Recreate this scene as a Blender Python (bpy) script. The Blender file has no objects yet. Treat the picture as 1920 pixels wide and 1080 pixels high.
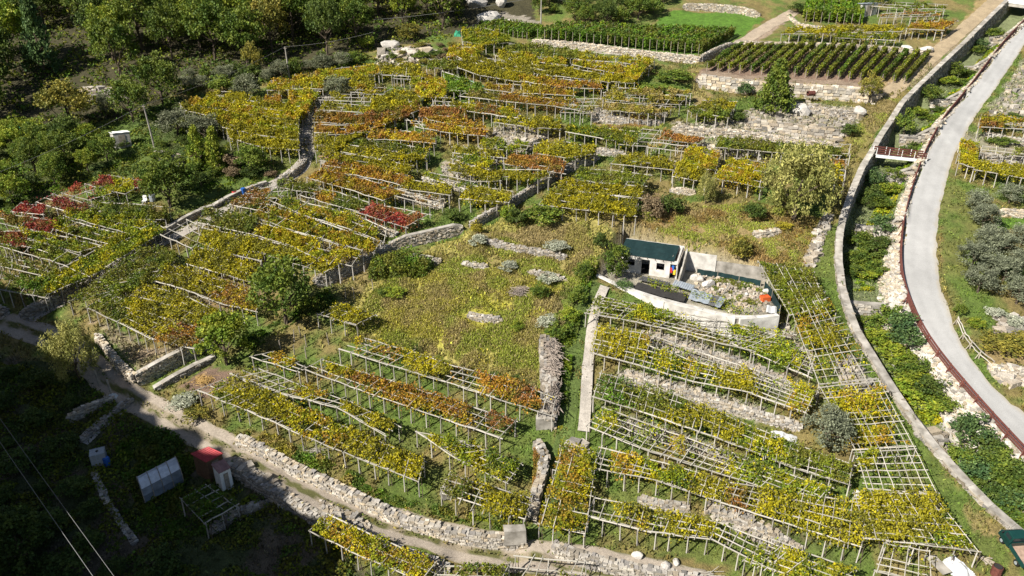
import bpy, math, random
import numpy as np
from mathutils import Vector, Quaternion, Matrix
random.seed(7)
rng = np.random.default_rng(7)
SC = bpy.context.scene
COL = SC.collection

# ------------------------------------------------------------------ camera, sky, sun, exposure
FPX = 1400.0
PITCH = math.radians(25.7)
SLOPE = math.tan(math.radians(17.2))
CP, SP = math.cos(PITCH), math.sin(PITCH)
ZC, Y0 = 90.6 * SP, 90.6 * CP
SUN_AZ, SUN_EL = math.radians(54), math.radians(41)          # shadows run away from the camera and to the right
cam_d = bpy.data.cameras.new('camera'); cam = bpy.data.objects.new('camera', cam_d); COL.objects.link(cam)
cam.location = (0, 0, ZC); cam.rotation_euler = (math.pi / 2 - PITCH, 0, 0)
cam_d.sensor_width = 36; cam_d.lens = 36 * FPX / 1920; cam_d.clip_end = 3000; cam_d.clip_start = .5
SC.camera = cam
W = bpy.data.worlds.new('World'); SC.world = W; W.use_nodes = True
nt = W.node_tree
sky = nt.nodes.new('ShaderNodeTexSky'); sky.sky_type = 'NISHITA'; sky.sun_disc = False
sky.sun_elevation = SUN_EL; sky.sun_rotation = math.pi + SUN_AZ
nt.links.new(sky.outputs[0], nt.nodes['Background'].inputs[0]); nt.nodes['Background'].inputs[1].default_value = 0.05
sun_d = bpy.data.lights.new('sun', 'SUN'); sun_d.energy = 5.0; sun_d.angle = math.radians(.55); sun_d.color = (1, .95, .86)
sun = bpy.data.objects.new('sun', sun_d); COL.objects.link(sun)
TOSUN = Vector((-math.sin(SUN_AZ) * math.cos(SUN_EL), -math.cos(SUN_AZ) * math.cos(SUN_EL), math.sin(SUN_EL)))
sun.rotation_euler = TOSUN.to_track_quat('Z', 'Y').to_euler()
sun.location = (-60, -30, 120)
SC.view_settings.view_transform = 'Standard'; SC.view_settings.look = 'None'
SC.view_settings.exposure = 0.95; SC.view_settings.gamma = 1; SC.view_settings.use_curve_mapping = False
SC.cycles.max_bounces = 5; SC.cycles.diffuse_bounces = 3; SC.cycles.transparent_max_bounces = 4

# ------------------------------------------------------------------ geometry of the hillside
def ray(px, py):
    a = (px - 960) / FPX; b = -(py - 540) / FPX
    return np.array([a, CP + b * SP, -SP + b * CP])
CAM = np.array([0, 0, ZC])
def base(y): return SLOPE * (y - Y0)
def G(px, py, h=0):                                            # pixel -> mean slope of the hill
    d = ray(px, py); t = (-SLOPE * Y0 + h - ZC) / (d[2] - SLOPE * d[1]); return CAM + t * d
def GZ(px, py, z):                                             # pixel -> level plane at height z
    d = ray(px, py); t = (z - ZC) / d[2]; return CAM + t * d
def proj(p):
    p = np.asarray(p, float); z = p[..., 2] - ZC
    dep = p[..., 1] * CP - z * SP; up = p[..., 1] * SP + z * CP
    return 960 + FPX * p[..., 0] / dep, 540 - FPX * up / dep

_T = rng.random((256, 256))
def vnoise(x, y, s=0):
    x = np.asarray(x, float) + 37.3 * s + 1000; y = np.asarray(y, float) + 91.7 * s + 1000
    xi = np.floor(x).astype(int); yi = np.floor(y).astype(int)
    fx = x - xi; fy = y - yi; fx = fx * fx * (3 - 2 * fx); fy = fy * fy * (3 - 2 * fy)
    a = _T[xi & 255, yi & 255]; b = _T[(xi + 1) & 255, yi & 255]; c = _T[xi & 255, (yi + 1) & 255]; d = _T[(xi + 1) & 255, (yi + 1) & 255]
    return (a * (1 - fx) + b * fx) * (1 - fy) + (c * (1 - fx) + d * fx) * fy
def fbm(x, y, s=0, o=4):
    r = 0; a = .5; t = 0
    for k in range(o):
        r = r + a * vnoise(x * 2 ** k, y * 2 ** k, s + k); t += a; a *= .5
    return r / t
def sstep(a, b, x):
    t = np.clip((x - a) / (b - a), 0, 1); return t * t * (3 - 2 * t)
def inpoly(x, y, poly):
    poly = np.asarray(poly, float); r = np.zeros(np.shape(x), bool); n = len(poly)
    for i in range(n):
        x1, y1 = poly[i]; x2, y2 = poly[(i + 1) % n]
        if y1 == y2: continue
        r ^= ((y1 > y) != (y2 > y)) & (x < (x2 - x1) * (y - y1) / (y2 - y1) + x1)
    return r
def dpoly(x, y, pts):                                          # unsigned distance, side (+ = left of travel), arc length
    pts = np.asarray(pts, float)[:, :2]; best = np.full(np.shape(x), 1e9); side = np.zeros(np.shape(x)); arc = np.zeros(np.shape(x)); s0 = 0
    for i in range(len(pts) - 1):
        a, b = pts[i], pts[i + 1]; d = b - a; L = math.hypot(*d); 
        if L < 1e-6: continue
        t = np.clip(((x - a[0]) * d[0] + (y - a[1]) * d[1]) / L ** 2, 0, 1)
        qx = a[0] + t * d[0]; qy = a[1] + t * d[1]; r = np.hypot(x - qx, y - qy)
        cr = (d[0] * (y - a[1]) - d[1] * (x - a[0])) / L
        m = r < best; best = np.where(m, r, best); side = np.where(m, np.where(np.abs(cr) < 1e-9, 1, np.sign(cr)), side); arc = np.where(m, s0 + t * L, arc); s0 += L
    return best, side, arc, s0
def gp(pts): return np.array([G(*p) for p in pts])

# traced lines of the place (photo pixels -> ground)
WALL_L = [(1925, -30), (1890, 3), (1850, 42), (1810, 82), (1765, 125), (1725, 165), (1690, 200), (1665, 240), (1647, 267), (1634, 292), (1615, 322), (1595, 370), (1580, 412), (1572, 450), (1570, 493), (1577, 547), (1590, 587), (1603, 622), (1630, 665), (1662, 717), (1697, 770), (1740, 828), (1790, 885), (1840, 938), (1890, 982), (1935, 1020), (1990, 1070)]
ROAD_L = [(2000, -45), (1935, 30), (1880, 88), (1822, 165), (1768, 232), (1740, 285), (1722, 330), (1708, 375), (1697, 420), (1692, 465), (1691, 510), (1698, 545), (1709, 575), (1724, 610), (1748, 650), (1778, 690), (1808, 725), (1845, 768), (1905, 835), (1960, 890), (2030, 960)]
ROAD_R = [(2060, -45), (1980, 10), (1925, 75), (1902, 112), (1865, 168), (1835, 207), (1810, 250), (1787, 297), (1772, 350), (1762, 387), (1756, 437), (1757, 493), (1763, 543), (1777, 583), (1797, 637), (1827, 683), (1853, 718), (1880, 742), (1915, 770), (1965, 815), (2060, 900)]
wl, rl, rr = gp(WALL_L), gp(ROAD_L), gp(ROAD_R)
DAMS = [((1860, 55), (1900, 57), 1.4), ((1805, 110), (1852, 113), 1.6), ((1748, 172), (1802, 176), 1.8), ((1690, 240), (1755, 245), 2.0), ((1648, 310), (1716, 316), 1.8), ((1608, 406), (1684, 414), 1.8), ((1588, 550), (1664, 558), 2.0), ((1712, 790), (1775, 798), 1.4)]
# dry stone walls: name key, line (left to right, uphill on the left hand), step in the ground, rise above it, reach of the terrace, label
WALLS = [
 ('near', [(445, 826), (500, 852), (560, 887), (620, 913), (680, 942), (740, 972), (800, 992), (870, 1009), (940, 1017), (984, 1018)], 1.1, .15, 3, 'pale dry stone wall along the upper edge of the dirt track'),
 ('near', [(425, 868), (500, 918), (560, 953), (620, 985), (680, 1012), (760, 1042), (840, 1066)], 1.2, .05, 3, 'rubble bank wall holding up the lower edge of the dirt track'),
 ('near', [(1036, 1022), (1062, 1038), (1110, 1053), (1170, 1068), (1250, 1083), (1330, 1097)], 1.1, .15, 3, 'stone wall above the dirt track, right of the grass gap'),
 ('mid', [(256, 716), (300, 693), (345, 668), (392, 642)], 1.5, .25, 3, 'shaded terrace wall with a pale concrete coping by the dirt track bend'),
 ('mid', [(288, 728), (330, 706), (402, 668)], .7, .2, 2, 'low wall with flat grey coping beside the small ploughed bed'),
 ('mid', [(182, 632), (200, 655), (228, 690), (254, 716)], 1.1, .2, 2.5, 'dry stone wall in shade beside the pale tree'),
 ('mid', [(1210, 632), (1260, 644), (1310, 662), (1372, 677), (1422, 698), (1485, 722)], .9, .1, 2.4, 'sunlit rubble wall between the first two pergolas below the ruined house'),
 ('mid', [(1170, 700), (1222, 720), (1285, 737), (1335, 752), (1385, 768), (1440, 784), (1500, 800)], .9, .1, 2.4, 'rubble wall running to the grey shrub right of the concrete strip'),
 ('mid', [(1160, 792), (1205, 806), (1255, 816), (1305, 838), (1355, 852), (1400, 874), (1450, 910)], .9, .1, 2.2, 'stone wall under sparse poles, right of the brushwood pier'),
 ('mid', [(1195, 935), (1240, 948), (1290, 952)], .7, .1, 2, 'short rubble wall under yellow vines above the dirt track'),
 ('mid', [(1330, 955), (1390, 975), (1450, 1005), (1500, 1030)], .7, .1, 2, 'rubble wall behind the lowest pergola at lower right'),
 ('mid', [(587, 530), (645, 510), (705, 481), (730, 466)], 1.5, .15, 3, 'shaded retaining wall curving below the yellow vines, left end'),
 ('mid', [(730, 464), (765, 455), (805, 446), (867, 431)], 1.3, .25, 3, 'bright retaining wall in sun with a smooth top, mid slope'),
 ('mid', [(880, 428), (915, 408), (950, 390), (992, 362), (1057, 320), (1120, 296)], 1.0, .25, 2.5, 'long straight wall climbing to the right beyond the meadow'),
 ('far', [(675, 413), (710, 430), (745, 446)], .7, .15, 2, 'rubble wall below the red pergola'),
 ('far', [(832, 320), (860, 328), (892, 338)], .9, .2, 2, 'rubble edge of the small stony plot, lower one'),
 ('far', [(892, 289), (920, 296), (944, 304)], .8, .2, 2, 'rubble edge of the small stony plot, upper one'),
 ('far', [(745, 368), (790, 378), (832, 388)], 1.0, .2, 2, 'pale stone wall right behind the red pergola'),
 ('far', [(792, 336), (835, 347), (880, 358)], .9, .1, 2, 'low stone wall under a bare pergola rail'),
 ('far', [(920, 268), (950, 275), (990, 277), (1020, 262)], 1.3, .2, 3, 'bulging pale wall of the round stony plot'),
 ('far', [(996, 82), (1045, 86), (1092, 90), (1191, 102), (1310, 113)], 1.1, .2, 3, 'long pale wall below the green vine rows at top'),
 ('far', [(1312, 113), (1340, 100), (1374, 86)], 1.3, .3, 2.5, 'end wall between the green vine rows and the ploughed vineyard'),
 ('far', [(1305, 152), (1340, 158), (1375, 162), (1475, 170), (1580, 178), (1648, 186)], 2.0, .1, 5, 'tall wall of large pale boulders below the ploughed vineyard'),
 ('far', [(1375, 84), (1440, 87), (1515, 89), (1590, 92), (1680, 96), (1735, 104)], 1.0, .2, 2.5, 'pale wall along the top of the ploughed vineyard'),
 ('far', [(1402, 232), (1440, 240), (1487, 247), (1530, 253), (1574, 258)], 1.5, .1, 3, 'wide pale stone terrace wall below the boulder'),
 ('far', [(1258, 243), (1310, 248), (1350, 251), (1450, 262), (1500, 272), (1570, 276)], 1.1, .1, 2.5, 'pale stone terrace wall above the long green vine hedge'),
 ('far', [(1475, 200), (1515, 208), (1560, 214), (1612, 218)], 1.2, .1, 2.5, 'stone terrace wall beside the conical dark tree'),
 ('far', [(1110, 219), (1150, 226), (1195, 232), (1240, 232)], 1.1, .1, 2.5, 'rubble wall above dry tan grass, centre right'),
 ('far', [(1312, 276), (1350, 284), (1400, 292)], 1.0, .1, 2, 'pale stone wall left of the pair of standing stones'),
 ('far', [(1100, 280), (1135, 285), (1170, 289)], .8, .1, 2, 'low stone wall below green vines, centre right'),
 ('far', [(1255, 358), (1280, 360), (1302, 362)], .7, .1, 1.5, 'short stone wall below yellow vines by the pale willow'),
 ('mid', [(905, 454), (940, 462), (973, 470), (1015, 478), (1060, 484)], .7, .15, 2, 'tumbled stone wall, highest in the weedy meadow'),
 ('mid', [(865, 496), (890, 500), (912, 501)], .5, .1, 1.5, 'short broken stone wall half hidden in the meadow weeds'),
 ('mid', [(985, 513), (1020, 518), (1060, 527)], .6, .15, 1.8, 'broken stone wall above the twig heap'),
 ('mid', [(876, 592), (905, 598), (942, 602)], .6, .1, 1.8, 'low stone wall, lowest in the weedy meadow'),
 ('mid', [(755, 486), (790, 489), (825, 493)], .9, .2, 2, 'stone edging behind the tall weeds left of the meadow'),
 ('mid', [(1410, 440), (1435, 441), (1460, 436)], .7, .1, 2, 'rough stones under the pale willow'),
 ('mid', [(38, 596), (70, 583), (110, 562), (150, 538)], 1.3, .2, 2.5, 'retaining wall at the junction, shaded, under yellow-green vines'),
 ('mid', [(-30, 583), (0, 585), (16, 589)], 1.1, .2, 2, 'wall end at the left frame edge by the track junction'),
 ('far', [(522, 340), (545, 331), (562, 318), (572, 300)], .9, .15, 2, 'rubble wall curving along the stone path'),
 ('far', [(885, 312), (905, 318), (925, 323)], .6, .1, 1.5, 'small stone wall between two bare plots mid slope'),
 ('far', [(1500, 60), (1490, 40), (1478, 30)], .8, .2, 2, 'curved pale wall around the bright green vines, left end'),
 ('far', [(1478, 32), (1500, 50), (1525, 57), (1560, 60), (1605, 55)], 1.0, .2, 2, 'curved pale wall around the bright green vines at top'),
 ('far', [(1280, 12), (1330, 14), (1390, 20), (1425, 30)], 1.2, .1, 3, 'pale broken wall above the bright lawn'),
 ('far', [(1838, 292), (1880, 298), (1940, 302)], 1.0, .1, 2.2, 'stone wall under bare poles right of the road'),
 ('far', [(1845, 252), (1885, 262), (1940, 270)], .9, .1, 2.2, 'rubble wall below rusty vines right of the road'),
 ('far', [(1870, 398), (1900, 401), (1945, 406)], .8, .1, 2, 'low pale wall among the olive trees'),
 ('mid', [(1850, 690), (1880, 700), (1940, 706)], .9, .2, 2, 'white stone edging right of the road by the wooden fence'),
 ('mid', [(150, 830), (182, 806), (212, 776), (247, 752)], .4, .1, 1.5, 'shaded stone edging beside the garden path'),
 ('mid', [(124, 790), (165, 770), (213, 748)], .8, .15, 2, 'thin pale wall in the dark beyond the garden path'),
 ('mid', [(253, 1022), (228, 985), (200, 945), (176, 888)], .6, .15, 1.5, 'broken stone edging along the left side of the shaded garden'),
 ('mid', [(390, 1000), (445, 965), (500, 938)], .8, .1, 2, 'dark stone edging below the garden pergola'),
 ('far', [(400, 388), (445, 366), (500, 345)], .5, .2, 1.5, 'thin kerb wall along the stone path, upper part'),
 ('far', [(245, 478), (300, 440), (345, 414), (398, 389)], .8, .2, 1.5, 'thin kerb wall along the stone path, lower part'),
]
# yard of the ruined house is cut level into the slope
ZY = float(G(1270, 545)[2])
YARD_PX = [(1117, 524), (1180, 542), (1250, 563), (1320, 580), (1382, 597), (1455, 590), (1448, 540), (1428, 518), (1345, 497), (1270, 488), (1165, 468)]
YARD = np.array([GZ(x, y, ZY)[:2] for x, y in YARD_PX])

ax = np.concatenate([np.linspace(-320, -118, 40)[:-1], np.arange(-118, 118.01, .45), np.linspace(118, 320, 30)[1:]])
ay = np.concatenate([np.linspace(-90, 36, 64)[:-1], np.arange(36, 186, .45), np.linspace(186, 460, 40)])
GX, GY = np.meshgrid(ax, ay)
def hill_relief(x, y):                                         # unseen spur on the near left; crest shaped to cast the shade's edge
    edge = gp([(-260, 300), (-130, 425), (0, 530), (95, 600), (170, 655), (250, 745), (330, 795), (430, 850), (520, 925), (600, 985), (650, 1060), (720, 1190), (860, 1500)])
    dirh = np.array([-math.sin(SUN_AZ), -math.cos(SUN_AZ)]); L = 47.0
    crest = edge[:, :2] + dirh * L; cz = edge[:, 2] + L * math.tan(SUN_EL)
    d, sd, arc, tot = dpoly(x, y, crest)
    s = np.concatenate([[0], np.cumsum(np.hypot(*np.diff(crest, axis=0).T))])
    z = np.interp(arc, s, cz) - base(y)
    z = z + 2.4 * (fbm(arc / 5, arc * 0, 3) - .5) * 2 + 3.2 * (vnoise(arc / 1.7, arc * 0, 8) - .5)
    prof = np.where(sd > 0, np.exp(-(d / 7.0) ** 1.6), np.exp(-(d / 60.0) ** 2))
    return z * prof * 1.0
def terrain(x, y):
    z = base(y) + .5 * (fbm(x / 22, y / 22, 1) - .5) + .16 * (fbm(x / 3.1, y / 3.1, 2) - .5)
    z = z + np.where((y > 168), .02 * np.maximum(y - 168, 0) ** 1.4, 0)
    for kind, pts, step, rise, reach, lab in WALLS:
        w = gp(pts); x0, x1 = w[:, 0].min() - reach, w[:, 0].max() + reach; y0, y1 = w[:, 1].min() - reach, w[:, 1].max() + reach
        m = (x > x0) & (x < x1) & (y > y0) & (y < y1)
        if not m.any(): continue
        d, sd, arc, tot = dpoly(x[m], y[m], w)
        tap = sstep(-.01, .5, arc) * (1 - sstep(tot - .5, tot + .01, arc))
        z[m] += sd * step / 2 * np.clip(1 - d / reach, 0, 1) * tap
    m = inpoly(x, y, YARD); z[m] = ZY + .05 * (fbm(x[m], y[m], 5) - .5)
    # road bench
    m = (x > 25)
    xs, ys = x[m], y[m]
    dW, sW, _, _ = dpoly(xs, ys, wl); dE, sE, _, _ = dpoly(xs, ys, rl); dR, sR, _, _ = dpoly(xs, ys, rr)
    # both lines run from far to near: left hand side of travel = +x
    toR = sW > 0; toL = sE < 0
    ch = toR & toL
    zz = z[m]; smooth = base(ys) + .5 * (fbm(xs / 22, ys / 22, 1) - .5)
    road = (sE > 0) & (sR < 0)
    zz = np.where(road, smooth, zz)
    depth = 2.3 * sstep(.1, .5, dW) * sstep(.3, 2.8, dE)
    zch = smooth - depth + .25 * (fbm(xs / 1.6, ys / 1.6, 9) - .5)
    for a, b, step in DAMS:
        w = gp([a, b]); w[0, 0] -= 1.0; w[1, 0] += 1.5; d, sd, arc, tot = dpoly(xs, ys, w); zch = zch + np.where(np.minimum(dW, dE) < 6, sd * step / 2 * np.clip(1 - d / 5, 0, 1), 0)
    zz = np.where(ch, zch, zz)
    z[m] = zz
    return z + hill_relief(x, y)
GZZ = terrain(GX, GY)
def H(x, y):
    x = np.asarray(x, float); y = np.asarray(y, float)
    i = np.clip(np.searchsorted(ax, x) - 1, 0, len(ax) - 2); j = np.clip(np.searchsorted(ay, y) - 1, 0, len(ay) - 2)
    fx = np.clip((x - ax[i]) / (ax[i + 1] - ax[i]), 0, 1); fy = np.clip((y - ay[j]) / (ay[j + 1] - ay[j]), 0, 1)
    return (GZZ[j, i] * (1 - fx) + GZZ[j, i + 1] * fx) * (1 - fy) + (GZZ[j + 1, i] * (1 - fx) + GZZ[j + 1, i + 1] * fx) * fy
def P(px, py, h=0):                                            # pixel -> point h above the real ground
    d = ray(px, py); den = d[2] - SLOPE * d[1]; t = (-SLOPE * Y0 + h - ZC) / den
    for _ in range(6):
        p = CAM + t * d; t += .8 * (float(H(p[0], p[1])) + h - p[2]) / den
    return CAM + t * d

# ------------------------------------------------------------------ materials
def nodes(name):
    m = bpy.data.materials.new(name); m.use_nodes = True; n = m.node_tree; b = n.nodes['Principled BSDF']
    b.inputs['Specular IOR Level'].default_value = .25
    return m, n, b
def N(n, t, **k):
    o = n.nodes.new(t)
    for a, v in k.items(): setattr(o, a, v)
    return o
def mat(name, col, rough=.8, var=.35, scale=6, bump=.0, metal=0, col2=None, detail=5, rnd=(.82, 1.15)):
    m, n, b = nodes(name); L = n.links.new
    tc = N(n, 'ShaderNodeTexCoord'); no = N(n, 'ShaderNodeTexNoise'); no.inputs['Scale'].default_value = scale; no.inputs['Detail'].default_value = detail
    L(tc.outputs['Object'], no.inputs['Vector'])
    r = N(n, 'ShaderNodeValToRGB'); c2 = col2 or [c * (1 - var) for c in col]
    r.color_ramp.elements[0].color = (*c2, 1); r.color_ramp.elements[1].color = (*[min(1, c * (1 + var * .6)) for c in col], 1)
    r.color_ramp.elements[0].position = .3; r.color_ramp.elements[1].position = .7
    L(no.outputs[0], r.inputs[0]); oi = N(n, 'ShaderNodeObjectInfo'); hs = N(n, 'ShaderNodeHueSaturation'); mr = N(n, 'ShaderNodeMapRange')
    mr.inputs[3].default_value = rnd[0]; mr.inputs[4].default_value = rnd[1]; L(oi.outputs['Random'], mr.inputs[0]); L(mr.outputs[0], hs.inputs['Value']); L(r.outputs[0], hs.inputs['Color'])
    L(hs.outputs[0], b.inputs['Base Color']); b.inputs['Roughness'].default_value = rough; b.inputs['Metallic'].default_value = metal
    if bump:
        bp = N(n, 'ShaderNodeBump'); bp.inputs['Strength'].default_value = bump; bp.inputs['Distance'].default_value = .1; L(no.outputs[0], bp.inputs['Height']); L(bp.outputs[0], b.inputs['Normal'])
    return m
def attr_mat(name, rough=.9, transl=0., bump=0., rnd=.18, noise=None):
    m, n, b = nodes(name); L = n.links.new
    at = N(n, 'ShaderNodeAttribute', attribute_name='Col'); oi = N(n, 'ShaderNodeObjectInfo'); hs = N(n, 'ShaderNodeHueSaturation'); mr = N(n, 'ShaderNodeMapRange')
    mr.inputs[3].default_value = 1 - rnd; mr.inputs[4].default_value = 1 + rnd; L(oi.outputs['Random'], mr.inputs[0]); L(mr.outputs[0], hs.inputs['Value'])
    src = at.outputs['Color']
    if noise:
        tc = N(n, 'ShaderNodeTexCoord'); prev = src
        for sc, amt in noise:
            no = N(n, 'ShaderNodeTexNoise'); no.inputs['Scale'].default_value = sc; no.inputs['Detail'].default_value = 6; no.inputs['Roughness'].default_value = .65; L(tc.outputs['Object'], no.inputs['Vector'])
            m2 = N(n, 'ShaderNodeMapRange'); m2.inputs[1].default_value = .3; m2.inputs[2].default_value = .7; m2.inputs[3].default_value = 1 - amt; m2.inputs[4].default_value = 1 + amt; L(no.outputs[0], m2.inputs[0])
            vm = N(n, 'ShaderNodeVectorMath', operation='SCALE'); L(prev, vm.inputs[0]); L(m2.outputs[0], vm.inputs['Scale']); prev = vm.outputs[0]
        src = prev
        if bump:
            bp = N(n, 'ShaderNodeBump'); bp.inputs['Strength'].default_value = bump; bp.inputs['Distance'].default_value = .25; L(no.outputs[0], bp.inputs['Height']); L(bp.outputs[0], b.inputs['Normal'])
    L(src, hs.inputs['Color']); L(hs.outputs[0], b.inputs['Base Color']); b.inputs['Roughness'].default_value = rough
    if transl:
        tr = N(n, 'ShaderNodeBsdfTranslucent'); L(hs.outputs[0], tr.inputs['Color']); mx = N(n, 'ShaderNodeMixShader'); mx.inputs[0].default_value = transl
        L(b.outputs[0], mx.inputs[1]); L(tr.outputs[0], mx.inputs[2]); L(mx.outputs[0], n.nodes['Material Output'].inputs[0])
    return m
M = {}
M['ground'] = attr_mat('ground_cover', 1, 0, .7, 0, [(.35, .22), (1.6, .3), (7.0, .42)])
M['leaf'] = attr_mat('leaf', .6, .28, rnd=.16)
M['blade'] = attr_mat('grass_blade', .8, .2, rnd=0)
M['stone'] = attr_mat('stone', .9, 0, .35, .14, [(2.2, .22), (9, .25)])
M['track'] = attr_mat('packed_dirt', 1, 0, .4, 0, [(.8, .15), (5, .22), (20, .2)])
M['roadm'] = attr_mat('worn_asphalt', .95, 0, .12, 0, [(.7, .07), (9, .10), (30, .1)])
M['road_'] = mat('worn_asphalt', (.46, .45, .435), .95, .1, .55, .05, detail=12)
M['pole'] = mat('weathered_chestnut_pole', (.42, .39, .335), .85, .3, 5, rnd=(.6, 1.12))
M['post'] = mat('pale_stone_post', (.44, .41, .365), .85, .25, 4, rnd=(.6, 1.12))
M['oldwood'] = mat('old_grey_wood', (.30, .26, .21), .9, .35, 5)
M['bark'] = mat('bark', (.11, .085, .06), .95, .4, 9, .4)
M['concrete'] = mat('concrete', (.34, .315, .28), .9, .34, 1.1, .3, col2=(.17, .155, .13))
M['plaster'] = mat('old_white_plaster', (.55, .53, .49), .9, .2, 1.1, .1, col2=(.33, .31, .28))
M['greynet'] = mat('dark_green_net', (.009, .028, .029), .7, .25, 2)
M['rust'] = mat('rust_brown_steel', (.12, .042, .032), .75, .35, 6)
M['galv'] = mat('galvanised_sheet', (.42, .46, .50), .45, .25, 2.5, metal=.5)
M['greymetal'] = mat('dark_corrugated_sheet', (.10, .10, .10), .7, .3, 3)
M['white'] = mat('white_paint', (.72, .72, .70), .6, .12, 3)
M['redsheet'] = mat('red_corrugated_sheet', (.30, .03, .035), .5, .25, 3)
M['brownsheet'] = mat('faded_brown_sheet', (.25, .14, .13), .6, .25, 2)
M['woodwall'] = mat('brown_boards', (.16, .095, .055), .85, .3, 4)
M['film'] = mat('greenhouse_film', (.50, .53, .57), .35, .2, 3)
M['clearfilm'] = mat('clear_film', (.16, .19, .23), .25, .35, 1.5)
M['tarp'] = mat('white_tarpaulin', (.5, .5, .5), .5, .08, 3)
M['bluepl'] = mat('blue_plastic', (.03, .12, .42), .4, .15, 3)
M['blackpl'] = mat('black_plastic', (.02, .02, .022), .5, .2, 3)
M['orange'] = mat('orange_plastic', (.55, .11, .03), .5, .15, 3)
M['yellowpl'] = mat('yellow_cloth', (.55, .38, .03), .7, .15, 3)
M['redcloth'] = mat('red_cloth', (.45, .03, .03), .7, .15, 3)
M['truck'] = mat('dark_green_paint', (.008, .038, .034), .25, .15, 2)
M['glass'] = mat('dark_window_glass', (.02, .03, .035), .08, .1, 2)
M['rubber'] = mat('black_rubber', (.02, .02, .02), .8, .2, 5)
M['sand'] = mat('sandy_cargo_bed', (.34, .24, .18), .9, .3, 4)
M['wire'] = mat('cable', (.16, .16, .16), .5, .1, 3)
M['twig'] = mat('dry_twigs', (.30, .25, .21), .9, .35, 8)
M['straw'] = mat('straw', (.50, .33, .12), .9, .35, 9)
M['terracotta'] = mat('terracotta', (.42, .14, .07), .8, .2, 4)
M['greenhouse_net'] = mat('bright_green_net', (.03, .22, .12), .7, .25, 3)
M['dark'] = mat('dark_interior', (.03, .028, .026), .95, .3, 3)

# ------------------------------------------------------------------ builders
def np_mesh(name, v, f, m, col=None, smooth=False):
    me = bpy.data.meshes.new(name); v = np.asarray(v, np.float32); f = np.asarray(f, np.int32); k = f.shape[1]
    me.vertices.add(len(v)); me.vertices.foreach_set('co', v.ravel())
    me.loops.add(f.size); me.loops.foreach_set('vertex_index', f.ravel())
    me.polygons.add(len(f)); me.polygons.foreach_set('loop_start', np.arange(0, f.size, k, dtype=np.int32)); me.polygons.foreach_set('loop_total', np.full(len(f), k, np.int32))
    me.polygons.foreach_set('use_smooth', np.full(len(f), bool(smooth)))
    if col is not None:
        a = me.color_attributes.new('Col', 'FLOAT_COLOR', 'POINT'); c = np.ones((len(v), 4), np.float32); c[:, :3] = col; a.data.foreach_set('color', c.ravel())
    me.materials.append(m); me.update(calc_edges=True)
    return me
def obj(name, me, parent=None, loc=None, off=None):
    o = bpy.data.objects.new(name, me); COL.objects.link(o)
    if parent is not None: o.parent = parent
    if loc is not None: o.location = loc
    return o
def tag(o, label, cat, group=None, kind=None):
    o['label'] = label
    if cat: o['category'] = cat
    if group: o['group'] = group
    if kind: o['kind'] = kind
    return o
def thing(name, label, cat, loc=(0, 0, 0), rz=0, group=None):
    o = bpy.data.objects.new(name, None); COL.objects.link(o); o.location = [float(c) for c in loc]; o.rotation_euler = (0, 0, rz); o.empty_display_size = .3
    return tag(o, label, cat, group, 'thing')
def struct(o, label=None):
    o['kind'] = 'structure'
    if label: o['label'] = label
    return o
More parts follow.
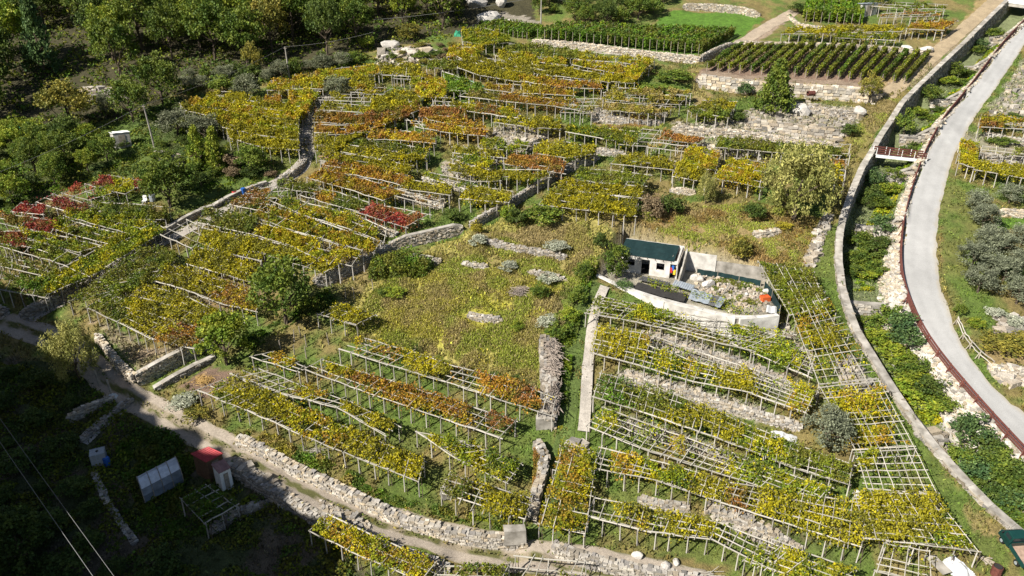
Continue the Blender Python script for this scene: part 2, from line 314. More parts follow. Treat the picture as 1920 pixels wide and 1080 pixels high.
class MB:                                                      # mesh builder
    def __init__(s): s.v = []; s.f = []
    def box(s, c, size, rz=0, jit=0, rot=None):
        sx, sy, sz = [q / 2 for q in size]; n = len(s.v); ca, sa = math.cos(rz), math.sin(rz)
        for X, Y, Z in ((-1, -1, -1), (1, -1, -1), (1, 1, -1), (-1, 1, -1), (-1, -1, 1), (1, -1, 1), (1, 1, 1), (-1, 1, 1)):
            p = Vector((X * sx * (1 + random.uniform(-jit, jit)), Y * sy * (1 + random.uniform(-jit, jit)), Z * sz * (1 + random.uniform(-jit, jit))))
            if rot is not None: p = rot @ p
            s.v.append((c[0] + p.x * ca - p.y * sa, c[1] + p.x * sa + p.y * ca, c[2] + p.z))
        for q in ((0, 3, 2, 1), (4, 5, 6, 7), (0, 1, 5, 4), (1, 2, 6, 5), (2, 3, 7, 6), (3, 0, 4, 7)): s.f.append([n + k for k in q])
        return s
    def quad(s, a, b, c, d):
        n = len(s.v); s.v += [tuple(a), tuple(b), tuple(c), tuple(d)]; s.f.append([n, n + 1, n + 2, n + 3]); return s
    def slab(s, a, b, c, d, t, n=None):                        # quad with thickness t downwards
        k = len(s.v); dn = Vector((0, 0, -t)) if n is None else Vector(n) * t
        for p in (a, b, c, d): s.v.append(tuple(p))
        for p in (a, b, c, d): s.v.append(tuple(Vector(p) + dn))
        for q in ((0, 1, 2, 3), (7, 6, 5, 4), (0, 4, 5, 1), (1, 5, 6, 2), (2, 6, 7, 3), (3, 7, 4, 0)): s.f.append([k + i for i in q])
        return s
    def tube(s, pts, r, n=6, caps=True):
        pts = [Vector([float(c) for c in p]) for p in pts]; k0 = len(s.v); rs = r if hasattr(r, '__len__') else [r] * len(pts)
        for i, p in enumerate(pts):
            d = (pts[min(i + 1, len(pts) - 1)] - pts[max(i - 1, 0)]).normalized(); q = d.to_track_quat('Z', 'Y')
            for j in range(n):
                a = 2 * math.pi * j / n; s.v.append(tuple(p + q @ Vector((rs[i] * math.cos(a), rs[i] * math.sin(a), 0))))
        for i in range(len(pts) - 1):
            for j in range(n):
                a = k0 + i * n + j; b = k0 + i * n + (j + 1) % n; s.f.append([a, b, b + n, a + n])
        if caps and n == 6:
            e = k0 + (len(pts) - 1) * n
            s.f += [[k0 + 3, k0 + 2, k0 + 1, k0], [k0, k0 + 5, k0 + 4, k0 + 3], [e, e + 1, e + 2, e + 3], [e + 3, e + 4, e + 5, e]]
        return s
    def mesh(s, name, m, col=None, off=(0, 0, 0)):
        v = np.array(s.v, float) - np.asarray(off, float)
        return np_mesh(name, v, s.f, m, col)
    def build(s, name, m, parent=None, off=None, col=None):
        if off is None: off = tuple(parent.location) if parent is not None else (0, 0, 0)
        me = s.mesh(name, m, col, off); o = obj(name, me, parent)
        return o
def solo(mb, name, m, label, cat, loc, group=None, col=None):   # one-mesh thing with its origin at its base
    o = obj(name, mb.mesh(name, m, col, loc)); o.location = [float(c) for c in loc]; tag(o, label, cat, group, 'thing'); return o

def leaf_quads(c, size, up=.6, spread=.8, fold=.12, aspect=.8, droop=None):
    if droop is not None: aspect = .4
    n = len(c); nrm = rng.normal(0, spread, (n, 3)); nrm[:, 2] += up; nrm /= np.linalg.norm(nrm, axis=1)[:, None] + 1e-9
    t = rng.normal(0, 1, (n, 3)); 
    if droop is not None: t = t * .35 + droop
    t -= (t * nrm).sum(1)[:, None] * nrm; t /= np.linalg.norm(t, axis=1)[:, None] + 1e-9
    b = np.cross(nrm, t); s = (np.ones(n) * size)[:, None] * rng.uniform(.65, 1.35, (n, 1))
    v = np.empty((n, 4, 3)); v[:, 0] = c - t * s * .5; v[:, 1] = c + b * s * .5 * aspect + nrm * s * fold; v[:, 2] = c + t * s * .5; v[:, 3] = c - b * s * .5 * aspect + nrm * s * fold
    return v.reshape(-1, 3), np.arange(n * 4).reshape(-1, 4)
PAL = {'y': (.41, .35, .010), 'yg': (.19, .235, .012), 'ol': (.15, .15, .02), 'g': (.07, .12, .018), 'bg': (.11, .21, .014), 'o': (.37, .20, .024), 'ru': (.26, .115, .035), 'r': (.33, .055, .038), 'dr': (.20, .03, .033), 'dry': (.33, .25, .08), 'oy': (.27, .245, .012)}
PNAME = {'y': 'golden yellow', 'yg': 'yellow-green', 'ol': 'olive green', 'g': 'dark green', 'bg': 'bright green', 'o': 'orange', 'ru': 'rusty brown', 'r': 'red', 'dr': 'dark red', 'dry': 'dry tan', 'oy': 'olive yellow'}
MIXW = {'y': ('yg', 'o'), 'yg': ('y', 'g'), 'ol': ('yg', 'g'), 'g': ('ol', 'bg'), 'bg': ('g', 'yg'), 'o': ('y', 'ru'), 'ru': ('o', 'ol'), 'r': ('ru', 'dr'), 'dr': ('r', 'ru'), 'dry': ('ol', 'oy'), 'oy': ('y', 'ol')}
def leaf_cols(pal, xy, key=0):                                  # pal: list of keys per leaf
    n = len(pal); c = np.array([PAL[k] for k in pal]); alt = np.array([PAL[MIXW[k][0]] for k in pal]); alt2 = np.array([PAL[MIXW[k][1]] for k in pal])
    nz = fbm(xy[:, 0] / 1.6, xy[:, 1] / 1.6, 20 + key, 3); w = sstep(.45, .68, nz)[:, None] * .8; c = c * (1 - w) + alt * w
    nz = fbm(xy[:, 0] / 1.1, xy[:, 1] / 1.1, 40 + key, 3); w = sstep(.5, .7, nz)[:, None] * .75; c = c * (1 - w) + alt2 * w
    nz = fbm(xy[:, 0] / 2.6, xy[:, 1] / 1.3, 60 + key, 3); w = sstep(.5, .72, nz)[:, None] * .4; c = c * (1 - w) + np.array(PAL['ol']) * w
    r = rng.random(n); c = np.where((r < .08)[:, None], alt, c); c = np.where((r > .93)[:, None], alt2 * .7, c)
    return c * np.exp(rng.normal(-.02, .22, (n, 1)))
def cols4(c): return np.repeat(c, 4, axis=0)

# unit pole meshes (along Z, radius 1) shared by all poles and posts
def unit_pole(name, m, wob, seed):
    random.seed(seed); mb = MB(); k = 4
    pts = [(random.uniform(-wob, wob) if 0 < i < k else 0, random.uniform(-wob, wob) if 0 < i < k else 0, i / k) for i in range(k + 1)]
    mb.tube(pts, [1.1 - .25 * i / k for i in range(k + 1)], 6)
    # tube() orients rings to a squashed axis: flatten the rings to z = const
    v = np.array(mb.v)
    for i in range(k + 1):
        for j in range(6):
            a = 2 * math.pi * j / 6; rr_ = 1.1 - .25 * i / k
            v[i * 6 + j] = (pts[i][0] + rr_ * math.cos(a), pts[i][1] + rr_ * math.sin(a), i / k)
    return np_mesh(name, v, mb.f, m)
UP = [unit_pole('pole', M['pole'], .9, s) for s in (1, 2, 3)]
UPT = [unit_pole('post', M['post'], .15, s) for s in (4, 5)]
UOW = [unit_pole('old_post', M['oldwood'], .3, s) for s in (6, 7)]
UTR = [unit_pole('trunk', M['bark'], 1.6, s) for s in (8, 9, 10)]
random.seed(11)
def stick(name, meshes, a, b, r, parent, jit=0):
    a = Vector([float(c) for c in a]); b = Vector([float(c) for c in b]); d = b - a; L = d.length
    if L < .02: return None
    o = bpy.data.objects.new(name, random.choice(meshes)); COL.objects.link(o); o.parent = parent
    o.location = a - (parent.location if parent is not None else Vector()); o.rotation_mode = 'QUATERNION'
    q = d.to_track_quat('Z', 'Y'); o.rotation_quaternion = q @ Quaternion((0, 0, 1), random.uniform(0, 6.28)); o.scale = (r, r, L)
    return o

# ------------------------------------------------------------------ the ground sheet
PXX, PYY = proj(np.stack([GX, GY, base(GY)], -1)); 
wx = (fbm(GX / 2.2, GY / 2.2, 11) - .5) * 26; wy = (fbm(GX / 2.2, GY / 2.2, 12) - .5) * 20
PXW, PYW = PXX + wx, PYY + wy
C_ = {'green': (.085, .125, .024), 'dry': (.19, .15, .056), 'meadow': (.27, .235, .07), 'soil': (.17, .115, .082), 'pale': (.25, .19, .135), 'rubble': (.27, .24, .195), 'floor': (.05, .045, .022), 'lawn': (.075, .15, .018), 'dirt': (.30, .25, .20), 'tan': (.27, .195, .09), 'dgreen': (.04, .06, .016), 'mud': (.10, .08, .055), 'gold': (.34, .32, .036)}
nzA = fbm(GX / 5, GY / 5, 13); nzB = fbm(GX / 1.4, GY / 1.4, 14)
w = sstep(.40, .62, nzA * .6 + nzB * .4)[..., None]
GC = np.array(C_['green']) * (1 - w) + np.array(C_['dry']) * w * .9
def paint(key, poly, a=1.0, soft=None):
    global GC
    poly = np.array(poly, float); x0, y0 = poly.min(0) - 20; x1, y1 = poly.max(0) + 20
    m = (PXW > x0) & (PXW < x1) & (PYW > y0) & (PYW < y1) & (GY > 20)
    mm = np.zeros(GX.shape, bool); mm[m] = inpoly(PXW[m], PYW[m], poly)
    k = np.full(GX.shape, a)
    if soft: k = a * sstep(soft[0], soft[1], fbm(GX / soft[2], GY / soft[2], soft[3]))
    k = (k * mm)[..., None]; GC = GC * (1 - k) + np.array(C_[key]) * k
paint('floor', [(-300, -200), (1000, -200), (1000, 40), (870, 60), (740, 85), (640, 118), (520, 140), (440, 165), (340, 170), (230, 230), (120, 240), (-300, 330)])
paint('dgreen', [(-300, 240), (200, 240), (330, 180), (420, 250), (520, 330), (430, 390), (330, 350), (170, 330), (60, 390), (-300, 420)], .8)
paint('green', [(120, 235), (240, 225), (330, 290), (440, 330), (520, 330), (480, 360), (350, 400), (230, 330), (200, 280)], .7)
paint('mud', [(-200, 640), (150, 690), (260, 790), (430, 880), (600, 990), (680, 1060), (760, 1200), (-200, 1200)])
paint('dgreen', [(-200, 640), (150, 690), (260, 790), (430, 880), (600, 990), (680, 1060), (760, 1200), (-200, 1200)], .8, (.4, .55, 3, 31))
paint('meadow', [(660, 560), (740, 490), (880, 430), (960, 400), (1110, 400), (1150, 440), (1110, 520), (1050, 600), (1020, 720), (900, 700), (760, 650), (640, 640)])
paint('gold', [(680, 600), (760, 560), (900, 560), (1040, 590), (1000, 640), (840, 650), (720, 640)], .6, (.35, .55, 4, 32))
paint('gold', [(760, 520), (900, 500), (1080, 540), (1060, 590), (900, 590), (780, 570)], .5, (.4, .6, 3, 33))
paint('dry', [(900, 440), (1110, 460), (1060, 520), (900, 500)], .7, (.35, .55, 3, 34))
paint('green', [(1040, 560), (1130, 480), (1110, 560), (1080, 640), (1060, 780), (1030, 640)], .8)
paint('dry', [(1150, 410), (1250, 380), (1400, 380), (1540, 410), (1510, 500), (1420, 520), (1300, 480), (1160, 450)], .9)
paint('tan', [(1190, 415), (1290, 400), (1450, 440), (1500, 500), (1400, 510), (1260, 470)], .6, (.4, .6, 3, 35))
paint('soil', [(330, 730), (395, 683), (450, 700), (430, 720), (395, 745)])
paint('pale', [(170, 600), (230, 625), (290, 650), (375, 645), (300, 690), (258, 706), (215, 650)], .75)
paint('soil', [(250, 560), (380, 460), (480, 430), (720, 470), (600, 520), (480, 570), (380, 630), (230, 610)], .6, (.35, .6, 4, 36))
paint('lawn', [(1215, 52), (1260, 18), (1400, 22), (1435, 40), (1390, 66), (1300, 60)])
paint('lawn', [(1000, 76), (1050, 66), (1320, 92), (1392, 70), (1370, 90), (1310, 108), (1180, 95)], .9)
paint('pale', [(1375, 86), (1420, 60), (1450, 40), (1480, 40), (1440, 72), (1400, 92)])
paint('soil', [(1300, 150), (1320, 125), (1400, 88), (1740, 105), (1700, 170), (1640, 180)])
paint('pale', [(1300, 150), (1320, 135), (1700, 160), (1660, 182), (1480, 168)], .8)
paint('tan', [(1630, 190), (1740, 105), (1860, 15), (1880, 0), (1850, -20), (1790, 60), (1700, 100), (1640, 165)], .85)
paint('pale', [(1690, 170), (1760, 100), (1880, -10), (1895, -5), (1770, 110), (1720, 165)], .6)
paint('dry', [(1600, 230), (1660, 190), (1690, 190), (1640, 260), (1600, 340), (1570, 420), (1565, 500), (1530, 500), (1540, 430), (1570, 330)], .8)
paint('green', [(1520, 520), (1540, 420), (1570, 420), (1570, 500), (1590, 590), (1660, 720), (1800, 920), (1900, 1040), (1880, 1080), (1760, 950), (1640, 720), (1540, 560)], .8)
paint('tan', [(1800, 930), (1835, 960), (1870, 1000), (1840, 1000), (1810, 960)], .6)
paint('rubble', [(1390, 212), (1480, 185), (1620, 210), (1600, 250), (1570, 260), (1420, 245)], .75)
paint('rubble', [(1255, 232), (1400, 228), (1580, 262), (1560, 285), (1340, 255)], .7)
paint('rubble', [(1300, 262), (1360, 262), (1420, 288), (1340, 300)], .7)
paint('rubble', [(925, 240), (985, 233), (1030, 255), (990, 275), (930, 262)], .95)
paint('rubble', [(1100, 205), (1160, 210), (1250, 215), (1235, 232), (1110, 225)], .8)
paint('tan', [(1110, 228), (1200, 225), (1230, 240), (1180, 245), (1120, 240)], .8)
paint('rubble', [(832, 300), (895, 315), (892, 335), (830, 322)], .85); paint('rubble', [(890, 280), (945, 292), (942, 303), (890, 292)], .85)
paint('rubble', [(770, 345), (850, 365), (830, 385), (745, 362)], .8)
paint('rubble', [(1200, 620), (1290, 640), (1430, 690), (1500, 722), (1480, 740), (1360, 690), (1220, 650)], .9)
paint('rubble', [(1160, 690), (1290, 728), (1440, 770), (1420, 785), (1280, 750), (1170, 712)], .85)
paint('rubble', [(1470, 605), (1520, 660), (1525, 700), (1490, 680), (1455, 640)], .85)
paint('rubble', [(1570, 680), (1600, 670), (1640, 720), (1620, 740), (1580, 730)], .85)
paint('rubble', [(1150, 780), (1260, 805), (1400, 865), (1380, 880), (1250, 830), (1150, 800)], .7)
paint('soil', [(1460, 690), (1520, 705), (1530, 720), (1470, 712)], .8)
paint('soil', [(1330, 930), (1480, 990), (1640, 1040), (1600, 1080), (1440, 1030), (1320, 960)], .55, (.35, .6, 3, 37))
paint('rubble', [(1507, 500), (1530, 430), (1548, 400), (1560, 405), (1525, 500)], .95)
paint('rubble', [(1935, 85), (2000, 100), (2000, 240), (1852, 238), (1850, 212), (1885, 165)], .75, (.3, .5, 2, 38))
paint('rubble', [(1800, 245), (1940, 262), (1940, 300), (1840, 290)], .6)
paint('tan', [(1830, 650), (1930, 640), (1930, 690), (1850, 690)], .9)
paint('lawn', [(1865, 405), (1930, 400), (1930, 430), (1860, 430)], .9)
paint('green', [(1760, 350), (1800, 340), (1860, 430), (1850, 560), (1790, 590), (1765, 520)], .55)
paint('rubble', [(870, 55), (930, 20), (1010, 40), (990, 60), (900, 70)], .8)
paint('rubble', [(715, 95), (800, 85), (830, 110), (760, 120), (700, 125)], .55)
paint('tan', [(1290, 150), (1330, 165), (1330, 200), (1300, 200)], .7)
paint('green', [(625, 345), (700, 372), (820, 400), (800, 425), (680, 395)], .8)
paint('green', [(380, 175), (440, 240), (560, 290), (540, 330), (440, 270)], .6)
paint('green', [(1110, 860), (1300, 930), (1480, 1000), (1640, 1040), (1640, 1090), (1040, 1030), (1030, 900)], .75, (.3, .5, 3, 51))
paint('green', [(390, 750), (450, 720), (640, 660), (760, 690), (1030, 790), (1030, 840), (990, 1005), (860, 990), (700, 920), (500, 830)], .7, (.3, .55, 3, 52))
paint('green', [(1120, 650), (1250, 690), (1500, 770), (1620, 900), (1750, 930), (1640, 700), (1560, 560), (1500, 600), (1380, 650)], .55, (.3, .55, 3, 53))
paint('rubble', [(1830, 720), (1900, 690), (1930, 760)], .0)
# stream bed and stone embankment
dW, sW, _, _ = dpoly(GX, GY, wl); dE, sE, _, _ = dpoly(GX, GY, rl)
chm = (sW > 0) & (sE < 0) & (GX > 25)
emb = chm & (dE < np.interp(PYY, [0, 300, 430, 520, 640, 800], [.5, .5, 1.1, 2.0, 3.6, 3.8]) + 1.5 * (nzB - .5))
GC[chm] = np.array(C_['green']) * .7 + np.array(C_['rubble']) * .3
GC[emb] = np.array((.42, .39, .35))
mY = inpoly(GX, GY, YARD); GC[mY] = np.array((.27, .245, .19))
# unseen spur towards the sun that shades the near left corner
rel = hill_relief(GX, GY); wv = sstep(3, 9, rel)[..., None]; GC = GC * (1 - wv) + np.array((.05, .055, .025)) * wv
ny, nx = GX.shape
idx = np.arange(nx * ny).reshape(ny, nx)
F = np.stack([idx[:-1, :-1], idx[:-1, 1:], idx[1:, 1:], idx[1:, :-1]], -1).reshape(-1, 4)
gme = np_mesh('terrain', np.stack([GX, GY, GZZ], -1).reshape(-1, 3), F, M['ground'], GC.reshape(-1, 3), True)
struct(obj('terrain', gme), 'terraced hillside ground of grass, dry weeds and bare soil')
def gcol(x, y):
    i = np.clip(np.searchsorted(ax, x) - 1, 0, nx - 2); j = np.clip(np.searchsorted(ay, y) - 1, 0, ny - 2); return GC[j, i]

# ------------------------------------------------------------------ roads, tracks and paths
def resample(p, step):
    p = np.asarray(p, float); s = np.concatenate([[0], np.cumsum(np.hypot(np.diff(p[:, 0]), np.diff(p[:, 1])))]); n = max(2, int(s[-1] / step) + 1); t = np.linspace(0, s[-1], n)
    # Catmull-like smoothing through cubic interpolation of the parameter
    q = np.stack([np.interp(t, s, p[:, k]) for k in range(p.shape[1])], -1)
    for _ in range(2):
        r = q.copy(); r[1:-1] = (q[:-2] + 2 * q[1:-1] + q[2:]) / 4; q = r
    return q
def ribbon(name, A, B, m, lift, colf=None, nv=9, label=None):
    n = len(A); u = np.linspace(0, 1, nv); XY = A[:, None, :2] * (1 - u[None, :, None]) + B[:, None, :2] * u[None, :, None]
    z = H(XY[..., 0], XY[..., 1]) + lift; v = np.concatenate([XY, z[..., None]], -1)
    id_ = np.arange(n * nv).reshape(n, nv); f = np.stack([id_[:-1, :-1], id_[1:, :-1], id_[1:, 1:], id_[:-1, 1:]], -1).reshape(-1, 4)
    col = colf(XY, np.broadcast_to(u, (n, nv))).reshape(-1, 3) if colf else None
    return struct(obj(name, np_mesh(name, v.reshape(-1, 3), f, m, col, True)), label)
LR = resample(rl, .8); n_ = len(LR); RR = resample(rr, .8); RR = np.stack([np.interp(np.linspace(0, 1, n_), np.linspace(0, 1, len(RR)), RR[:, k]) for k in range(3)], -1)
def roadcol(XY, u):
    nz = fbm(XY[..., 0] / 3, XY[..., 1] / 6, 46, 4); fine = fbm(XY[..., 0] * 1.3, XY[..., 1] * 1.3, 47, 4); lane = np.exp(-((np.abs(u - .5) - .2) / .09) ** 2)
    k = .31 * (.80 + .3 * nz + .14 * fine) * (1 - .07 * lane); edge = sstep(.86, 1.0, u + .2 * (fine - .5)) + .8 * sstep(.95, 1.0, 1 - u + .12 * (fine - .5)); patch = (vnoise(XY[..., 0] / 4 + 3, XY[..., 1] / 7, 48) > .80) * .08
    c = (k * (1 - patch))[..., None] * np.array((1, .985, .955)); e_ = np.clip(edge, 0, 1)[..., None] * .6; return c * (1 - e_) + np.array((.28, .24, .17)) * e_
LR2 = LR[:, :2] + (RR - LR)[:, :2] * .0
e = (fbm(RR[:, 0] / 1.5, RR[:, 1] / 1.5, 41) - .5) * .9
dv = (RR - LR)[:, :2]; dv /= np.linalg.norm(dv, axis=1)[:, None]
ribbon('road', LR2, RR[:, :2] + dv * e[:, None], M['roadm'], .05, roadcol, 17, 'pale grey valley road curving along the stream bed')
def strip(name, pts, width, colf, lift=.05, label=None, m='track', nv=9):
    c = resample(gp(pts), .5); t = np.gradient(c[:, :2], axis=0); t /= np.linalg.norm(t, axis=1)[:, None] + 1e-9; nr = np.stack([-t[:, 1], t[:, 0]], -1)
    e1 = width / 2 * (1 + .35 * (fbm(c[:, 0] / 1.2, c[:, 1] / 1.2, 42) - .5)); e2 = width / 2 * (1 + .35 * (fbm(c[:, 0] / 1.2, c[:, 1] / 1.2, 43) - .5))
    return ribbon(name, c[:, :2] + nr * e1[:, None], c[:, :2] - nr * e2[:, None], M[m], lift, colf, nv, label)
def rut(XY, u):
    d = np.abs(u - .5) * 2; nz = fbm(XY[..., 0] / 1.2, XY[..., 1] / 1.2, 44); w = sstep(.22, .34, d + .25 * (nz - .5)) * (1 - sstep(.86, 1.0, d + .3 * (nz - .5)))
    g = np.where((fbm(XY[..., 0] / .9, XY[..., 1] / .9, 49) > .5)[..., None], np.array((.10, .10, .035)), np.array((.24, .2, .14))); p = np.array((.30, .255, .205)); return g * (1 - w[..., None]) + p * w[..., None]
def plain(c, amt=.25):
    def f(XY, u): nz = fbm(XY[..., 0], XY[..., 1], 45); return np.array(c) * (1 - amt + 2 * amt * nz[..., None])
    return f
TRACK = [(-40, 598), (10, 606), (60, 622), (110, 640), (150, 662), (185, 695), (215, 724), (250, 748), (300, 775), (360, 806), (430, 842), (500, 884), (560, 916), (620, 946), (700, 977), (780, 1003), (860, 1023), (940, 1036), (1020, 1047), (1100, 1060), (1180, 1075), (1260, 1092), (1340, 1115)]
strip('dirt_track', TRACK, 3.0, rut, .07, 'stony dirt track with two wheel ruts and a grassy middle', nv=21)
strip('stone_path', [(625, 175), (600, 190), (583, 210), (577, 235), (574, 262), (578, 290), (566, 312), (540, 332), (505, 350), (470, 368), (425, 392), (380, 416), (345, 432), (305, 452), (265, 472), (215, 502), (170, 530), (120, 558), (75, 580), (35, 605)], 2.0, plain((.30, .27, .235)), .06, 'pale stone paved path climbing between the vineyards')
strip('garden_path', [(247, 752), (215, 775), (180, 806), (156, 832)], 1.3, plain((.36, .34, .31)), .06, 'short pale garden path in the shade')
strip('grass_lane', [(1120, 530), (1095, 580), (1083, 640), (1075, 700), (1068, 760), (1058, 830), (1040, 890), (1025, 950), (1012, 1010)], 1.8, plain((.085, .12, .03), .4), .05, 'narrow grassy lane beside the concrete strip', 'ground')
strip('concrete_strip', [(1134, 540), (1118, 575), (1109, 620), (1103, 670), (1100, 720), (1097, 770), (1094, 812)], 1.15, plain((.38, .345, .30), .35), .3, 'long pale concrete strip along the left side of the right vineyard', 'track')
strip('farm_lane', [(1655, 185), (1700, 150), (1745, 108), (1790, 68), (1835, 30), (1875, -8), (1910, -40)], 2.6, plain((.30, .235, .15)), .05, 'tan dirt lane along the stream wall at top right')
strip('vineyard_lane', [(1372, 92), (1405, 72), (1435, 52), (1465, 36), (1490, 22)], 2.4, plain((.31, .25, .185)), .05, 'tan dirt lane beside the bright lawn')

# ------------------------------------------------------------------ walls
def jit_box_np(c, size, ang, jit):
    n = len(c); sg = np.array([(-1, -1, -1), (1, -1, -1), (1, 1, -1), (-1, 1, -1), (-1, -1, 1), (1, -1, 1), (1, 1, 1), (-1, 1, 1)], float) * .5
    p = sg[None] * size[:, None, :] * (1 + rng.uniform(-jit, jit, (n, 8, 3))); ca, sa = np.cos(ang)[:, None], np.sin(ang)[:, None]
    x = p[..., 0] * ca - p[..., 1] * sa; y = p[..., 0] * sa + p[..., 1] * ca
    v = np.stack([x, y, p[..., 2]], -1) + c[:, None, :]
    f = np.array([(0, 3, 2, 1), (4, 5, 6, 7), (0, 1, 5, 4), (1, 2, 6, 5), (2, 3, 7, 6), (3, 0, 4, 7)])[None] + (np.arange(n) * 8)[:, None, None]
    return v.reshape(-1, 3), f.reshape(-1, 4)
SV = []
for k in range(8):
    v, f = jit_box_np(np.zeros((1, 3)), np.ones((1, 3)), np.zeros(1), .22); tone = rng.uniform(.75, 1.2); base_c = np.array([(.34, .31, .265), (.30, .265, .215), (.38, .35, .31), (.26, .24, .22)][k % 4]) * tone
    SV.append(np_mesh('stone', v, f, M['stone'], np.tile(base_c, (8, 1))))
def stone_cols(n, tint=(1, 1, 1)):
    b = np.array([(.34, .31, .265), (.30, .26, .21), (.39, .36, .32), (.24, .225, .205), (.33, .28, .21)])[rng.integers(0, 5, n)] * rng.uniform(.65, 1.25, (n, 1)); return b * np.array(tint)
def wall_thing(name, W_, label, thick=.5, rise=.15, individual=False, sides=(1,), stone=.42, course=.24, cap=None, probe=.55, tint=(1, 1, 1), group=None, minh=.3):
    """W_: world polyline, uphill on the left. sides: -1 = right (downhill) face, +1 = left face"""
    c = resample(W_[:, :2], .4); t = np.gradient(c, axis=0); t /= np.linalg.norm(t, axis=1)[:, None] + 1e-9; nr = np.stack([-t[:, 1], t[:, 0]], -1)
    hl = H(*(c + nr * probe).T); hr = H(*(c - nr * probe).T); top = np.maximum(hl, hr) + rise
    for _ in range(3): top[1:-1] = (top[:-2] + 2 * top[1:-1] + top[2:]) / 4
    top = np.maximum(top, np.minimum(hl, hr) + minh)
    L0 = (c[len(c) // 2, 0], c[len(c) // 2, 1], float(min(hl[len(c) // 2], hr[len(c) // 2])))
    root = thing(name, label, 'wall', L0, 0, group); off = np.array(L0)
    # core
    bl, br = np.minimum(hl, top) - .3, np.minimum(hr, top) - .3; tk = thick / 2 - .08
    ring = np.stack([np.concatenate([c + nr * tk, bl[:, None]], 1), np.concatenate([c + nr * tk, (top - .08)[:, None]], 1), np.concatenate([c - nr * tk, (top - .08)[:, None]], 1), np.concatenate([c - nr * tk, br[:, None]], 1)], 1)
    n = len(c); id_ = np.arange(n * 4).reshape(n, 4); f = np.concatenate([np.stack([id_[:-1, k], id_[:-1, k + 1], id_[1:, k + 1], id_[1:, k]], -1) for k in range(3)]); f = np.concatenate([f, id_[[0]], id_[[-1]][:, ::-1]])
    obj('wall_core', np_mesh('wall_core', (ring - off).reshape(-1, 3), f, M['stone'], np.tile((.20, .18, .16), (n * 4, 1))), root)
    s = np.concatenate([[0], np.cumsum(np.hypot(*np.diff(c, axis=0).T))]); tot = s[-1]; CC, SS, AA = [], [], []
    def at(x): return np.array([np.interp(x, s, c[:, 0]), np.interp(x, s, c[:, 1])]), np.array([np.interp(x, s, nr[:, 0]), np.interp(x, s, nr[:, 1])]), np.interp(x, s, top)
    for sd in sides:
        hh = hl if sd > 0 else hr; mx = float((top - hh).max()) + .25
        for k in range(max(1, int(math.ceil(mx / course)))):
            x = random.uniform(0, stone)
            while x < tot:
                ln = stone * random.choice((.5, .7, .9, 1.2, 1.8)) * random.uniform(.85, 1.15); p, q, tp = at(min(x + ln / 2, tot)); g = float(np.interp(x, s, hh)); z = tp - (k + .5) * course
                if z > g - .2:
                    CC.append((*(p + q * sd * (thick / 2 - .12 + random.uniform(-.05, .05))), z + random.uniform(-.02, .02))); SS.append((ln * .94, .34 * random.uniform(.8, 1.3), course * random.uniform(.8, 1.0))); AA.append(math.atan2(-q[0], q[1]) + random.uniform(-.08, .08))
                x += ln
    if cap is None:                                            # rough top course
        rows = max(1, int(round(thick / .36)))
        for r_ in range(rows):
            x = random.uniform(0, stone)
            while x < tot:
                ln = stone * random.uniform(.6, 1.6); p, q, tp = at(min(x + ln / 2, tot))
                CC.append((*(p + q * ((r_ + .5) / rows - .5) * thick * .9), tp + random.uniform(-.1, .1))); SS.append((ln * .93, thick / rows * random.uniform(.8, 1.1), course * random.uniform(.6, 1.0))); AA.append(math.atan2(-q[0], q[1]) + random.uniform(-.2, .2)); x += ln
    else:
        x = 0; k = 0
        while x < tot - .05:
            ln = min(2.2, tot - x); p, q, tp = at(x + ln / 2)
            mb = MB(); p0, q0, t0 = at(x + .01); p1, q1, t1 = at(x + ln - .01); w2 = thick / 2 + .05
            mb.slab((*(p0 + q0 * w2), t0 + .1), (*(p0 - q0 * w2), t0 + .1), (*(p1 - q1 * w2), t1 + .1), (*(p1 + q1 * w2), t1 + .1), .16); mb.build('coping_slab', M[cap], root); x += ln
    CC = np.array(CC).reshape(-1, 3) - off; SS = np.array(SS); AA = np.array(AA)
    if individual and len(CC) > 0:
        pick = np.arange(len(CC)); pix = rng.permutation(len(CC)); ind = pix[:290]; rest = pix[290:]
        for i in ind:
            o = bpy.data.objects.new('stone', SV[random.randrange(8)]); COL.objects.link(o); o.parent = root; o.location = CC[i]; o.scale = SS[i]; o.rotation_euler = (random.uniform(-.06, .06), random.uniform(-.06, .06), AA[i])
        CC, SS, AA = CC[rest], SS[rest], AA[rest]
    if len(CC):
        v, f = jit_box_np(CC, SS, AA, .2); o = obj('masonry', np_mesh('masonry', v, f, M['stone'], np.repeat(stone_cols(len(CC), tint), 8, axis=0)), root); o['kind'] = 'stuff'
    return root
for kind, pts, step, rise, reach, lab in WALLS:
    big = 'boulder' in lab
    wall_thing('dry_stone_wall', gp(pts), lab, thick=.75 if kind == 'near' else .6, rise=rise, individual=(kind == 'near'), sides=(-1,) if step >= .5 else (-1, 1),
               stone=.8 if big else (.36 if kind == 'near' else .32), course=.5 if big else (.2 if kind == 'near' else .19), cap='concrete' if ('coping' in lab or 'smooth top' in lab or 'kerb' in lab) else None,
               tint=(1.28, 1.25, 1.19) if ('pale' in lab or 'bright' in lab or 'white' in lab) else (1, 1, 1))
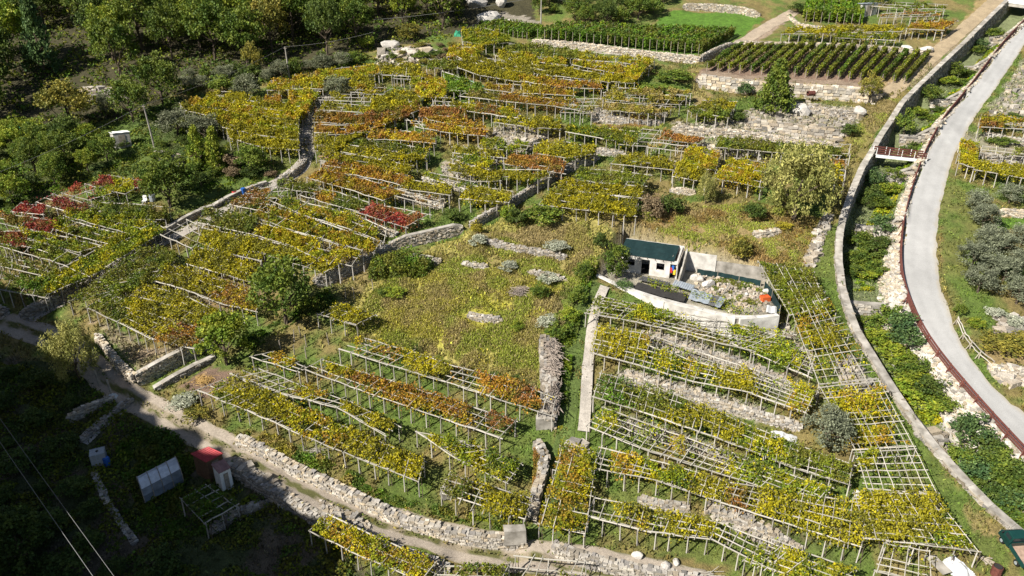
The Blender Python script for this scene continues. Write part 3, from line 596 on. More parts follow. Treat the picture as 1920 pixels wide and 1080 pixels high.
# stream walls
wall_thing('stream_wall', wl[::-1], 'long curved stone wall with flat grey coping along the left of the stream bed', .75, .55, False, (-1, 1), .6, .34, 'concrete', .9)
for i, (a, b, step) in enumerate(DAMS):
    nm = ['highest check dam, by the upper road bridge', 'second check dam from the top of the stream', 'third check dam from the top, between two green thickets', 'check dam just above the footbridge', 'check dam right under the footbridge', 'first check dam below the footbridge', 'second check dam below the footbridge, in wall shadow', 'lowest check dam in the stream bed'][i]
    w_ = gp([a, b]); wall_thing('check_dam', w_, 'pale stone ' + nm, .7, .1, False, (-1,), .7, .36, 'concrete', .6, (1.15, 1.14, 1.12), 'check dams across the stream bed', minh=step * .8)
wall_thing('yard_wall', np.array([GZ(x, y, ZY) for x, y in [(1119, 528), (1180, 546), (1250, 567), (1320, 584), (1381, 600), (1456, 594)]]), 'white plastered retaining wall in front of the ruined house yard', .45, .3, False, (), .5, .3, 'plaster', .7)
def plaster_skin(): pass

# free standing piers: brushwood pier, curved dead-weed wall
wall_thing('stone_pier', gp([(1026, 640), (1027, 680), (1029, 720), (1031, 760), (1026, 800)]), 'broad stone pier carrying a heap of brushwood beside the grassy lane', 1.7, 1.0, False, (-1, 1), .5, .3, None, 1.2)
wall_thing('stone_pier', gp([(1005, 838), (1022, 862), (1017, 895), (1006, 930), (998, 975)]), 'curved stone pier overgrown with dead purple weeds beside the grassy lane', .9, .8, False, (-1, 1), .45, .28, None, .9)
p = P(1022, 800); mb = MB(); mb.box((p[0], p[1], p[2] + .55), (1.9, .8, 1.3), .05, .06); solo(mb, 'concrete_block', M['concrete'], 'pale concrete end block at the foot of the brushwood pier', 'block', p)
p = P(965, 1012); mb = MB(); mb.box((p[0], p[1], p[2] + .6), (1.9, .9, 1.5), .05, .08); solo(mb, 'gate_pier', M['concrete'], 'square stone gate pier at the right end of the track wall', 'pier', p)

# ------------------------------------------------------------------ pergolas and the vines on them
# (front edge px, back edge px, cover, palette): cover is a share, or boxes (x0,y0,x1,y1,density[,palette]) of the photo where leaves hang
PB = {}
PB['front left plot, counted up from dirt track'] = [
 ([(370, 733), (440, 762), (530, 795), (565, 817), (677, 862), (742, 887), (785, 904)], [(440, 705), (500, 735), (560, 765), (620, 790), (680, 815), (740, 840), (795, 865)], [(405, 715, 480, 780, .8, 'yg'), (440, 725, 560, 790, .9, 'oy'), (520, 760, 660, 830, .9, 'y'), (650, 800, 830, 900, .95, 'oy'), (600, 800, 640, 860, .5, 'o')], 'y'),
 ([(431, 701), (490, 724), (530, 740), (640, 767), (722, 817)], [(480, 690), (552, 720), (612, 736), (670, 760), (748, 800)], [(560, 712, 610, 745, .95), (655, 760, 740, 808, .95, 'oy'), (455, 685, 480, 700, .5, 'yg')], 'y'),
 ([(472, 670), (515, 683), (560, 698)], [(512, 661), (545, 672), (575, 690)], [(510, 660, 550, 685, .9)], 'y'),
 ([(572, 694), (672, 732), (815, 780), (937, 822)], [(602, 675), (700, 705), (800, 735), (967, 790)], [(615, 680, 665, 706, .8, 'y'), (682, 708, 835, 770, .95, 'o'), (830, 745, 880, 795, .75, 'o'), (920, 772, 968, 802, .95, 'ru')], 'o'),
 ([(635, 655), (730, 686), (820, 712), (905, 740), (1035, 780)], [(685, 635), (777, 661), (860, 690), (972, 716), (1042, 747)], [(662, 628, 676, 650, .8, 'y'), (705, 645, 765, 668, .7, 'o'), (765, 660, 850, 705, .95, 'oy'), (900, 698, 966, 742, .95, 'o'), (960, 720, 1008, 764, .95, 'ru')], 'o'),
 ([(780, 810), (832, 846), (890, 882), (950, 907)], [(865, 828), (900, 838), (935, 855), (978, 872)], [(800, 805, 850, 845, .8, 'yg'), (850, 845, 965, 900, .85, 'yg')], 'yg'),
 ([(827, 925), (887, 957), (922, 964), (985, 975)], [(842, 890), (895, 910), (945, 925), (998, 935)], [(800, 877, 885, 938, .8, 'ol'), (895, 912, 995, 972, .95, 'oy')], 'oy'),
 ([(595, 590), (622, 600), (668, 611)], [(632, 570), (665, 580), (705, 592)], [(625, 565, 705, 610, .95)], 'oy')]
PB['plot below ruined house, counted up from dirt track'] = [
 ([(1395, 1052), (1480, 1085), (1560, 1105)], [(1445, 1012), (1520, 1045), (1605, 1072)], [(1390, 1010, 1425, 1080, .7, 'yg'), (1455, 1030, 1520, 1085, .95), (1530, 1045, 1600, 1085, .95)], 'yg'),
 ([(1100, 968), (1165, 985), (1230, 1002), (1345, 1013), (1400, 1050), (1450, 1072)], [(1115, 935), (1200, 950), (1280, 965), (1345, 980), (1420, 1005), (1470, 1030)], [(1150, 928, 1212, 968, .8, 'oy'), (1238, 940, 1350, 1002, .95, 'oy'), (1320, 990, 1350, 1015, .9, 'yg'), (1195, 975, 1215, 1010, .6, 'y')], 'yg'),
 ([(1110, 877), (1160, 892), (1200, 894), (1250, 906), (1305, 927), (1347, 942), (1392, 957), (1447, 970), (1497, 990), (1550, 1017), (1615, 1027)], [(1125, 840), (1200, 855), (1300, 885), (1400, 915), (1450, 922), (1500, 925), (1560, 935), (1625, 945)], [(1150, 842, 1200, 892, .85, 'y'), (1215, 865, 1300, 925, .95, 'yg'), (1270, 870, 1362, 940, .9, 'oy'), (1420, 900, 1640, 1040, .98, 'oy'), (1355, 920, 1400, 970, .5, 'ru')], 'yg'),
 ([(1100, 800), (1140, 820), (1205, 842), (1275, 865), (1340, 885), (1455, 922), (1530, 950)], [(1130, 765), (1167, 785), (1255, 808), (1355, 848), (1402, 862), (1470, 890), (1560, 915)], [(1120, 770, 1160, 812, .8, 'yg'), (1200, 785, 1240, 815, .5, 'yg'), (1255, 815, 1285, 850, .6, 'y'), (1375, 830, 1565, 945, .95, 'yg')], 'yg'),
 ([(1110, 745), (1180, 765), (1255, 792), (1312, 810), (1385, 837), (1457, 868), (1530, 892), (1592, 910)], [(1125, 700), (1200, 718), (1290, 748), (1380, 790), (1450, 815), (1530, 850), (1600, 872)], [(1105, 715, 1200, 795, .8, 'g'), (1180, 715, 1290, 780, .95, 'ol'), (1215, 755, 1350, 795, .95, 'oy'), (1340, 780, 1400, 825, .8, 'oy'), (1385, 800, 1490, 875, .9, 'yg'), (1480, 825, 1590, 905, .95, 'ol')], 'yg'),
 ([(1107, 662), (1167, 676), (1240, 700), (1310, 720), (1395, 732), (1435, 752), (1510, 775)], [(1118, 612), (1200, 622), (1290, 655), (1400, 690), (1500, 720), (1530, 735)], [(1095, 592, 1200, 672, .9, 'oy'), (1185, 630, 1215, 660, .9, 'y'), (1225, 662, 1275, 690, .8, 'yg'), (1285, 678, 1325, 705, .8, 'y'), (1337, 695, 1412, 738, .95, 'oy'), (1485, 715, 1545, 765, .98, 'y')], 'yg'),
 ([(1372, 645), (1412, 664), (1460, 683), (1518, 708)], [(1440, 628), (1475, 645), (1500, 655), (1528, 668)], [(1365, 630, 1490, 685, .9)], 'yg'),
 ([(1097, 588), (1180, 602), (1247, 617), (1327, 640), (1372, 643), (1415, 660)], [(1122, 557), (1220, 577), (1322, 597), (1400, 612), (1490, 628)], [(1115, 542, 1185, 580, .75, 'ol'), (1175, 545, 1262, 602, .95, 'yg'), (1375, 590, 1462, 625, .85, 'yg')], 'yg')]
PB['tall corner arbour beside grassy lane'] = [
 ([(1008, 983), (1050, 992), (1097, 1002)], [(1050, 835), (1085, 845), (1122, 852)], [(1005, 905, 1108, 1000, .98, 'y'), (1045, 820, 1115, 930, .85, 'y'), (1050, 850, 1075, 870, .9, 'o')], 'y')]
PB['slanting grid beside stream wall, counted up from truck'] = [
 ([(1640, 1072), (1690, 1085), (1745, 1095)], [(1657, 1020), (1700, 1028), (1742, 1035)], [(1660, 1015, 1700, 1040, .3)], 'yg'),
 ([(1620, 1010), (1735, 1022), (1835, 1036)], [(1600, 925), (1680, 925), (1752, 928)], [(1590, 915, 1790, 1010, .95), (1700, 960, 1825, 1030, .75, 'yg')], 'oy'),
 ([(1622, 918), (1690, 922), (1755, 925)], [(1602, 850), (1660, 846), (1716, 842)], [(1595, 845, 1640, 880, .9, 'yg')], 'yg'),
 ([(1600, 845), (1660, 842), (1712, 838)], [(1535, 728), (1590, 722), (1650, 715)], [(1565, 735, 1650, 782, .8, 'y'), (1590, 800, 1665, 830, .85, 'y')], 'y'),
 ([(1535, 722), (1590, 718), (1645, 712)], [(1478, 570), (1515, 558), (1545, 548)], [(1485, 602, 1520, 645, .8, 'y'), (1520, 615, 1580, 648, .9, 'oy'), (1530, 570, 1560, 590, .5)], 'y'),
 ([(1480, 592), (1520, 585), (1555, 575)], [(1422, 492), (1470, 498), (1522, 510)], .95, 'ol')]
PB['plot left of curved retaining wall, counted up from bare plot'] = [
 ([(163, 578), (200, 593), (247, 618), (297, 643), (365, 655)], [(205, 553), (270, 572), (340, 595), (395, 625)], [(165, 552, 250, 605, .95, 'ol'), (225, 572, 330, 628, .95, 'oy'), (285, 605, 370, 652, .8, 'ru')], 'oy'),
 ([(225, 575), (280, 590), (333, 602), (388, 618)], [(270, 535), (330, 548), (380, 570), (415, 590)], .92, 'oy'),
 ([(287, 527), (367, 550), (400, 566), (440, 577), (480, 585)], [(320, 498), (400, 520), (450, 540), (490, 560)], [(280, 500, 425, 552, .95, 'oy'), (395, 535, 485, 582, .85, 'o')], 'oy'),
 ([(128, 566), (205, 562), (290, 530)], [(262, 468), (300, 470), (335, 482)], .96, 'ol'),
 ([(350, 495), (413, 513), (480, 533)], [(372, 465), (430, 475), (490, 492)], .9, 'oy'),
 ([(440, 462), (500, 478), (560, 500), (610, 512)], [(455, 440), (520, 455), (570, 472), (640, 497)], .75, 'oy'),
 ([(370, 455), (420, 475), (490, 490)], [(378, 428), (440, 440), (500, 462)], .9, 'oy'),
 ([(470, 440), (530, 455), (567, 475), (620, 495), (660, 500)], [(490, 420), (550, 435), (610, 452), (680, 470)], .8, 'y'),
 ([(470, 405), (542, 431), (600, 447), (650, 462), (700, 475)], [(500, 385), (560, 402), (640, 430), (715, 455)], .75, 'y'),
 ([(300, 440), (340, 455), (360, 467)], [(350, 412), (378, 424), (400, 436)], .04, 'ol'),
 ([(370, 418), (430, 432), (470, 440)], [(390, 390), (450, 398), (490, 410)], .88, 'ol'),
 ([(505, 377), (552, 399), (620, 420), (655, 430), (720, 455)], [(530, 368), (600, 387), (665, 403), (725, 430)], [(528, 365, 565, 398, .9, 'yg'), (555, 385, 668, 425, .95, 'y'), (650, 415, 705, 440, .95, 'y')], 'y'),
 ([(433, 385), (470, 395), (507, 400)], [(468, 358), (505, 350), (545, 345)], [(438, 358, 500, 385, .6, 'ru')], 'ru'),
 ([(562, 366), (620, 384), (675, 398)], [(580, 350), (640, 363), (692, 380)], [(595, 362, 630, 382, .8, 'o'), (620, 370, 680, 395, .8, 'ol')], 'ol'),
 ([(520, 352), (550, 358), (590, 364)], [(522, 335), (560, 340), (600, 350)], .85, 'ol')]
PB['far left plot, counted up from track junction'] = [
 ([(-20, 540), (45, 552), (85, 560)], [(-10, 510), (50, 522), (100, 533)], .55, 'g'),
 ([(0, 500), (55, 512), (92, 520)], [(0, 480), (60, 492), (110, 505)], .5, 'ol'),
 ([(92, 552), (180, 514), (260, 464), (312, 432)], [(42, 532), (120, 502), (200, 458), (290, 418)], .95, 'yg'),
 ([(-10, 460), (62, 480), (127, 499)], [(0, 440), (90, 458), (150, 480)], .7, 'ol'),
 ([(47, 446), (100, 462), (150, 475)], [(35, 428), (100, 440), (190, 462)], .8, 'yg'),
 ([(-5, 458), (25, 462), (50, 464)], [(0, 436), (30, 434), (60, 432)], .85, 'dr'),
 ([(87, 426), (150, 445), (215, 461)], [(120, 410), (180, 428), (250, 445)], .8, 'yg'),
 ([(120, 405), (175, 420), (230, 436), (250, 441)], [(150, 392), (210, 400), (295, 422)], .92, 'yg'),
 ([(-5, 418), (45, 430), (97, 438)], [(5, 402), (60, 408), (112, 416)], [(10, 400, 60, 422, .8, 'ru'), (55, 412, 100, 435, .9, 'dr')], 'ru'),
 ([(70, 380), (120, 398), (160, 408)], [(100, 365), (140, 374), (180, 388)], [(98, 372, 130, 390, .7, 'dr'), (124, 385, 164, 402, .95, 'dr')], 'dr'),
 ([(165, 412), (230, 414), (310, 412)], [(185, 380), (240, 382), (318, 390)], .92, 'ol'),
 ([(22, 398), (50, 402), (82, 404)], [(40, 382), (65, 384), (88, 388)], .85, 'r'),
 ([(115, 362), (145, 370), (172, 378)], [(160, 345), (190, 352), (218, 362)], [(130, 350, 152, 362, .9, 'r'), (180, 350, 215, 370, .6, 'yg')], 'r'),
 ([(172, 350), (205, 357), (237, 365)], [(200, 330), (240, 333), (278, 342)], [(170, 328, 212, 350, .9, 'dr'), (195, 332, 250, 358, .8, 'yg'), (252, 338, 280, 352, .8, 'r')], 'r')]
PB['triangular plot left of stone path, counted up from conifers'] = [
 ([(430, 260), (460, 269), (517, 282), (560, 282)], [(425, 242), (480, 254), (560, 264)], .95, 'oy'),
 ([(418, 240), (470, 252), (560, 264)], [(402, 224), (470, 236), (560, 250)], .96, 'oy'),
 ([(392, 224), (440, 237), (500, 245), (560, 252)], [(370, 207), (440, 219), (560, 237)], .96, 'y'),
 ([(345, 207), (400, 220), (470, 232), (560, 242)], [(337, 195), (400, 204), (470, 216), (560, 226)], .95, 'oy'),
 ([(350, 196), (420, 206), (480, 218), (560, 228)], [(372, 184), (440, 194), (500, 206), (560, 214)], .92, 'y'),
 ([(385, 186), (440, 194), (500, 204), (555, 212)], [(405, 170), (440, 174), (500, 188), (545, 196)], .85, 'oy'),
 ([(537, 217), (560, 222), (578, 210)], [(545, 168), (575, 165), (600, 172)], .95, 'y'),
 ([(492, 196), (508, 198), (526, 198)], [(500, 182), (514, 182), (528, 182)], .9, 'o'),
 ([(500, 170), (520, 171), (542, 170)], [(508, 152), (530, 150), (552, 150)], .8, 'y'),
 ([(545, 166), (575, 164), (605, 168)], [(550, 142), (580, 140), (612, 146)], .9, 'y'),
 ([(577, 155), (640, 150), (712, 138)], [(600, 134), (650, 127), (708, 122)], .92, 'y')]
PB['red plot right of stone path, counted up from path bend'] = [
 ([(590, 284), (625, 286), (665, 264)], [(592, 256), (650, 254), (692, 248)], .92, 'oy'),
 ([(590, 250), (650, 252), (700, 244), (740, 228)], [(595, 234), (670, 237), (730, 222)], .85, 'o'),
 ([(588, 230), (680, 234), (740, 228), (788, 207)], [(592, 208), (660, 218), (720, 208), (785, 194)], .92, 'ru'),
 ([(600, 207), (650, 212), (690, 213)], [(606, 192), (655, 198), (695, 200)], .6, 'oy'),
 ([(690, 212), (740, 214), (792, 200)], [(700, 188), (738, 165), (778, 175)], .92, 'oy'),
 ([(600, 188), (650, 190), (700, 192)], [(620, 177), (660, 177), (700, 178)], .2, 'oy'),
 ([(658, 174), (690, 177), (722, 178)], [(670, 163), (700, 163), (725, 165)], .35, 'y'),
 ([(655, 164), (680, 166), (705, 166)], [(660, 147), (680, 144), (702, 143)], .8, 'oy')]
PB['broad slope around red pergola, counted up from meadow'] = [
 ([(665, 398), (710, 412), (760, 427)], [(705, 383), (755, 393), (805, 403)], [(680, 388, 745, 425, .85, 'r'), (710, 400, 735, 412, .8, 'oy'), (740, 405, 785, 425, .9, 'r')], 'r'),
 ([(575, 334), (630, 350), (697, 367), (720, 377)], [(600, 318), (660, 330), (720, 345), (765, 362)], .92, 'o'),
 ([(740, 368), (770, 375), (806, 386)], [(752, 358), (790, 364), (830, 374)], .1, 'ru'),
 ([(600, 320), (685, 332), (740, 343), (765, 352)], [(612, 302), (690, 312), (745, 324), (775, 338)], .9, 'o'),
 ([(600, 302), (690, 314), (740, 324), (765, 330)], [(620, 286), (690, 296), (740, 304), (775, 312)], .92, 'oy'),
 ([(640, 286), (720, 300), (775, 303), (800, 297)], [(655, 273), (730, 284), (770, 290), (805, 282)], .92, 'oy'),
 ([(665, 274), (700, 279), (775, 290), (797, 292)], [(660, 262), (730, 268), (795, 279)], .85, 'ol'),
 ([(690, 262), (737, 262), (770, 266), (815, 270)], [(700, 249), (740, 245), (780, 248), (818, 254)], .85, 'o'),
 ([(777, 238), (815, 245), (850, 251), (912, 256)], [(762, 226), (800, 229), (860, 238), (915, 246)], .75, 'o'),
 ([(802, 225), (860, 236), (912, 243)], [(790, 214), (850, 220), (900, 231)], .72, 'o'),
 ([(785, 220), (830, 223), (875, 225)], [(795, 202), (830, 199), (875, 208)], .92, 'ru'),
 ([(840, 203), (905, 213), (970, 223)], [(840, 192), (905, 195), (975, 206)], [(850, 190, 890, 210, .8, 'oy'), (880, 195, 940, 215, .7, 'ru'), (935, 198, 995, 222, .9, 'y')], 'oy'),
 ([(862, 181), (945, 191), (1027, 198), (1095, 210)], [(880, 171), (950, 178), (1040, 186), (1112, 192)], [(880, 172, 940, 190, .5, 'dry'), (940, 178, 1065, 200, .7, 'o')], 'o'),
 ([(907, 167), (970, 176), (1045, 178), (1077, 181)], [(915, 158), (980, 160), (1060, 168)], .75, 'o')]
PB['plots around stony clearing, counted up from long wall'] = [
 ([(860, 374), (910, 384), (955, 381)], [(880, 348), (920, 352), (962, 360)], .92, 'oy'),
 ([(750, 354), (800, 362), (842, 367)], [(762, 337), (810, 342), (852, 352)], .85, 'oy'),
 ([(792, 333), (835, 345), (880, 356)], [(805, 324), (850, 332), (892, 342)], .25, 'yg'),
 ([(928, 332), (980, 340), (1030, 334)], [(940, 318), (990, 322), (1026, 320)], .75, 'oy'),
 ([(895, 342), (915, 343), (938, 340)], [(900, 324), (918, 322), (940, 322)], .9, 'oy'),
 ([(838, 322), (870, 328), (902, 331)], [(845, 307), (875, 310), (906, 316)], .85, 'oy'),
 ([(945, 308), (1000, 316), (1055, 326)], [(965, 290), (1010, 291), (1062, 304)], .92, 'ru'),
 ([(847, 299), (880, 308), (914, 318)], [(866, 287), (900, 293), (932, 301)], .75, 'yg'),
 ([(1000, 288), (1065, 298), (1115, 290)], [(1000, 270), (1050, 265), (1118, 278)], .92, 'oy'),
 ([(850, 288), (895, 292), (945, 297)], [(848, 276), (890, 276), (940, 281)], .75, 'oy'),
 ([(898, 272), (955, 284), (988, 281)], [(912, 260), (960, 262), (992, 268)], .65, 'yg'),
 ([(985, 240), (1020, 244), (1052, 242)], [(998, 221), (1025, 220), (1052, 223)], .92, 'oy'),
 ([(925, 230), (955, 234), (985, 238)], [(930, 218), (960, 220), (992, 223)], .5, 'oy')]
PB['slope below long pale wall, counted up from bare grid'] = [
 ([(1050, 212), (1080, 214), (1110, 213)], [(1072, 186), (1100, 184), (1128, 186)], .05, 'dry'),
 ([(977, 153), (1040, 163), (1095, 167), (1130, 168)], [(962, 141), (1040, 149), (1122, 154)], .75, 'o'),
 ([(847, 124), (900, 142), (960, 153), (1030, 157)], [(860, 113), (920, 124), (980, 134), (1038, 144)], .95, 'oy'),
 ([(870, 115), (930, 128), (1000, 139), (1100, 150), (1190, 157)], [(852, 104), (930, 112), (1010, 124), (1100, 138), (1182, 147)], .82, 'oy'),
 ([(945, 117), (995, 128), (1080, 143), (1142, 156)], [(928, 105), (1000, 114), (1080, 131), (1150, 143)], .65, 'oy'),
 ([(930, 105), (1005, 116), (1062, 123)], [(936, 96), (1000, 102), (1060, 112)], .85, 'y'),
 ([(1072, 122), (1117, 132), (1165, 139)], [(1076, 112), (1120, 118), (1185, 127)], .92, 'y'),
 ([(945, 100), (1030, 109), (1088, 111)], [(955, 83), (1020, 85), (1080, 94)], .95, 'ol'),
 ([(1085, 112), (1150, 117), (1217, 124)], [(1082, 98), (1150, 102), (1230, 109)], .5, 'oy'),
 ([(1160, 154), (1180, 152), (1197, 149)], [(1172, 120), (1195, 114), (1225, 113)], .8, 'y')]
PB['slope below the wood, counted up from rock outcrop'] = [
 ([(808, 198), (830, 199), (852, 199)], [(815, 183), (835, 183), (852, 185)], .05, 'oy'),
 ([(775, 180), (800, 184), (832, 184)], [(780, 160), (805, 164), (840, 170)], .85, 'y'),
 ([(768, 158), (800, 170), (836, 181)], [(775, 132), (810, 142), (842, 156)], .85, 'y'),
 ([(838, 170), (875, 175), (907, 174)], [(830, 134), (870, 148), (902, 160)], .9, 'bg'),
 ([(738, 148), (758, 150), (782, 150)], [(742, 139), (760, 138), (780, 140)], .05, 'y'),
 ([(715, 141), (760, 143), (790, 142)], [(720, 122), (758, 117), (790, 124)], .85, 'oy'),
 ([(800, 128), (830, 132), (858, 130)], [(805, 112), (830, 112), (862, 114)], .9, 'ol'),
 ([(838, 108), (890, 106), (906, 98)], [(843, 90), (880, 82), (902, 90)], .85, 'y'),
 ([(868, 78), (905, 86), (957, 80)], [(865, 56), (902, 51), (952, 66)], .95, 'yg')]
PB['plots around dry tan grass, counted up from meadow'] = [
 ([(1010, 385), (1093, 394), (1150, 402), (1192, 407)], [(1040, 352), (1110, 362), (1195, 374)], .88, 'oy'),
 ([(1040, 356), (1120, 364), (1200, 372)], [(1062, 336), (1130, 344), (1212, 350)], .85, 'oy'),
 ([(1067, 337), (1120, 344), (1205, 352)], [(1090, 317), (1150, 320), (1222, 330)], .8, 'ol'),
 ([(1145, 308), (1200, 310), (1262, 320)], [(1165, 290), (1210, 292), (1262, 303)], .85, 'oy'),
 ([(1262, 332), (1290, 337), (1322, 342)], [(1268, 308), (1295, 307), (1322, 310)], .9, 'oy'),
 ([(1335, 335), (1380, 344), (1428, 352)], [(1375, 296), (1405, 298), (1436, 306)], .85, 'y'),
 ([(1275, 316), (1305, 320), (1342, 320)], [(1288, 277), (1315, 272), (1350, 290)], .92, 'y'),
 ([(1215, 277), (1255, 282), (1300, 287)], [(1222, 268), (1265, 270), (1310, 276)], .04, 'dry'),
 ([(1160, 272), (1185, 274), (1215, 275)], [(1205, 243), (1222, 243), (1240, 246)], .04, 'dry'),
 ([(1060, 248), (1110, 257), (1160, 267), (1195, 270)], [(1066, 240), (1120, 240), (1200, 248)], .85, 'yg'),
 ([(1232, 263), (1270, 266), (1308, 270)], [(1246, 248), (1285, 252), (1322, 258)], .75, 'ru'),
 ([(1132, 207), (1207, 214), (1247, 212)], [(1136, 192), (1210, 198), (1266, 201)], .85, 'dry'),
 ([(1130, 186), (1200, 194), (1275, 197)], [(1132, 174), (1210, 177), (1290, 181)], .4, 'dry'),
 ([(1140, 178), (1220, 180), (1296, 176)], [(1148, 165), (1220, 168), (1292, 170)], .6, 'dry')]
PB['plots around conical tree, counted up from willow'] = [
 ([(1548, 337), (1565, 338), (1583, 340)], [(1547, 298), (1568, 298), (1588, 300)], [(1545, 298, 1590, 315, .5, 'ru'), (1545, 312, 1575, 338, .7, 'y')], 'y'),
 ([(1555, 287), (1575, 289), (1594, 289)], [(1568, 272), (1582, 272), (1596, 272)], .04, 'ol'),
 ([(1340, 278), (1420, 284), (1500, 291), (1575, 293)], [(1346, 256), (1420, 263), (1500, 273), (1576, 277)], .98, 'ol'),
 ([(1290, 209), (1315, 219), (1365, 222)], [(1298, 198), (1335, 202), (1372, 207)], .85, 'ol'),
 ([(1310, 205), (1340, 207), (1375, 207)], [(1318, 189), (1350, 189), (1382, 191)], .85, 'oy')]
PB['slope above ploughed vineyard, counted up from its wall'] = [
 ([(1567, 72), (1620, 74), (1678, 77)], [(1572, 62), (1625, 63), (1685, 66)], .6, 'yg'),
 ([(1465, 65), (1550, 63), (1620, 61), (1690, 60)], [(1482, 53), (1560, 52), (1630, 50), (1700, 50)], .7, 'oy'),
 ([(1700, 55), (1735, 55), (1768, 58)], [(1715, 42), (1755, 42), (1795, 40)], .75, 'o'),
 ([(1650, 34), (1700, 33), (1762, 30)], [(1655, 26), (1705, 24), (1770, 22)], .2, 'ru'),
 ([(1635, 12), (1700, 17), (1772, 18)], [(1642, 4), (1705, 6), (1775, 10)], .25, 'ol')]
PB['plots right of valley road, counted up from olive trees'] = [
 ([(1825, 319), (1880, 330), (1940, 338)], [(1835, 304), (1880, 309), (1940, 317)], .96, 'oy'),
 ([(1797, 307), (1815, 312), (1832, 318)], [(1800, 262), (1817, 262), (1834, 265)], .96, 'y'),
 ([(1838, 287), (1890, 294), (1940, 297)], [(1842, 275), (1890, 278), (1940, 286)], .08, 'ol'),
 ([(1835, 239), (1900, 242), (1945, 245)], [(1840, 217), (1880, 218), (1945, 230)], [(1830, 213, 1945, 232, .9, 'y'), (1830, 225, 1880, 240, .9, 'ru')], 'y')]
PB['below the dirt track, counted up from frame edge'] = [
 ([(580, 996), (665, 1037), (720, 1066), (790, 1090)], [(613, 964), (690, 1000), (760, 1035), (818, 1056)], [(590, 955, 830, 1085, .97)], 'y'),
 ([(800, 1095), (850, 1100), (930, 1105)], [(835, 1062), (880, 1062), (955, 1060)], [(850, 1055, 955, 1085, .8)], 'ol')]
PB['low bridge of poles over dirt track'] = [
 ([(945, 1085), (1010, 1090), (1085, 1098)], [(965, 1043), (1030, 1048), (1100, 1056)], .03, 'ol')]
PB['shaded vegetable garden'] = [
 ([(383, 983), (415, 965), (447, 947)], [(340, 938), (368, 924), (397, 910)], .85, 'g')]
ORD = ['lowest', 'second', 'third', 'fourth', 'fifth', 'sixth', 'seventh', 'eighth', 'ninth', 'tenth', 'eleventh', 'twelfth', 'thirteenth', 'fourteenth', 'fifteenth', 'sixteenth']
def poly3(pts, h):
    return np.array([P(x, y, h) for x, y in pts])
class Lin:
    def __init__(s, p): s.p = p; d = np.linalg.norm(np.diff(p, axis=0), axis=1); s.s = np.concatenate([[0], np.cumsum(d)]); s.L = s.s[-1]
    def __call__(s, u):
        u = np.asarray(u, float) * s.L; return np.stack([np.interp(u, s.s, s.p[:, k]) for k in range(3)], -1)
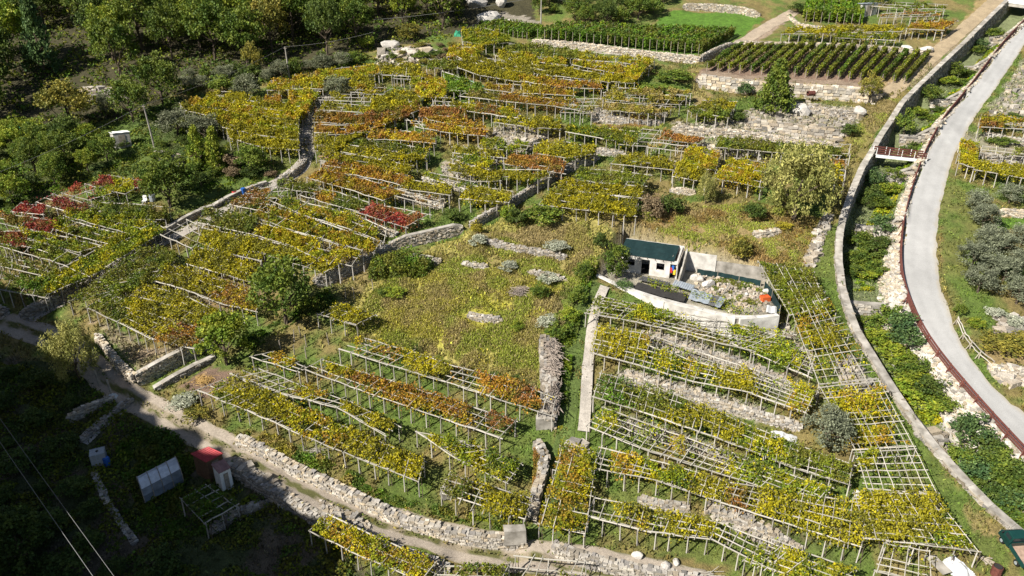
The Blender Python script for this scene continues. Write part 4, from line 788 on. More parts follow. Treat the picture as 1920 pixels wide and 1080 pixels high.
def pergola(front, back, cover, pal, label, vlabel, group, vgroup, h=1.85, many=False):
    F, B = Lin(poly3(front, h)), Lin(poly3(back, h)); ym = np.mean([q[1] for q in front]); near = ym > 520
    mid = (F(.5) + B(.5)) / 2; L = (F.L + B.L) / 2; D = float(np.mean(np.linalg.norm(F(np.linspace(0, 1, 5)) - B(np.linspace(0, 1, 5)), axis=1)))
    gz = float(H(mid[0], mid[1])); loc = (mid[0], mid[1], gz)
    S = lambda u, v: F(u) * (1 - np.asarray(v)[..., None]) + B(u) * np.asarray(v)[..., None]
    root = thing('pergola', label, 'pergola', loc, 0, group)
    nl = int(np.clip(round(D / ((.74 if many else .95) if near else 1.3)) + 1, 2, 14)); ns = max(1, int(round(L / 5.5))); rp = .05
    for k in range(nl):
        v = k / (nl - 1)
        for j in range(ns):
            if 0 < k < nl - 1 and random.random() < .12: continue
            a = S(j / ns, v); b = S((j + 1) / ns, v); e = (b - a) * random.uniform(.0, .06)
            off = np.array([0, 0, .06 + random.uniform(-.04, .05)]); o2 = np.array([0, 0, .06 + random.uniform(-.04, .05)])
            stick('pole', UP, a - e * .4 + off, b + e + o2, rp * (1.25 if k in (0, nl - 1) else 1) * random.uniform(.85, 1.2), root)
            if k == 0 and near and random.random() < .6: stick('pole', UP, a + np.array([0, .16, .03]), b + np.array([0, .22, .05]), rp * .8, root)
    nc = int(np.clip(round(L / ((.95 if many else 1.25) if near else 2.2)), 2, 60))
    for k in range(nc + 1):
        u = np.clip(k / nc + random.uniform(-.25, .25) / nc, 0, 1)
        if random.random() < .08: continue
        a, b = S(u, 0.), S(np.clip(u + random.uniform(-.2, .2) / nc, 0, 1), 1.); e = (b - a) / max(D, .1) * random.uniform(.05, .35)
        stick('cross_pole', UP, a - e + np.array([0, 0, .14]), b + e + np.array([0, 0, .14]), (.038 if near else .045) * random.uniform(.8, 1.2), root)
    nv = int(np.clip(round(D / 3.2) + 1, 2, 5)); npst = max(2, int(round(L / 1.55)))
    posts = []
    for i in range(nv):
        for k in range(0, npst + 1, 1 if i == 0 else 2):
            u = np.clip(k / npst + random.uniform(-.12, .12) / npst, 0, 1); v = .02 + .96 * i / (nv - 1)
            t = S(u, v); g = float(H(t[0], t[1]))
            if t[2] - g < .3: continue
            posts.append(t); stick('post', UPT, (t[0] + random.uniform(-.06, .06), t[1] + random.uniform(-.06, .06), g - .15), (t[0], t[1], t[2] + .05), random.uniform(.048, .07) * (1 if near else 1.1), root)
    # vine
    if (cover if isinstance(cover, float) else 1) < .03: return
    area = L * D; dens = 175 if near else (170 if ym > 300 else 165); n = int(area * dens); u, v = rng.random(n), rng.uniform(-.02, 1.02 if near else .9, n); p = S(u, v)
    nz = fbm(u * L / 2.2 + mid[0], v * D / .9 + mid[1], 50, 3); px, py = proj(p)
    if isinstance(cover, float):
        thr = np.quantile(nz, 1 - cover) if cover < 1 else -1; keep = nz + rng.normal(0, .02, n) > thr; pk = np.array([pal] * n, dtype=object)
    else:
        dmax = np.zeros(n); pk = np.array([pal] * n, dtype=object)
        for bx in cover:
            x0, y0, x1, y1, dn = bx[:5]; cx, cy = (x0 + x1) / 2, (y0 + y1) / 2
            q = np.maximum(np.abs(px - cx) / ((x1 - x0) / 2), np.abs(py - cy) / ((y1 - y0) / 2)); q = q + (nz - .55) * 1.4
            dd = dn * (1 - sstep(.85, 1.2, q)); up_ = dd > dmax; dmax = np.where(up_, dd, dmax)
            if len(bx) > 5: pk[up_ & (dd > .02)] = bx[5]
        dmax = np.maximum(dmax, (.16 if many else .05) * (nz > .52)); keep = (rng.random(n) < dmax) & (nz > .27)
    p, pk, nz = p[keep], pk[keep], nz[keep]
    if len(p) < 8: return
    cl = fbm(p[:, 0] / .8, p[:, 1] / .8, 55, 3); lift = -.12 + .75 * sstep(.3, .75, cl) * rng.random(len(p)) + rng.normal(0, .06, len(p)) + (.13 if many else .2)
    hang = (rng.random(len(p)) < .12); lift = np.where(hang, -rng.uniform(0, .9, len(p)), lift)
    p = p + np.stack([rng.normal(0, .06, len(p)), rng.normal(0, .06, len(p)), lift], -1)
    vt = thing('grapevine', vlabel, 'grapevine', loc, 0, vgroup); size = .2 if near else (.22 if ym > 300 else .24)
    vv, ff = leaf_quads(p - np.array(loc), size, .55, .75)
    obj('foliage', np_mesh('foliage', vv, ff, M['leaf'], cols4(leaf_cols(list(pk), p))), vt)
    if ym > 330:
        cand = [q for q in posts if np.min(np.hypot(p[:, 0] - q[0], p[:, 1] - q[1])) < .7]
        for q in cand[:24]:
            g = float(H(q[0] + .2, q[1])); stick('trunk', UTR, (q[0] + .25, q[1] - .05, g - .1), (q[0] + random.uniform(-.3, .4), q[1] + random.uniform(-.1, .5), q[2] + .1), .035, vt)
def coverword(c):
    if isinstance(c, float): return 'dense' if c > .88 else ('patchy' if c > .4 else 'scant')
    return 'clumped'
for blk, rows in PB.items():
    rows = sorted(rows, key=lambda r: -np.mean([q[1] for q in r[0]])); place, _, ref = blk.partition(', counted up from ')
    for k, (fr, bk, cov, pal) in enumerate(rows):
        cen = np.mean([q[1] for q in fr])
        o_ = ORD[k] if len(rows) > 1 else ''; way = f' row up from {ref}' if ref else ''
        bare = (not isinstance(cov, float)) or cov < .5
        random.seed(1000 + k + len(place)); 
        pergola(fr, bk, cov, pal, f"{'mostly bare ' if isinstance(cov, float) and cov < .12 else ''}pole pergola, {o_}{way}, {place}".replace(', ,', ','), f"{coverword(cov)} {PNAME[pal]} vine, {o_}{way}, {place}".replace(', ,', ','), 'pergolas of pale poles, ' + place, 'grapevines, ' + place, many=('ruined house' in blk or 'grid beside' in blk))

# ------------------------------------------------------------------ hedgerow vineyards
def vine_row(a, b, label, group, w=.55, zlo=.45, zhi=1.75, pal='g', dens=150, size=.24, npost=5):
    a, b = np.array(a, float), np.array(b, float); L = float(np.linalg.norm(b - a)); loc = tuple(a)
    root = thing('vine_row', label, 'vine row', loc, 0, group)
    n = int(L * dens * 1.15); u = rng.random(n); z = rng.random(n) ** .8 * (zhi - zlo) + zlo; nz = fbm(u * L / .7, z * 0 + L, 60, 3); t = (b - a) / L; nr = np.array([-t[1], t[0], 0]); nr /= np.linalg.norm(nr)
    side = rng.uniform(-1, 1, n); side = np.sign(side) * np.abs(side) ** .5
    p = a + (b - a) * u[:, None] + nr * (side * w * (.6 + .7 * nz))[:, None]; p[:, 2] = H(p[:, 0], p[:, 1]) + z * (.8 + .4 * nz)
    vv, ff = leaf_quads(p - np.array(loc), size, .45, .8); obj('foliage', np_mesh('foliage', vv, ff, M['leaf'], cols4(leaf_cols([pal] * n, p))), root)
    for k in range(npost + 1):
        q = a + (b - a) * (k / npost); g = float(H(q[0], q[1])); stick('post', UOW, (q[0], q[1], g - .1), (q[0], q[1], g + zhi * .95), .05, root)
NTH = ['first', 'second', 'third', 'fourth', 'fifth', 'sixth', 'seventh', 'eighth', 'ninth', 'tenth', 'eleventh', 'twelfth', 'thirteenth', 'fourteenth', 'fifteenth', 'sixteenth', 'seventeenth', 'eighteenth', 'nineteenth', 'twentieth', 'twenty-first', 'twenty-second', 'twenty-third', 'rightmost']
for i in range(19):
    x = 1325 + i * 20.5; y = 134 + i * 1.35; xb = x + 66 - i * 1.2; yb = 87 + max(0, i - 12) * 2.6 + i * .35
    nm = 'leftmost' if i == 0 else 'rightmost' if i == 18 else ['second', 'third', 'fourth', 'fifth', 'sixth', 'seventh', 'eighth', 'ninth', 'tenth', 'eleventh', 'twelfth', 'thirteenth', 'fourteenth', 'fifteenth', 'sixteenth', 'seventeenth', 'eighteenth'][i - 1]
    vine_row(P(x, y), P(xb, yb), f"clipped vine row on bare soil, {nm}{' from the left' if 0 < i < 18 else ''} of nineteen", 'clipped vine rows on the ploughed terrace', .30, .5, 1.6, 'ol' if i % 4 else 'g', 190, .22)
for i in range(24):
    x = 1008 + i * 13.1; y = 75 + i * 1.25; k = i / 23; xb = x + 42 + 22 * k; yb = y - 15 - 19 * k
    vine_row(P(x, y), P(xb, yb), f"tall leafy vine row above the long pale wall, {NTH[i] + ' from the left' if i < 23 else 'rightmost'}", 'tall vine rows on mown grass', .55, .5, 2.1, 'g' if i % 3 else 'bg', 170, .3, 4)
for i in range(12):
    k = i / 11; x = 893 + 95 * k; vine_row(P(x, 62 + 12 * k), P(x + 28, 45 + 14 * k), f"soft green vine row in the block below the rock slab, {NTH[i]} from left", 'vine rows below the rock slab', .5, .2, 1.4, 'bg' if i % 2 else 'g', 170, .3, 3)
for i in range(8):
    k = i / 7; x = 1510 + 100 * k; vine_row(P(x, 42 + 6 * k), P(x + 12 - 10 * k, -4), f"bright green tall vine row by the curved pale wall, {NTH[i]} from left", 'bright green vine rows by the curved wall', .65, .5, 2.2, 'bg', 190, .33, 4)

# ------------------------------------------------------------------ trees and shrubs
def fol(name, c, size, pal, up=.5, spread=.85, droop=None, dark=1.0):
    v, f = leaf_quads(c, size, up, spread, droop=droop); return np_mesh(name, v, f, M['leaf'], cols4(tree_cols(pal, c) * dark))
TP = {'dk': ((.05, .085, .016), (.10, .135, .024)), 'md': ((.075, .125, .018), (.16, .20, .026)), 'lt': ((.14, .21, .02), (.27, .30, .03)), 'au': ((.13, .135, .026), (.27, .23, .04)), 'sg': ((.13, .145, .08), (.22, .23, .14)), 'wl': ((.19, .20, .05), (.37, .35, .11)), 'bl': ((.05, .10, .035), (.11, .17, .05)), 'og': ((.12, .135, .085), (.23, .25, .16)), 'yl': ((.28, .24, .03), (.42, .36, .03)), 'br': ((.16, .11, .06), (.25, .19, .11)), 'sv': ((.27, .29, .21), (.42, .43, .33))}
def tree_cols(pal, c):
    a, b = np.array(TP[pal][0]), np.array(TP[pal][1]); n = fbm(c[:, 0] * 7 + c[:, 2] * 3, c[:, 1] * 7 + c[:, 2] * 5, 70, 3); w = sstep(.3, .7, n)[:, None]
    return (a * (1 - w) + b * w) * np.exp(rng.normal(0, .22, (len(c), 1)))
def ball(n):
    d = rng.normal(0, 1, (n, 3)); return d / np.linalg.norm(d, axis=1)[:, None]
def clumps(shape, nclump, per, cr, pal, size, seed, zc=.6, rz=.4, rx=.42, up=.5, bottom=-1., cone=False, droop=None):
    global rng
    keep = rng; rng = np.random.default_rng(seed)
    d = ball(nclump); d[:, 2] = np.where(d[:, 2] < bottom, -d[:, 2] * .5, d[:, 2]); r = rng.uniform(.45, 1.0, nclump) ** .6 * rng.uniform(.8, 1.12, nclump)
    c = d * r[:, None] * np.array([rx, rx, rz]); 
    if cone:
        z = rng.uniform(-1, 1, nclump); rad = (1 - (z + 1) / 2) ** .85 * rng.uniform(.6, 1.05, nclump); an = rng.uniform(0, 6.28, nclump); c = np.stack([np.cos(an) * rad * rx, np.sin(an) * rad * rx, z * rz], -1)
    cs = cr * rng.uniform(.6, 1.3, nclump); P_ = []
    for k in range(nclump):
        q = ball(per) * (rng.uniform(.3, 1, (per, 1)) ** .5) * cs[k] * np.array([1, 1, .7 if droop is None else 2.0]); P_.append(c[k] + q)
    p = np.concatenate(P_); p[:, 2] += zc; p = p[p[:, 2] > .0]
    m = fol('crown', p, size, pal, up, .8, droop); rng = keep; return m
PROTO = {}
def proto(key, n, **k):
    PROTO[key] = [clumps(None, seed=hash_(key) + i, **k) for i in range(n)]
def hash_(s): return sum(ord(c) * (i + 3) for i, c in enumerate(s))
for pal in ('dk', 'md', 'au', 'lt'):
    proto('broad_' + pal, 3, nclump=75, per=52, cr=.12, pal=pal, size=.042, zc=.58, rz=.42, rx=.46, bottom=-.55)
proto('olive', 3, nclump=55, per=55, cr=.15, pal='sg', size=.042, zc=.55, rz=.42, rx=.45, bottom=-.75)
proto('olived', 2, nclump=60, per=60, cr=.14, pal='og', size=.042, zc=.55, rz=.44, rx=.45, bottom=-.75)
proto('willow', 2, nclump=110, per=60, cr=.075, pal='wl', size=.044, zc=.55, rz=.44, rx=.42, bottom=-.75, up=.3, droop=np.array([0, 0, -1.]))
proto('conifer', 2, nclump=120, per=36, cr=.085, pal='bl', size=.045, zc=.54, rz=.46, rx=.36, cone=True, up=.5)
proto('conifer_lt', 2, nclump=110, per=36, cr=.085, pal='lt', size=.045, zc=.53, rz=.47, rx=.40, cone=True, up=.5)
proto('cone', 2, nclump=150, per=45, cr=.115, pal='md', size=.042, zc=.5, rz=.47, rx=.42, cone=True, up=.5)
proto('column', 2, nclump=80, per=50, cr=.12, pal='md', size=.045, zc=.52, rz=.46, rx=.40, bottom=-.9)
for pal in ('dk', 'md', 'lt', 'au', 'yl', 'br', 'sv', 'bl'):
    proto('bush_' + pal, 3, nclump=34, per=48, cr=.17, pal=pal, size=.062, zc=.34, rz=.5, rx=.44, bottom=-.3)
def trunk_mesh(seed, top=.62, r=.03, limbs=5):
    random.seed(seed); mb = MB(); mb.tube([(0, 0, -.06), (.01, 0, .12), (random.uniform(-.03, .03), random.uniform(-.03, .03), .3), (random.uniform(-.05, .05), random.uniform(-.05, .05), top)], [r * 1.3, r, r * .8, r * .35], 6)
    for k in range(limbs):
        a = random.uniform(0, 6.28); z = random.uniform(.2, .42); l = random.uniform(.2, .34); mb.tube([(0, 0, z), (math.cos(a) * l * .5, math.sin(a) * l * .5, z + .1), (math.cos(a) * l, math.sin(a) * l, z + random.uniform(.18, .34))], [r * .55, r * .4, r * .15], 5, False)
    fs = [f if len(f) == 4 else f for f in mb.f]
    return np_mesh('trunk', mb.v, fs, M['bark'])
TRK = [trunk_mesh(s) for s in (1, 2, 3)]
BTRK = [trunk_mesh(s, .5, .018, 6) for s in (4, 5)]
random.seed(77)
def tree(kind, px, py, h, w, label, cat='tree', group=None, name=None, at=None):
    p = P(px, py) if at is None else np.array(at); bush = kind.startswith('bush')
    root = thing(name or ('shrub' if bush else cat.replace(' ', '_')), label, cat if not bush or cat != 'tree' else 'shrub', (p[0], p[1], float(H(p[0], p[1]))), random.uniform(0, 6.28), group)
    c = obj('crown' if not bush else 'foliage', random.choice(PROTO[kind]), root); c.scale = (w, w, h); c.rotation_euler = (0, 0, random.uniform(0, 6.28))
    t = obj('trunk' if not bush else 'stem', random.choice(BTRK if bush else TRK), root); t.scale = (max(w, h * .6) * (1 if not bush else .9), max(w, h * .6) * (1 if not bush else .9), h * .95)
    return root
T = [  # kind, foot px, height, width, label, category
 ('broad_au', 135, 245, 7.8, 8.4, 'round olive-brown tree standing alone on grass below the wood', 'tree'),
 ('broad_md', 306, 198, 8.6, 7.6, 'dense round green tree left of the yellow triangular vineyard', 'tree'),
 ('broad_md', 250, 228, 7.2, 6.4, 'rounded green tree between the lone tree and the dense round one', 'tree'),
 ('broad_md', 320, 388, 7.4, 8.0, 'broad dark tree beside the small hut and the bare earth patch', 'tree'),
 ('conifer_lt', 375, 312, 6.0, 4.6, 'left one of two green conifers by the stone heap', 'conifer'),
 ('conifer_lt', 408, 316, 6.2, 4.4, 'right one of two green conifers by the stone heap', 'conifer'),
 ('broad_md', 474, 326, 4.4, 5.0, 'small green fruit tree on grass beside the stone path', 'tree'),
 ('conifer', 85, 140, 13, 8.6, 'tall blue-grey conifer standing in the wood', 'conifer'),
 ('olive', 200, 222, 4.2, 2.8, 'slim grey olive tree between two rounded trees', 'olive tree'),
 ('olive', 335, 258, 4.4, 6.0, 'wide grey-green olive tree beside the leaning utility pole', 'olive tree'),
 ('olive', 385, 262, 4.0, 5.4, 'grey olive tree below the tip of the yellow triangular vineyard', 'olive tree'),
 ('olive', 466, 188, 4.6, 4.6, 'grey olive tree at the top edge of the triangular vineyard', 'olive tree'),
 ('olive', 632, 186, 4.2, 4.6, 'dark grey olive tree standing by the top of the stone path', 'olive tree'),
 ('broad_au', 478, 148, 6.2, 3.8, 'tall yellowish tree just below the wood', 'tree'),
 ('bush_md', 420, 170, 3.2, 6.0, 'wide green bush above the triangular vineyard', 'shrub'),
 ('cone', 1450, 208, 8.0, 7.6, 'conical dark green tree on the stone terraces', 'conifer'),
 ('bush_bl', 1397, 178, 2.6, 3.4, 'round dark bush by the rusty bin at the boulder wall', 'shrub'),
 ('broad_au', 1627, 196, 5.2, 4.0, 'sparse slender tree at the corner of the ploughed vineyard', 'tree'),
 ('bush_dk', 1592, 254, 2.4, 3.2, 'dark green bush at the end of the stone terraces', 'shrub'),
 ('bush_dk', 1385, 228, 2.0, 2.8, 'dark bush in front of the small trellis below the boulder wall', 'shrub'),
 ('willow', 1487, 414, 10.0, 11.2, 'big pale yellow-green willow on the dry slope', 'willow'),
 ('willow', 1322, 382, 4.4, 3.2, 'thin pale birch-like tree left of the willow', 'tree'),
 ('bush_br', 1222, 408, 4.0, 4.0, 'leafless pinkish brown shrub above the dry slope', 'shrub'),
 ('bush_dk', 1257, 402, 3.6, 4.0, 'dark green shrub beside the leafless brown one', 'shrub'),
 ('bush_dk', 1410, 408, 2.6, 4.0, 'dark green bush at the left foot of the willow', 'shrub'),
 ('bush_au', 1385, 478, 3.2, 3.4, 'brownish shrub on the dry slope above the ruined house', 'shrub'),
 ('column', 1155, 522, 4.9, 3.9, 'dense dark thuja at the left end of the ruined house', 'conifer'),
 ('bush_bl', 1170, 540, 1.3, 2.4, 'low grey-green bush at the foot of the thuja', 'shrub'),
 ('bush_dk', 968, 424, 3.0, 3.6, 'dark green bush in the upper meadow', 'shrub'),
 ('bush_lt', 952, 418, 3.2, 2.4, 'bright green young tree beside the long straight wall', 'shrub'),
 ('bush_md', 1015, 418, 3.2, 5.6, 'wide green bush at the top of the meadow', 'shrub'),
 ('bush_yl', 893, 440, 2.4, 2.0, 'bright yellow bush at the gap in the wall', 'shrub'),
 ('bush_sv', 898, 458, 1.5, 2.6, 'silvery shrub at the left end of the upper meadow wall', 'shrub'),
 ('bush_sv', 1045, 470, 1.5, 3.2, 'silvery shrub at the right end of the upper meadow wall', 'shrub'),
 ('bush_sv', 955, 505, 1.2, 2.4, 'small silvery shrub in the middle of the meadow', 'shrub'),
 ('bush_sv', 1030, 530, 1.7, 3.0, 'silvery shrub near the heap of twigs', 'shrub'),
 ('bush_sv', 1025, 612, 1.7, 2.4, 'silvery shrub above the brushwood pier', 'shrub'),
 ('bush_md', 1045, 632, 2.0, 3.2, 'dark green bush right at the head of the brushwood pier', 'shrub'),
 ('bush_md', 1012, 560, 2.6, 2.4, 'green shrub right of the twig heap', 'shrub'),
 ('bush_md', 1092, 520, 2.6, 2.8, 'green bush along the lane, just left of the ruin', 'shrub'),
 ('bush_md', 1082, 570, 2.6, 2.6, 'green bush along the lane, second below the ruin', 'shrub'),
 ('bush_lt', 1068, 600, 2.0, 2.6, 'light green bush along the lane beside the concrete strip', 'shrub'),
 ('bush_dk', 1128, 470, 3.0, 2.6, 'dark ivy bush left of the net-roofed shed', 'shrub'),
 ('bush_lt', 970, 620, 1.6, 1.7, 'small bright bush below the lowest meadow wall', 'shrub'),
 ('bush_lt', 740, 555, 1.4, 3.0, 'bright lime bush at the upper left of the meadow', 'shrub'),
 ('bush_md', 722, 555, 1.3, 2.0, 'small green bush beside the lime one', 'shrub'),
 ('bush_dk', 853, 412, 1.8, 3.4, 'dark green bush below the yellow vines by the wall gap', 'shrub'),
 ('broad_md', 536, 606, 8.2, 7.6, 'large bushy tree at the foot of the curved retaining wall', 'tree'),
 ('broad_lt', 426, 684, 6.6, 6.2, 'light green airy tree beside the coping wall', 'tree'),
 ('willow', 150, 716, 6.8, 5.8, 'pale feathery tree half lit beside the dirt track', 'tree'),
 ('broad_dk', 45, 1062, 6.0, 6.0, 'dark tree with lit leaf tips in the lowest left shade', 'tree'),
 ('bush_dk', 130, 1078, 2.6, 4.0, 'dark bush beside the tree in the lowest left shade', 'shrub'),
 ('olived', 1548, 838, 4.4, 5.2, 'grey-brown olive tree inside the slanting pole grid', 'olive tree'),
 ('bush_sv', 345, 762, 1.6, 3.0, 'grey santolina-like shrub above the dirt track', 'shrub'),
 ('bush_au', 372, 782, 1.4, 3.0, 'brownish bush above the dirt track', 'shrub'),
 ('bush_dk', 378, 350, 2.6, 3.0, 'small dark tree behind the concrete kerb near the hut', 'shrub'),
 ('bush_dk', 232, 276, 1.6, 2.2, 'dark bush against the small white-roofed hut', 'shrub'),
 ('bush_lt', 292, 298, 1.4, 2.0, 'bright green bush by the stone heap', 'shrub'),
 ('bush_md', 1225, 178, 2.2, 9.0, 'broad green bramble thicket left of the boulder wall', 'thicket'),
 ('bush_md', 1265, 152, 2.4, 7.0, 'green bramble thicket below the corner of the pale wall', 'thicket'),
 ('bush_md', 1250, 190, 2.0, 7.0, 'green bramble thicket above the dry pergola rows', 'thicket'),
 ('bush_dk', 1625, 22, 3.0, 4.0, 'dark bush right of the bright green vine rows', 'shrub'),
 ('bush_dk', 1493, 25, 2.6, 4.0, 'dark bush left of the bright green vine rows', 'shrub'),
 ('broad_md', 1640, 8, 4.0, 4.2, 'small round tree by the sheet-roofed hut at top', 'tree'),
 ('bush_au', 1870, 655, 1.8, 5.2, 'wide yellow-green broom bush behind the wooden fence', 'shrub'),
 ('bush_au', 1905, 650, 1.8, 4.6, 'yellow-green broom bush at the right behind the wooden fence', 'shrub'),
 ('bush_lt', 1830, 612, 1.2, 2.2, 'bright green weed clump near the upper end of the wooden fence', 'shrub'),
 ('bush_md', 1798, 590, 1.8, 1.6, 'green bush at the top of the wooden fence', 'shrub'),
 ('bush_sv', 1865, 595, 1.5, 2.4, 'grey cactus-like shrub below the olive trees, left', 'shrub'),
 ('bush_sv', 1898, 610, 1.4, 2.4, 'grey cactus-like shrub below the olive trees, right', 'shrub'),
 ('bush_dk', 1900, 225, 1.3, 4.0, 'green undergrowth row between rusty vines and bare poles', 'shrub'),
 ('bush_md', 1875, 262, 1.2, 5.0, 'low green weeds right of the valley road', 'shrub'),
 ('bush_yl', 1470, 428, 1.0, 2.6, 'yellow flowering weeds at the foot of the willow', 'shrub'),
 ('bush_yl', 1352, 196, 1.2, 1.4, 'tiny bright yellow shrub by the small trellis', 'shrub'),
 ('bush_md', 790, 112, 2.0, 3.0, 'green bush on the rock outcrop', 'shrub'), ('bush_dk', 825, 108, 1.6, 3.6, 'dark bush right on the rock outcrop', 'shrub'),
 ('bush_lt', 690, 92, 3.0, 3.0, 'bright green bush at the wood edge', 'shrub'), ('bush_au', 770, 72, 3.2, 5.0, 'yellowish scrub at the wood edge', 'shrub'), ('bush_md', 660, 118, 2.4, 4.4, 'green scrub above the yellow vines', 'shrub'),
]
for k in T: tree(*k[:6], cat=k[6] if len(k) > 6 else 'tree') if False else tree(k[0], k[1], k[2], k[3], k[4], k[5], k[6])
OLV = ['in the third rank of the roadside grove, near the small lawn', 'second from the top along the road side of the grove', 'highest in the roadside grove, under the bare pole pergola', 'in the middle of the roadside grove, below the small lawn', 'closest to the road bend, halfway up the grove', 'in the thick middle of the roadside grove', 'against the frame edge below the small lawn', 'lowest on the road side of the grove', 'behind the lowest roadside one in the grove', 'at the frame edge in the middle of the grove', 'lowest of all in the grove, above the cactus-like shrubs', 'small, squeezed between larger ones in the grove']
for i, (x, y, h, w) in enumerate([(1842, 428, 3.4, 3.9), (1830, 398, 3.2, 3.6), (1890, 382, 2.9, 3.8), (1850, 465, 3.1, 4.0), (1822, 500, 3.4, 4.4), (1872, 478, 3.0, 4.0), (1912, 460, 3.0, 3.6), (1832, 548, 3.4, 4.2), (1880, 528, 3.2, 4.2), (1910, 508, 3.0, 3.8), (1905, 570, 3.4, 4.4), (1858, 515, 2.8, 3.6)]):
    tree('olived', x, y, h, w, f'grey-green olive tree {OLV[i]}', 'olive tree', 'olive trees in the grove right of the road')
# stream bed thickets, cell by cell
CELL = [('between the two highest check dams', [(1858, 78, 1.6, 3.6, 'bush_md'), (1835, 92, 1.8, 3.6, 'bush_bl'), (1828, 100, 1.4, 3.0, 'bush_md')]),
 ('between second and third check dams', [(1790, 145, 2.6, 3.6, 'bush_md'), (1815, 140, 1.6, 3.4, 'bush_dk'), (1775, 158, 1.5, 3.6, 'bush_lt'), (1800, 158, 1.0, 3.4, 'bush_md')]),
 ('below the third check dam', [(1738, 205, 2.6, 3.2, 'bush_md'), (1722, 220, 1.8, 3.0, 'bush_lt'), (1758, 212, 1.2, 3.2, 'bush_dk'), (1740, 225, 1.0, 3.0, 'bush_md')]),
 ('just above the footbridge', [(1690, 272, 4.0, 2.8, 'bush_md'), (1715, 280, 1.4, 3.0, 'bush_dk'), (1700, 288, 1.4, 2.6, 'bush_dk')]),
 ('just below the footbridge', [(1638, 355, 3.2, 3.0, 'bush_bl'), (1635, 378, 2.2, 3.0, 'bush_dk'), (1668, 365, 2.0, 3.4, 'bush_lt'), (1650, 388, 1.4, 3.2, 'bush_md'), (1672, 345, 1.4, 3.0, 'bush_md'), (1625, 388, 1.4, 2.4, 'bush_dk')]),
 ('in the long cell beside the road bend', [(1650, 445, 2.8, 3.2, 'bush_bl'), (1612, 462, 2.2, 3.2, 'bush_md'), (1640, 478, 1.8, 3.8, 'bush_dk'), (1605, 490, 1.6, 3.2, 'bush_md'), (1645, 508, 1.3, 3.6, 'bush_md'), (1620, 515, 1.2, 3.6, 'bush_lt'), (1655, 470, 2.0, 2.8, 'bush_dk'), (1600, 515, 1.3, 2.6, 'bush_dk')]),
 ('below the shaded check dam', [(1665, 605, 2.4, 3.6, 'bush_md'), (1690, 625, 2.4, 3.6, 'bush_bl'), (1650, 640, 1.6, 3.6, 'bush_lt'), (1700, 650, 2.2, 3.6, 'bush_bl'), (1675, 668, 1.6, 3.8, 'bush_lt'), (1690, 695, 1.5, 3.8, 'bush_md'), (1715, 715, 1.5, 3.6, 'bush_lt'), (1705, 735, 1.4, 3.6, 'bush_lt'), (1742, 738, 2.0, 3.6, 'bush_dk'), (1735, 760, 1.4, 3.6, 'bush_lt'), (1765, 762, 1.4, 3.0, 'bush_md'), (1628, 612, 1.4, 2.6, 'bush_md'), (1720, 690, 1.4, 3.0, 'bush_md')]),
 ('at the lowest end of the stream bed', [(1815, 840, 3.0, 3.8, 'bush_bl'), (1845, 858, 2.4, 3.8, 'bush_dk'), (1800, 872, 1.8, 3.2, 'bush_md'), (1830, 890, 2.0, 4.0, 'bush_bl'), (1868, 885, 2.2, 4.0, 'bush_dk'), (1895, 905, 2.2, 4.0, 'bush_md'), (1860, 920, 1.8, 3.8, 'bush_dk'), (1890, 945, 1.8, 3.6, 'bush_bl'), (1918, 938, 2.0, 3.8, 'bush_dk'), (1905, 975, 1.6, 3.4, 'bush_md'), (1925, 1000, 1.6, 3.0, 'bush_md'), (1880, 865, 1.8, 3.4, 'bush_md'), (1915, 890, 1.8, 3.2, 'bush_dk')])]
for nm, ls in CELL:
    for x, y, h, w, kd in ls:
        g_ = G(x, y); d1 = dpoly(np.array([g_[0]]), np.array([g_[1]]), wl)[0][0]; d2 = dpoly(np.array([g_[0]]), np.array([g_[1]]), rl)[0][0]; r_ = d1 / (d1 + d2)
        tree(kd, x, y, h * 1.25, w * 1.2, f"{'tall' if h > 2.3 else 'low' if h < 1.5 else 'mid-high'} { {'bush_md': 'green', 'bush_dk': 'dark green', 'bush_lt': 'bright green', 'bush_bl': 'deep green'}[kd]} bush {'against the wall' if r_ < .34 else 'near the bank' if r_ > .6 else 'mid-stream'}, {nm}", 'shrub', 'bushes in the stream bed ' + nm)
# the wood along the top left and the scrub along the top
def scatter(poly, n, mind, seed):
    r = np.random.default_rng(seed); poly = np.array(poly, float); out = []; tries = 0
    while len(out) < n and tries < n * 60:
        tries += 1; x = r.uniform(poly[:, 0].min(), poly[:, 0].max()); y = r.uniform(poly[:, 1].min(), poly[:, 1].max())
        if not inpoly(np.array([x]), np.array([y]), poly)[0]: continue
        g = G(x, y)
        if all(math.hypot(g[0] - q[2], g[1] - q[3]) > mind for q in out): out.append((x, y, g[0], g[1]))
    return out
random.seed(5)
for x, y, _, _ in scatter([(-30, -25), (872, -25), (850, 50), (760, 62), (700, 90), (640, 105), (560, 108), (500, 112), (440, 128), (390, 118), (300, 130), (230, 160), (180, 165), (70, 225), (-30, 235)], 80, 5.2, 3):
    if 40 < x < 160 and 70 < y: continue
    kd = random.choice(['broad_dk', 'broad_md', 'broad_md', 'broad_au', 'broad_md', 'broad_dk', 'broad_lt']); h = random.uniform(8, 12.5)
    tree(kd, x, y, h, h * random.uniform(.66, .9), f"{'tall' if h > 10.2 else 'shorter'} { {'broad_dk': 'dark green', 'broad_md': 'mid green', 'broad_au': 'olive-brown', 'broad_lt': 'light green'}[kd]} tree {'deep' if y < 30 else 'midway' if y < 90 else 'at the front'} in the wood, {'by the blue-grey conifer' if x < 130 else 'above the lone round tree' if x < 260 else 'above the dense round tree' if x < 390 else 'above the tall yellowish tree' if x < 520 else 'above the yellow vines' if x < 680 else 'near the rock slab'}", 'tree', 'trees of the wood along the top')
